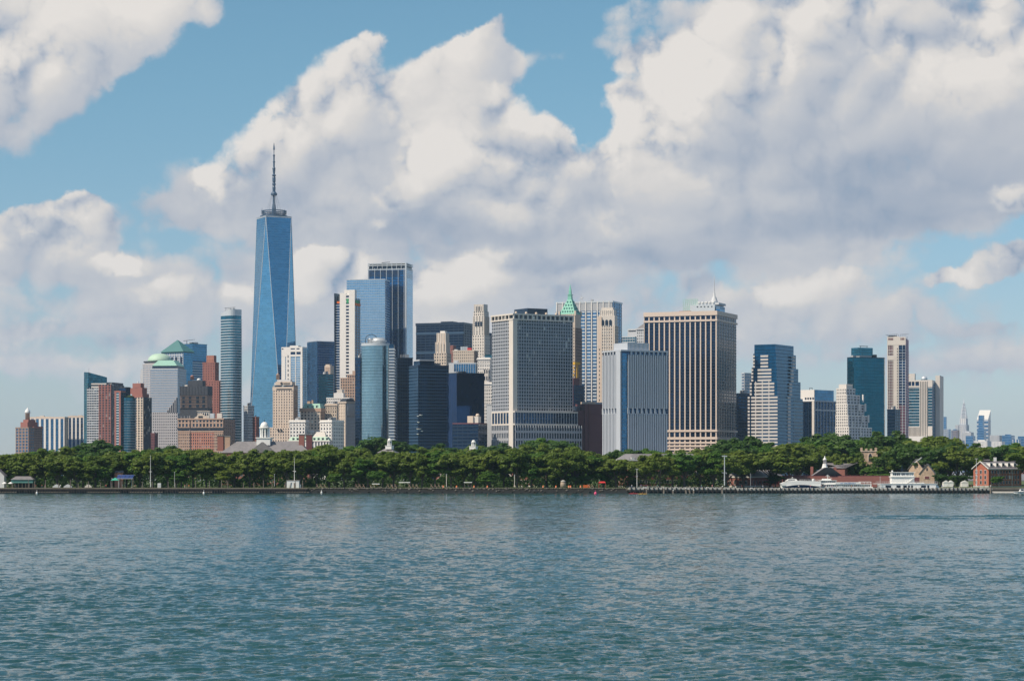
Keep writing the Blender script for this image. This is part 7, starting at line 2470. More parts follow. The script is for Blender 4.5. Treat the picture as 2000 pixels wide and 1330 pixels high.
def ferry_big():
    Y = YF - 2
    x0, x1 = PX(1700, Y), PX(1833, Y)
    L = x1 - x0
    r = empty('ferry', ((x0 + x1) / 2, Y, 0), 0, 'large white double-decked ferry with a tall windowed pilothouse at the pier', 'ferry')
    z = lambda py: PZ(py, Y)
    h = 5.5
    p = [(-L / 2, -h * .3), (-L * .42, -h), (L * .42, -h), (L / 2, -h * .3), (L / 2, h * .3), (L * .42, h), (-L * .42, h), (-L / 2, h * .3)]
    link('hull', prism_mesh('hull', scale_pts(p, .95, .85), -.6, z(953), M['whitepaint'], p), r)
    link('car_deck', boxes_mesh('car_deck', [(-L * .38, L * .44, -h + .4, h - .4, z(953), z(944.8))], M['whitepaint']), r)
    link('car_deck_end', prism_mesh('car_deck_end', [(L * .44 + .02, -h + .6), (L * .5, -h + 2), (L * .5, h - 2), (L * .44 + .02, h - .6)], z(953), z(944.5), M['whitepaint'], [(L * .44 + .02, -h + .6), (L * .46, -h + 2), (L * .46, h - 2), (L * .44 + .02, h - .6)]), r)
    for a, b_ in ((-.30, -.22), (-.14, -.08), (-.04, .01), (.03, .055), (.075, .10), (.22, .29), (.31, .34)):
        link('side_opening', boxes_mesh('side_opening', [(L * a, L * b_, -h + .3, -h + .45, z(952), z(947.5))], M['g_dark']), r)
    link('promenade', boxes_mesh('promenade', [(-L * .44, L * .47, -h + .1, h - .1, z(944.8), z(944))], M['whitepaint']), r)
    boat_rail(r, -L * .44, L * .46, -h + .2, z(944), 1.2, 30)
    link('lifeboat_row', boxes_mesh('lifeboat_row', [(L * .05 + 2.2 * k, L * .05 + 2.2 * k + 1.8, -h + .8, -h + 2, z(944), z(942.2)) for k in range(4)], M['whitepaint']), r)
    a, b_ = -L * .20, L * .13
    link('deck_house', boxes_mesh('deck_house', [(a, b_, -3.6, 3.6, z(944), z(931.5))], M['whitepaint']), r)
    link('stair', boxes_mesh('stair', [(L * .02 + .45 * k, L * .02 + .45 * k + .5, -4.3, -3.65, z(943.5) + .33 * k, z(943.5) + .33 * k + .3) for k in range(9)], M['whitepaint']), r)
    link('house_band', boxes_mesh('house_band', [(a - .5, b_ + .5, -4.1, 4.1, z(931.5), z(930))], M['whitepaint']), r)
    bw = link('bridge_wall', boxes_mesh('bridge_wall', [(a + .3, b_ - .3, -3.4, 3.4, z(930), z(922.5))], M['whitepaint']), r)
    strip_windows(bw, a + .6, a + L * .12, 4, -3.42, z(928), z(923.7), .35)
    strip_windows(bw, b_ - L * .12, b_ - .6, 4, -3.42, z(928), z(923.7), .35)
    strip_windows(bw, -L * .06, L * .0, 3, -3.42, z(928), z(923.7), .35)
    link('bridge_roof', boxes_mesh('bridge_roof', [(a - .3, b_ + .3, -4, 4, z(922.5), z(921.7))], M['whitepaint']), r)
    xs = (a + b_) / 2
    m = [((xs, 0, z(921.7)), (xs, 0, z(908)), .25, .1), ((xs - 1.5, 0, z(917)), (xs + 1.5, 0, z(917)), .12, .12), ((xs - 2.4, 0, z(921.7)), (xs - 2.4, 0, z(918)), .12, .1), ((xs + 2.4, 0, z(921.7)), (xs + 2.4, 0, z(918)), .12, .1)]
    link('mast', tube_mesh('mast', m, M['navy'], 5), r)
    link('searchlight', lathe_mesh('searchlight', [(.2, 0), (.5, .4), (.5, .9)], M['whitepaint'], 8), r, (a + .8, 0, z(921.7)))
    link('searchlight', r.children[-1].data, r, (b_ - .8, 0, z(921.7)))
ferry_big()

# ------------------------------------------------------------------ masts and poles
def pole(name, label, cat, px, yb, yt, Y, r0=.22, r1=.1, mat='lgrey', arms=(), heads=()):
    zb, zt = PZ(yb, Y), PZ(yt, Y)
    r = empty(name, (PX(px, Y), Y, zb), 0, label, cat)
    link('mast', tube_mesh('mast', [((0, 0, 0), (0, 0, zt - zb), r0, r1)], M[mat], 7), r)
    for py, w in arms:
        link('crossarm', tube_mesh('crossarm', [((-w, 0, PZ(py, Y) - zb), (w, 0, PZ(py, Y) - zb), .09, .09)], M[mat], 5), r)
    for py, dx, s in heads:
        link('lamp_head', boxes_mesh('lamp_head', [(dx - s, dx + s, -s * .5, s * .5, PZ(py, Y) - zb - s * .35, PZ(py, Y) - zb + s * .35)], M['alum']), r)
    return r
pole('floodlight_mast', 'tall grey floodlight mast at the brick pier house', 'mast', 1415, 948, 889, SH + 16, .32, .22, 'alum', ((923, 1.4), (890, 1.4)), ((891, -.9, .5), (891, .9, .5), (923, -1.0, .3), (924.5, 1.0, .3)))
pole('flag_mast', 'white mast rising from the white shed on the quay', 'mast', 575, 940, 893, SH + 6, .16, .07, 'whitepaint', ((920, .9),), ((921, .4, .35),))
pole('flag_mast', 'white signal mast with a crossarm below the grey copper-roofed towers', 'mast', 294, 951, 889, SH + 8, .2, .08, 'whitepaint', ((921, .8), (938, .4)), ((941, -.3, .3),))
pole('lamp_post', 'thin grey lamp post left of the signal-mast trees on the quay', 'lamp post', 341, 951, 922, SH + 8, .13, .08, 'lgrey', (), ((922, 0, .3),))
pole('lamp_post', 'thin lamp post behind the quay below the tan lettered tower', 'lamp post', 536, 949, 926, SH + 12, .13, .08, 'lgrey', (), ((926, 0, .3),))
pole('lamp_post', 'pale lamp post on the grass before the porch house', 'lamp post', 872, 951, 926, SH + 8, .2, .15, 'pale', (), ((926, 0, .3),))
pole('lamp_post', 'pale lamp post on the grass below the concrete grid tower', 'lamp post', 1005, 951, 927, SH + 8, .2, .15, 'pale', (), ((927, 0, .3),))
pole('lamp_post', 'white twin-headed lamp post before the dark barracks', 'lamp post', 1244, 951, 915, SH + 16, .16, .1, 'whitepaint', ((916, .5),), ((916, -.5, .3), (916, .5, .3), (930.5, 0, .45)))
pole('lamp_post', 'thin dark lamp post beside the red pier house windows', 'lamp post', 1466, 948, 925, SH + 18, .12, .08, 'grey', (), ((925, 0, .25),))
pole('flag_mast', 'white mast with hung signals before the gabled brick house', 'mast', 1907, 950, 895, SH + 10, .16, .08, 'whitepaint', ((896, .9),), ((924, 0, .55), (930, .3, .4), (917, 0, .3)))
pole('flag_mast', 'slim white mast left of the big ferry pilothouse', 'mast', 1719, 950, 930, SH + 30, .12, .06, 'whitepaint', ((945, 1.6),), ())
def radio_mast():
    Y = 1620
    zt, zb = PZ(804, Y), GROUND_I
    r = empty('radio_mast', (PX(820, Y), Y, zb), 0, 'dark lattice radio mast with white dishes before the dark banded tower', 'mast')
    hh = zt - zb
    s = []
    n = 22
    for k in range(n):
        wa, wb = 1.5 * (1 - .75 * k / n), 1.5 * (1 - .75 * (k + 1) / n)
        za, zb_ = hh * k / n, hh * (k + 1) / n
        c = [(-1, -1), (1, -1), (1, 1), (-1, 1)]
        for i in range(4):
            a, b2 = c[i], c[(i + 1) % 4]
            s.append(((a[0] * wa, a[1] * wa, za), (a[0] * wb, a[1] * wb, zb_), .14, .14))
            s.append(((a[0] * wa, a[1] * wa, za), (b2[0] * wb, b2[1] * wb, zb_), .09, .09))
    link('lattice', tube_mesh('lattice', s, M['dark'], 4), r)
    for py, dx, sz in ((811, .8, 1.3), (813, -1.1, .9), (825, -.9, 1.0), (838, -.6, 2.0), (842, 1.5, .9), (848, -1.2, 1.0)):
        link('dish', lathe_mesh('dish', [(.2, -.4), (sz * .7, -.1), (sz, .3), (sz * .9, .35)], M['whitepaint'] if sz > .85 else M['lgrey'], 12), r, (dx, -1.3, PZ(py, Y) - zb))
        r.children[-1].rotation_euler = (R(90), 0, 0)
    for py in (815, 831, 850):
        link('platform', boxes_mesh('platform', [(-1.8, 1.8, -1.8, 1.8, PZ(py, Y) - zb, PZ(py, Y) - zb + .2)], M['dark']), r)
radio_mast()

# ------------------------------------------------------------------ shore furniture
def shed():
    Y = SH + 3
    r = empty('shed', (PX(572, Y), Y, GROUND_I), 0, 'white box shed with a dark door at the end of the quay', 'shed')
    z = lambda py: PZ(py, Y) - GROUND_I
    w = 12 * K * Y
    link('wall', boxes_mesh('wall', [(-w, w, 0, 5, 0, z(938.5))], M['whitepaint']), r)
    link('roof', boxes_mesh('roof', [(-w - .2, w + .2, -.2, 5.2, z(938.5), z(938))], M['pale']), r)
    link('door', boxes_mesh('door', [(w * .15, w * .45, -.08, .05, 0, 2.8)], M['wood']), r)
    link('ladder', tube_mesh('ladder', [((-w * .6, -.3, 0), (-w * .3, -.1, 3), .08, .08), ((-w * .5, -.3, 0), (-w * .2, -.1, 3), .08, .08)], M['dark'], 4), r)
    link('side_box', boxes_mesh('side_box', [(w + .05, w + .9, .5, 3, 0, 2.0)], M['lgrey']), r)
shed()
def pavilion():
    Y = SH + 16
    r = empty('pavilion', (PX(40, Y), Y, GROUND_I), 0, 'low teal-roofed open pavilion at the left frame edge', 'pavilion')
    z = lambda py: PZ(py, Y) - GROUND_I
    x0, x1 = PX(22, Y) - PX(40, Y), PX(64, Y) - PX(40, Y)
    link('roof_fascia', boxes_mesh('roof_fascia', [(x0, x1, 0, 8, z(943), z(936.5))], M['tealroof']), r)
    link('roof_slope', prism_mesh('roof_slope', [(x0 - .4, -.5), (x1 + .4, -.5), (x1 + .4, 8.5), (x0 - .4, 8.5)], z(936.5), z(930), M['slate'], [(x0 + 2, 3), (x1 - 2, 3), (x1 - 2, 5), (x0 + 2, 5)]), r)
    for k in range(7):
        x = x0 + (x1 - x0) * k / 6
        link('post', boxes_mesh('post', [(x - .12, x + .12, .2, .45, 0, z(943))], M['wood']), r)
    link('back_wall', boxes_mesh('back_wall', [(x0, x1, 7, 7.3, 0, z(943))], M['dark']), r)
    g = gabled('shore_hut', 'grey gabled hut beside the teal-roofed pavilion at the left frame edge', (-14, 8, 12), SH + 20, 10, 928, 917, M['lgrey'], M['slate'])
    for px, lab in ((9, 'left'), (21, 'right')):
        Yp = SH + 14
        t = empty('parasol', (PX(px, Yp), Yp, GROUND_I), 0, f'white market parasol, the {lab} of two by the teal-roofed pavilion', 'parasol', 'white parasols at the pavilion')
        link('pole', tube_mesh('pole', [((0, 0, 0), (0, 0, 3), .06, .05)], M['wood'], 5), t)
        link('canopy', lathe_mesh('canopy', [(1.5, 2.3), (1.45, 2.5), (.1, 3.3)], M['whitepaint'], 8, smooth=False), t)
pavilion()
def tent():
    Y = SH + 14
    r = empty('market_umbrella', (PX(225, Y), Y, GROUND_I), 0, 'bright green pyramid canopy on the left shore', 'canopy')
    zt = PZ(932.5, Y) - GROUND_I
    w = 8 * K * Y
    link('canopy', prism_mesh('canopy', [(-w, -w), (w, -w), (w, w), (-w, w)], zt - 1.5, zt, M['tent'], [(-.05, -.05), (.05, -.05), (.05, .05), (-.05, .05)]), r)
    for sx in (-1, 1):
        for sy in (-1, 1):
            link('leg', tube_mesh('leg', [((sx * w * .9, sy * w * .9, 0), (sx * w * .9, sy * w * .9, zt - 1.4), .06, .06)], M['lgrey'], 4), r)
    Y = SH + 18
    r = empty('solar_array', (PX(244, Y), Y, GROUND_I), 0, 'tilted blue solar panel array on posts beside the green canopy', 'solar panel')
    w = 2.2
    zb = PZ(934, Y) - GROUND_I
    for k in range(4):
        for j in range(2):
            x = -4.6 + 2.3 * k
            me = bpy.data.meshes.new('panel')
            y0, y1 = -1.3 + 1.35 * j, -.05 + 1.35 * j
            za, zc = zb + 1.35 * j * .75, zb + (1.35 * j + 1.25) * .75
            sk = .35 * j
            v = [(x + sk, y0, za), (x + 2.1 + sk, y0, za), (x + 2.4 + sk, y1, zc), (x + .3 + sk, y1, zc)]
            v += [(q[0], q[1] + .06, q[2] - .08) for q in v]
            me.from_pydata(v, [], [(0, 1, 2, 3), (7, 6, 5, 4), (0, 4, 5, 1), (1, 5, 6, 2), (2, 6, 7, 3), (3, 7, 4, 0)])
            me.materials.append(M['solar'])
            link('panel', me, r)
    for x in (-3.5, 0, 3.5):
        link('post', tube_mesh('post', [((x, .6, 0), (x, .6, zb + .9), .1, .1)], M['lgrey'], 5), r)
    link('frame', tube_mesh('frame', [((-4.6, -1.3, zb - .15), (4.9, -1.3, zb - .15), .1, .1), ((-4.3, 1.4, zb + 1.9), (5.4, 1.4, zb + 1.9), .1, .1)], M['whitepaint'], 4), r)
M['solar'] = solid('solar_cells', (0.03, 0.06, 0.20), rough=.2)
tent()
def kiosk():
    Y = SH + 20
    r = empty('kiosk', (PX(228, Y), Y, GROUND_I), 0, 'orange-fronted hut in the shade behind the green canopy', 'hut')
    link('wall', boxes_mesh('wall', [(-2.2, 2.2, 6, 9, 0, PZ(923, Y) - GROUND_I)], M['orange']), r)
    link('roof', prism_mesh('roof', [(-2.6, 5.6), (2.6, 5.6), (2.6, 9.4), (-2.6, 9.4)], PZ(923, Y) - GROUND_I, PZ(919, Y) - GROUND_I, M['slate'], [(-2.6, 7.4), (2.6, 7.4), (2.6, 7.6), (-2.6, 7.6)]), r)
    Y = SH + 4
    r = empty('notice_board', (PX(311, Y), Y, GROUND_I), 0, 'small white cabinet standing on the quay below the grey towers', 'cabinet')
    link('cabinet', boxes_mesh('cabinet', [(-.9, .9, 0, .8, .1, 2.6)], M['whitepaint']), r)
    link('door', boxes_mesh('door', [(-.7, .7, -.06, .02, .4, 2.2)], M['lgrey']), r)
    link('foot', boxes_mesh('foot', [(-.8, .8, .1, .7, 0, .1)], M['dark']), r)
    # sand-coloured humps of covered boats on the quay
    for i, (px, w, lab) in enumerate(((110, 12, 'leftmost of the three tarpaulin-covered boats on the left quay'), (132, 13, 'middle one of the three tarpaulin-covered boats on the left quay'), (172, 11, 'rightmost of the three tarpaulin-covered boats on the left quay'))):
        Y = SH + 5
        q = empty('covered_boat', (PX(px, Y), Y, GROUND_I), 0, lab, 'boat', 'covered boats on the quay')
        l = w * K * Y / 1.6
        side = [(-l, 0), (l, 0), (l * .9, .5), (l * .3, 1.4), (-l * .1, 1.7), (-l * .5, 1.2), (-l * .95, .5)]
        o = link('cover', prism_mesh('cover', side, -1.1, 1.1, M['pale'] if i == 2 else M['lgrey']), q, (0, 1.2, .3))
        o.rotation_euler = (R(90), 0, 0)
        link('cradle', boxes_mesh('cradle', [(-l * .6, -l * .5, .2, 2.2, 0, .32), (l * .5, l * .6, .2, 2.2, 0, .32)], M['wood']), q)
kiosk()

def barrel_mesh():
    return lathe_mesh('drum', [(.5, 0), (.46, .35), (.42, .7), (.36, 1.15), (.3, 1.2)], M['orangepaint'], 10)
bm_ = barrel_mesh()
bands = lathe_mesh('band', [(.455, .45), (.44, .62)], M['whitepaint'], 10)
for px, lab in ((866, 'orange traffic drum left of the pale porch lamp post'), (892, 'orange traffic drum on the grass right of the porch lamp post'), (926, 'orange traffic drum below the right edge of the navy slab'), (952, 'orange traffic drum left of the concrete grid tower, on the grass'),
                (1061, 'orange traffic drum below the middle of the concrete grid tower'), (1086, 'orange traffic drum beside the round stone hut'), (1111, 'left one of a pair of orange drums below the grid tower'), (1114.5, 'right one of a pair of orange drums below the grid tower'), (1134, 'orange traffic drum just left of the orange barrier')):
    Y = SH + 9
    r = empty('traffic_drum', (PX(px, Y), Y, GROUND_I), 0, lab, 'traffic drum', 'orange traffic drums on the grass')
    r.scale = (1.0, 1.0, 1.05)
    link('drum', bm_, r)
    link('band', bands, r)
def barrier(px0, px1, lab):
    Y = SH + 9
    r = empty('barrier', (PX((px0 + px1) / 2, Y), Y, GROUND_I), 0, lab, 'barrier')
    w = (px1 - px0) * K * Y / 2
    for k in range(3):
        link('board', boxes_mesh('board', [(-w, w, -.05, .05, .25 + .5 * k, .6 + .5 * k)], M['orangepaint']), r)
    for k in range(5):
        x = -w + 2 * w * k / 4
        link('upright', boxes_mesh('upright', [(x - .06, x + .06, -.12, -.06, 0, 1.7)], M['orangepaint']), r)
barrier(1139, 1152, 'orange slatted safety barrier below the dark red block')
def trestle(px, lab, n=3):
    Y = SH + 9
    r = empty('timber_frame', (PX(px, Y), Y, GROUND_I), 0, lab, 'timber frame', 'timber picnic frames on the grass')
    s = []
    for k in range(n):
        x = -2.2 + 2.0 * k
        s += [((x - .8, -.6, 0), (x + .6, 0, 2.1), .09, .09), ((x + 1.0, -.6, 0), (x - .3, 0, 2.1), .09, .09), ((x - .5, 0, .9), (x + .8, 0, .9), .08, .08)]
    for k, q in enumerate(s):
        link('timber', tube_mesh('timber', [q], M['tan'] if k % 3 else M['wood'], 4), r)
trestle(627, 'reddish timber picnic frame just right of the white shed end')
trestle(703, 'reddish timber picnic frame left of the long white table')
trestle(765, 'reddish timber picnic frame right of the long white table')
trestle(807, 'pale timber picnic frame left of the porch house')
trestle(850, 'timber picnic frame near the porch house')
trestle(1157, 'timber sawhorse frame right of the orange barrier', 2)
trestle(592, 'reddish timber frame directly beside the white shed', 2)
def white_table(px, w, lab, yt=944):
    Y = SH + 14
    r = empty('table', (PX(px, Y), Y, GROUND_I), 0, lab, 'table', 'white covered tables')
    zt = PZ(yt, Y) - GROUND_I
    l = w * K * Y / 2
    link('top', boxes_mesh('top', [(-l, l, -.6, .6, zt - .45, zt)], M['whitepaint']), r)
    for sx in (-1, 1):
        link('leg', boxes_mesh('leg', [(sx * l * .8 - .1, sx * l * .8 + .1, -.1, .1, 0, zt - .45)], M['wood']), r)
white_table(734, 15, 'long white table top on the grass below the curved teal tower')
white_table(790, 22, 'long white awning table left of the porch house', 941)
white_table(914, 16, 'white table top below the navy slab', 941)
def red_canopy():
    Y = SH + 12
    r = empty('canopy', (PX(1176, Y), Y, GROUND_I), 0, 'small red canopy on legs left of the dark barracks', 'canopy')
    w = 7 * K * Y
    zt = PZ(940, Y) - GROUND_I
    link('cover', prism_mesh('cover', [(-w, -1.5), (w, -1.5), (w, 1.5), (-w, 1.5)], zt - .8, zt, M['redpaint'], [(-w * .7, -.4), (w * .7, -.4), (w * .7, .4), (-w * .7, .4)]), r)
    for sx in (-1, 1):
        for sy in (-1, 1):
            link('leg', tube_mesh('leg', [((sx * w * .9, sy * 1.3, 0), (sx * w * .9, sy * 1.3, zt - .7), .07, .07)], M['redpaint'], 4), r)
    Y = SH + 14
    r = empty('stone_hut', (PX(1100, Y), Y, GROUND_I), 0, 'small round stone hut with a flat cap below the right of the grid tower', 'hut')
    link('wall', lathe_mesh('wall', [(1.7, 0), (1.6, 2.4), (1.2, 3.4)], M['stone'], 12), r)
    link('cap', lathe_mesh('cap', [(1.5, 3.4), (1.4, 3.7), (.3, 4.3)], M['dock'], 12), r)
red_canopy()
def white_tents():
    for i, (px, w, lab) in enumerate(((1848, 10, 'white gabled tent left of the others near the pier end'), (1858, 9, 'white gabled tent right behind the leftmost tent near the pier end'), (1885, 13, 'largest white gabled tent, right of the small trees near the pier end'))):
        Y = SH + 84
        r = empty('marquee', (PX(px, Y), Y, GROUND_I), 0, lab, 'tent', 'white tents near the pier end')
        hw = w * K * Y / 2
        z1, z2 = PZ(942, Y) - GROUND_I, PZ(938, Y) - GROUND_I
        link('side_wall', boxes_mesh('side_wall', [(-hw, hw, 0, 5, 0, z1)], M['whitepaint']), r)
        me = bpy.data.meshes.new('roof')
        v = [(-hw - .2, -.2, z1), (hw + .2, -.2, z1), (0, -.2, z2), (-hw - .2, 5.2, z1), (hw + .2, 5.2, z1), (0, 5.2, z2)]
        me.from_pydata(v, [], [(0, 1, 2), (5, 4, 3), (0, 3, 4, 1), (1, 4, 5, 2), (2, 5, 3, 0)])
        me.materials.append(M['whitepaint'])
        link('roof', me, r)
white_tents()

# ------------------------------------------------------------------ small craft
def kayak(px, yy, lab, mat, shirt):
    Y = CAM_Z / ((yy - H) * K)
    r = empty('kayak', (PX(px, Y), Y, 0.05), R(10), lab, 'kayak')
    l = 2.6
    rings = [(-1, .02), (-.7, .22), (-.3, .36), (.3, .36), (.7, .22), (1, .02)]
    V, F = [], []
    for t, w in rings:
        for k in range(8):
            a = 2 * math.pi * k / 8
            V.append((t * l, w * math.cos(a), .12 + (w * .55 + .02) * math.sin(a) + .12 * abs(t) ** 3))
    for j in range(len(rings) - 1):
        for k in range(8):
            F.append((j * 8 + k, j * 8 + (k + 1) % 8, (j + 1) * 8 + (k + 1) % 8, (j + 1) * 8 + k))
    me = bpy.data.meshes.new('hull'); me.from_pydata(V, [], F); me.materials.append(mat)
    link('hull', me, r)
    link('cockpit_rim', lathe_mesh('cockpit_rim', [(.42, .28), (.46, .34), (.40, .36)], M['dark'], 10), r)
    return r, Y
kayakers = [(1237, 964.5, 'pink kayak on the water before the concrete landing', M['redpaint']), (1255, 965, 'yellow-orange kayak right of the pink one', M['yellow'])]
for px, yy, lab, mt in kayakers:
    kayak(px, yy, lab, mt, None)
def buoy(px, yy, lab, mat, s=1.0):
    Y = CAM_Z / ((yy - H) * K)
    r = empty('buoy', (PX(px, Y), Y, 0), 0, lab, 'buoy', 'floating buoys')
    link('float', lathe_mesh('float', [(.3 * s, -.3), (.7 * s, .1), (.75 * s, .5), (.5 * s, 1.0), (.15 * s, 1.3)], mat, 10), r)
    link('top_mark', lathe_mesh('top_mark', [(.08, 1.3), (.08, 1.7), (.22, 1.75), (.1, 2.0)], mat, 8), r)
buoy(1163, 965, 'bright pink buoy on the water below the dark red block', M['pink'] if 'pink' in M else M['redpaint'])
buoy(628, 963.5, 'tiny white buoy just off the stone bank near the shed', M['whitepaint'], .7)
buoy(72, 964.5, 'small white buoy off the quay near the left edge', M['whitepaint'], .7)
buoy(398, 964.5, 'small white buoy off the quay below the orange gabled block', M['whitepaint'], .7)
def launch():
    Y = SH - 6
    r = empty('motorboat', (PX(1993, Y), Y, 0), 0, 'small white motorboat entering at the right frame edge', 'motorboat')
    p = hull_pts(7.5, 2.4, .3)
    link('hull', prism_mesh('hull', scale_pts(p, .9, .7), -.3, 1.0, M['whitepaint'], p), r)
    link('stripe', prism_mesh('stripe', scale_pts(p, 1.005, 1.02), .62, .8, M['navy']), r)
    link('cabin', prism_mesh('cabin', [(-.8, -.9), (1.6, -.9), (1.6, .9), (-.8, .9)], 1.0, 2.4, M['whitepaint'], [(0, -.8), (1.5, -.8), (1.5, .8), (0, .8)]), r)
    link('windscreen', boxes_mesh('windscreen', [(.1, 1.3, -.96, -.84, 1.5, 2.1)], M['g_dark']), r)
    link('roof', boxes_mesh('roof', [(-.3, 2.4, -1, 1, 2.4, 2.5)], M['whitepaint']), r)
launch()

# ------------------------------------------------------------------ people
M['skin'] = solid('skin', (0.42, 0.26, 0.19), var=.05)
M['hair'] = solid('dark_hair', (0.03, 0.022, 0.018), var=.1)
def person_mesh(pose, seated=False):
    """one continuous skinned figure, 1.72 m, facing -y"""
    hip, kn, an = .92, .48, .06
    P = [(0, 0, .95), (0, 0, 1.18), (0, 0, 1.42), (0, -.01, 1.52), (0, -.02, 1.60), (0, -.02, 1.70)]
    rad = [.16, .15, .16, .06, .10, .075]
    E = [(0, 1), (1, 2), (2, 3), (3, 4), (4, 5)]
    def chain(start, pts, rr):
        prev = start
        for p, r_ in zip(pts, rr):
            P.append(p); rad.append(r_)
            E.append((prev, len(P) - 1)); prev = len(P) - 1
    st = .22 if pose == 'walk' else .0
    if seated:
        chain(0, [(-.10, -.05, .90), (-.13, -.48, .92), (-.13, -.5, .50), (-.13, -.62, .46)], [.10, .075, .055, .05])
        chain(0, [(.10, -.05, .90), (.13, -.48, .92), (.13, -.5, .50), (.13, -.62, .46)], [.10, .075, .055, .05])
    else:
        chain(0, [(-.10, 0, .86), (-.11, -st * .6, .48), (-.11, -st * .7, .07), (-.12, -st * .7 - .14, .04)], [.11, .075, .05, .045])
        chain(0, [(.10, 0, .86), (.11, st * .3, .48), (.11, st, .09), (.12, st - .12, .05)], [.11, .075, .05, .045])
    up = pose == 'wave'
    chain(2, [(-.21, 0, 1.40), (-.26, .02, 1.12), (-.27, -.10, .88), (-.27, -.14, .79)], [.065, .05, .04, .04])
    if up:
        chain(2, [(.21, 0, 1.40), (.36, -.05, 1.58), (.38, -.1, 1.85), (.38, -.1, 1.95)], [.065, .05, .04, .04])
    else:
        chain(2, [(.21, 0, 1.40), (.26, .02, 1.12), (.27, -.12, .88), (.27, -.16, .79)], [.065, .05, .04, .04])
    me = bpy.data.meshes.new('figure')
    me.from_pydata(P, E, [])
    o = bpy.data.objects.new('figure', me)
    col.objects.link(o)
    sk = o.modifiers.new('s', 'SKIN')
    for i, v in enumerate(me.skin_vertices[0].data):
        v.radius = (rad[i], rad[i] * (.75 if i < 3 else 1))
        v.use_root = i == 0
    ss = o.modifiers.new('u', 'SUBSURF'); ss.levels = 1
    dg = bpy.context.evaluated_depsgraph_get()
    res = bpy.data.meshes.new_from_object(o.evaluated_get(dg))
    bpy.data.objects.remove(o)
    return res
def dress(base, shirt, trousers):
    me = base.copy()
    me.materials.clear()
    for m_ in (M['skin'], shirt, trousers, M['hair']):
        me.materials.append(m_)
    for p in me.polygons:
        z, x, y = p.center.z, p.center.x, p.center.y
        if z > 1.66 or (z > 1.56 and y > .02): i = 3
        elif z > 1.46: i = 0
        elif abs(x) > .225 and z < 1.12: i = 0
        elif z > .93: i = 1
        elif z > .10: i = 2
        else: i = 3
        p.material_index = i
        p.use_smooth = True
    return me
CL = {n: solid('cloth_' + n, c, var=.05) for n, c in (('red', (.5, .04, .05)), ('white', (.7, .7, .68)), ('blue', (.06, .12, .35)), ('black', (.02, .02, .025)), ('pink', (.6, .2, .25)), ('green', (.06, .25, .1)), ('khaki', (.32, .26, .17)), ('teal', (.05, .3, .32)), ('orange', (.6, .2, .04)))}
POSE = {'stand': person_mesh('stand'), 'walk': person_mesh('walk'), 'wave': person_mesh('wave'), 'sit': person_mesh('sit', True)}
def person(px, Y, z, shirt, trs, pose, where, rz=None, sc=1.05):
    rr = random.Random(int(px * 10))
    o = link('person', dress(POSE[pose], CL[shirt], CL[trs]), None, (PX(px, Y), Y, z))
    o.rotation_euler = (0, 0, rr.uniform(-2, 2) if rz is None else rz)
    o.scale = (sc, sc, sc)
    pw = {'stand': 'standing', 'walk': 'walking', 'wave': 'waving', 'sit': 'sitting'}[pose]
    tag(o, f'person in {shirt} top, {trs} trousers, {pw} {where}', 'person', 'people on the shore')
for px, sh_, tr_, po, wh in ((70, 'red', 'khaki', 'walk', 'on the quay right of the teal-roofed pavilion'), (82, 'orange', 'blue', 'stand', 'on the quay right of the teal-roofed pavilion'), (88, 'pink', 'white', 'stand', 'on the quay right of the teal-roofed pavilion'),
                             (118, 'white', 'black', 'stand', 'between the covered boats'), (207, 'red', 'black', 'stand', 'left of the green canopy'), (240, 'teal', 'khaki', 'walk', 'below the solar panels'), (264, 'pink', 'khaki', 'stand', 'right of the solar panels'),
                             (361, 'pink', 'white', 'walk', 'on the quay below the orange gabled block'), (369, 'orange', 'khaki', 'stand', 'on the quay below the orange gabled block'), (766, 'white', 'pink', 'stand', 'by the timber frame below the teal tower')):
    person(px, SH + (6 if px < 600 else 10), GROUND_I + (.1 if px < 600 else 0), sh_, tr_, po, wh)
zd = PZ(953.5, SH + 2)
k = 0
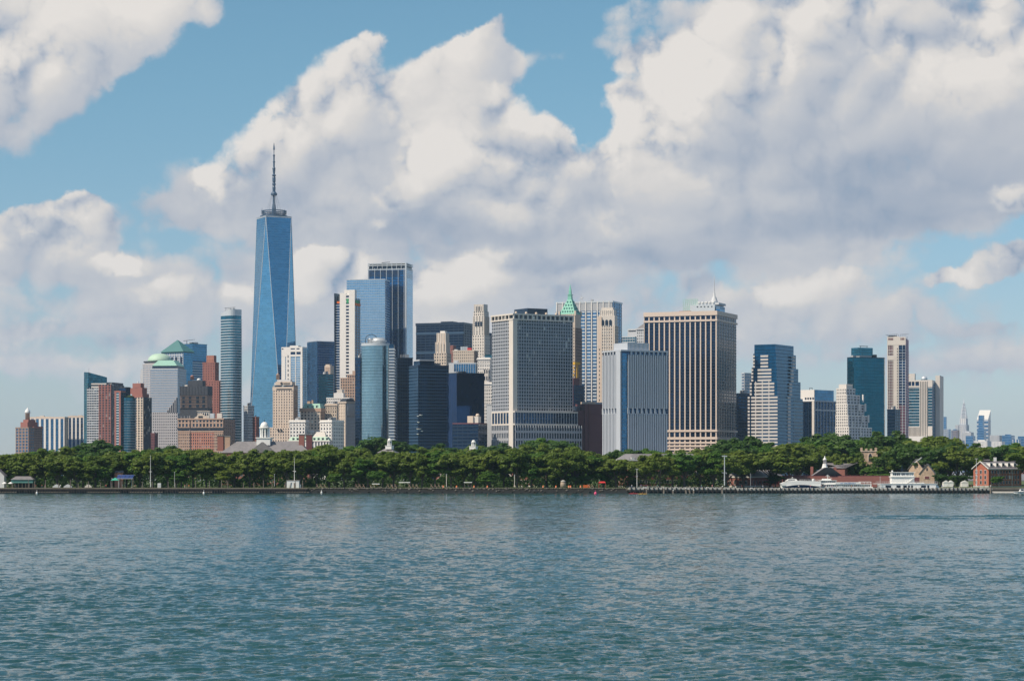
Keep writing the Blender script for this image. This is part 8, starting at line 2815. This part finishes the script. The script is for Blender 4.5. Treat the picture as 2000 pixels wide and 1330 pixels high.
for px, sh_, tr_, po, wh in ((1234, 'white', 'blue', 'stand', 'at the left end of the concrete landing'), (1252, 'blue', 'khaki', 'walk', 'on the concrete landing before the barracks'), (1262, 'red', 'blue', 'stand', 'on the concrete landing before the barracks'), (1284, 'teal', 'black', 'walk', 'on the concrete landing before the barracks'),
                             (1321, 'white', 'khaki', 'stand', 'mid-way along the landing'), (1370, 'green', 'blue', 'walk', 'on the concrete landing by the green lawn'), (1391, 'pink', 'khaki', 'stand', 'on the concrete landing near the floodlight mast'), (1430, 'black', 'khaki', 'stand', 'by the floodlight mast'),
                             (1449, 'red', 'black', 'walk', 'before the brick pier house'), (1476, 'blue', 'black', 'stand', 'before the brick pier house'), (1490, 'white', 'blue', 'walk', 'before the brick pier house'), (1508, 'black', 'blue', 'stand', 'left of the arched ferry'), (1560, 'white', 'black', 'walk', 'on the pier before the arched ferry'),
                             (1583, 'red', 'blue', 'stand', 'on the pier before the arched ferry'), (1612, 'blue', 'khaki', 'stand', 'on the pier before the lettered ferry'), (1625, 'pink', 'blue', 'walk', 'on the pier before the lettered ferry'), (1634, 'white', 'black', 'stand', 'on the pier before the lettered ferry'),
                             (1648, 'teal', 'khaki', 'wave', 'on the pier before the lettered ferry'), (1663, 'orange', 'black', 'stand', 'on the pier before the lettered ferry'), (1671, 'black', 'white', 'walk', 'on the pier before the lettered ferry'), (1687, 'green', 'khaki', 'stand', 'on the pier between two ferries'),
                             (1705, 'red', 'khaki', 'stand', 'on the pier before the big ferry'), (1840, 'blue', 'white', 'walk', 'on the pier right of the big ferry'), (1850, 'white', 'khaki', 'stand', 'on the pier right of the big ferry'), (1862, 'black', 'blue', 'stand', 'on the pier before the white tents'),
                             (1874, 'teal', 'white', 'walk', 'on the pier before the white tents'), (1890, 'blue', 'black', 'stand', 'on the pier before the largest tent'), (1897, 'red', 'white', 'stand', 'on the pier left of the brick house'), (1912, 'blue', 'khaki', 'walk', 'on the pier before the gabled brick house'), (1922, 'black', 'black', 'stand', 'on the pier before the gabled brick house')):
    on_landing = px < 1440
    Y = SH + 9 if on_landing else SH + 6
    z_ = PZ(952.5, SH + 4) if on_landing else zd
    person(px, Y, z_, sh_, tr_, po, wh)
for px, yy, lab, mt in kayakers:
    Y = CAM_Z / ((yy - H) * K)
    person(px, Y, -.62, 'red' if mt == M['redpaint'] else 'orange', 'black', 'sit', 'in the ' + ('pink' if mt == M['redpaint'] else 'yellow-orange') + ' kayak', rz=R(90 + 10))
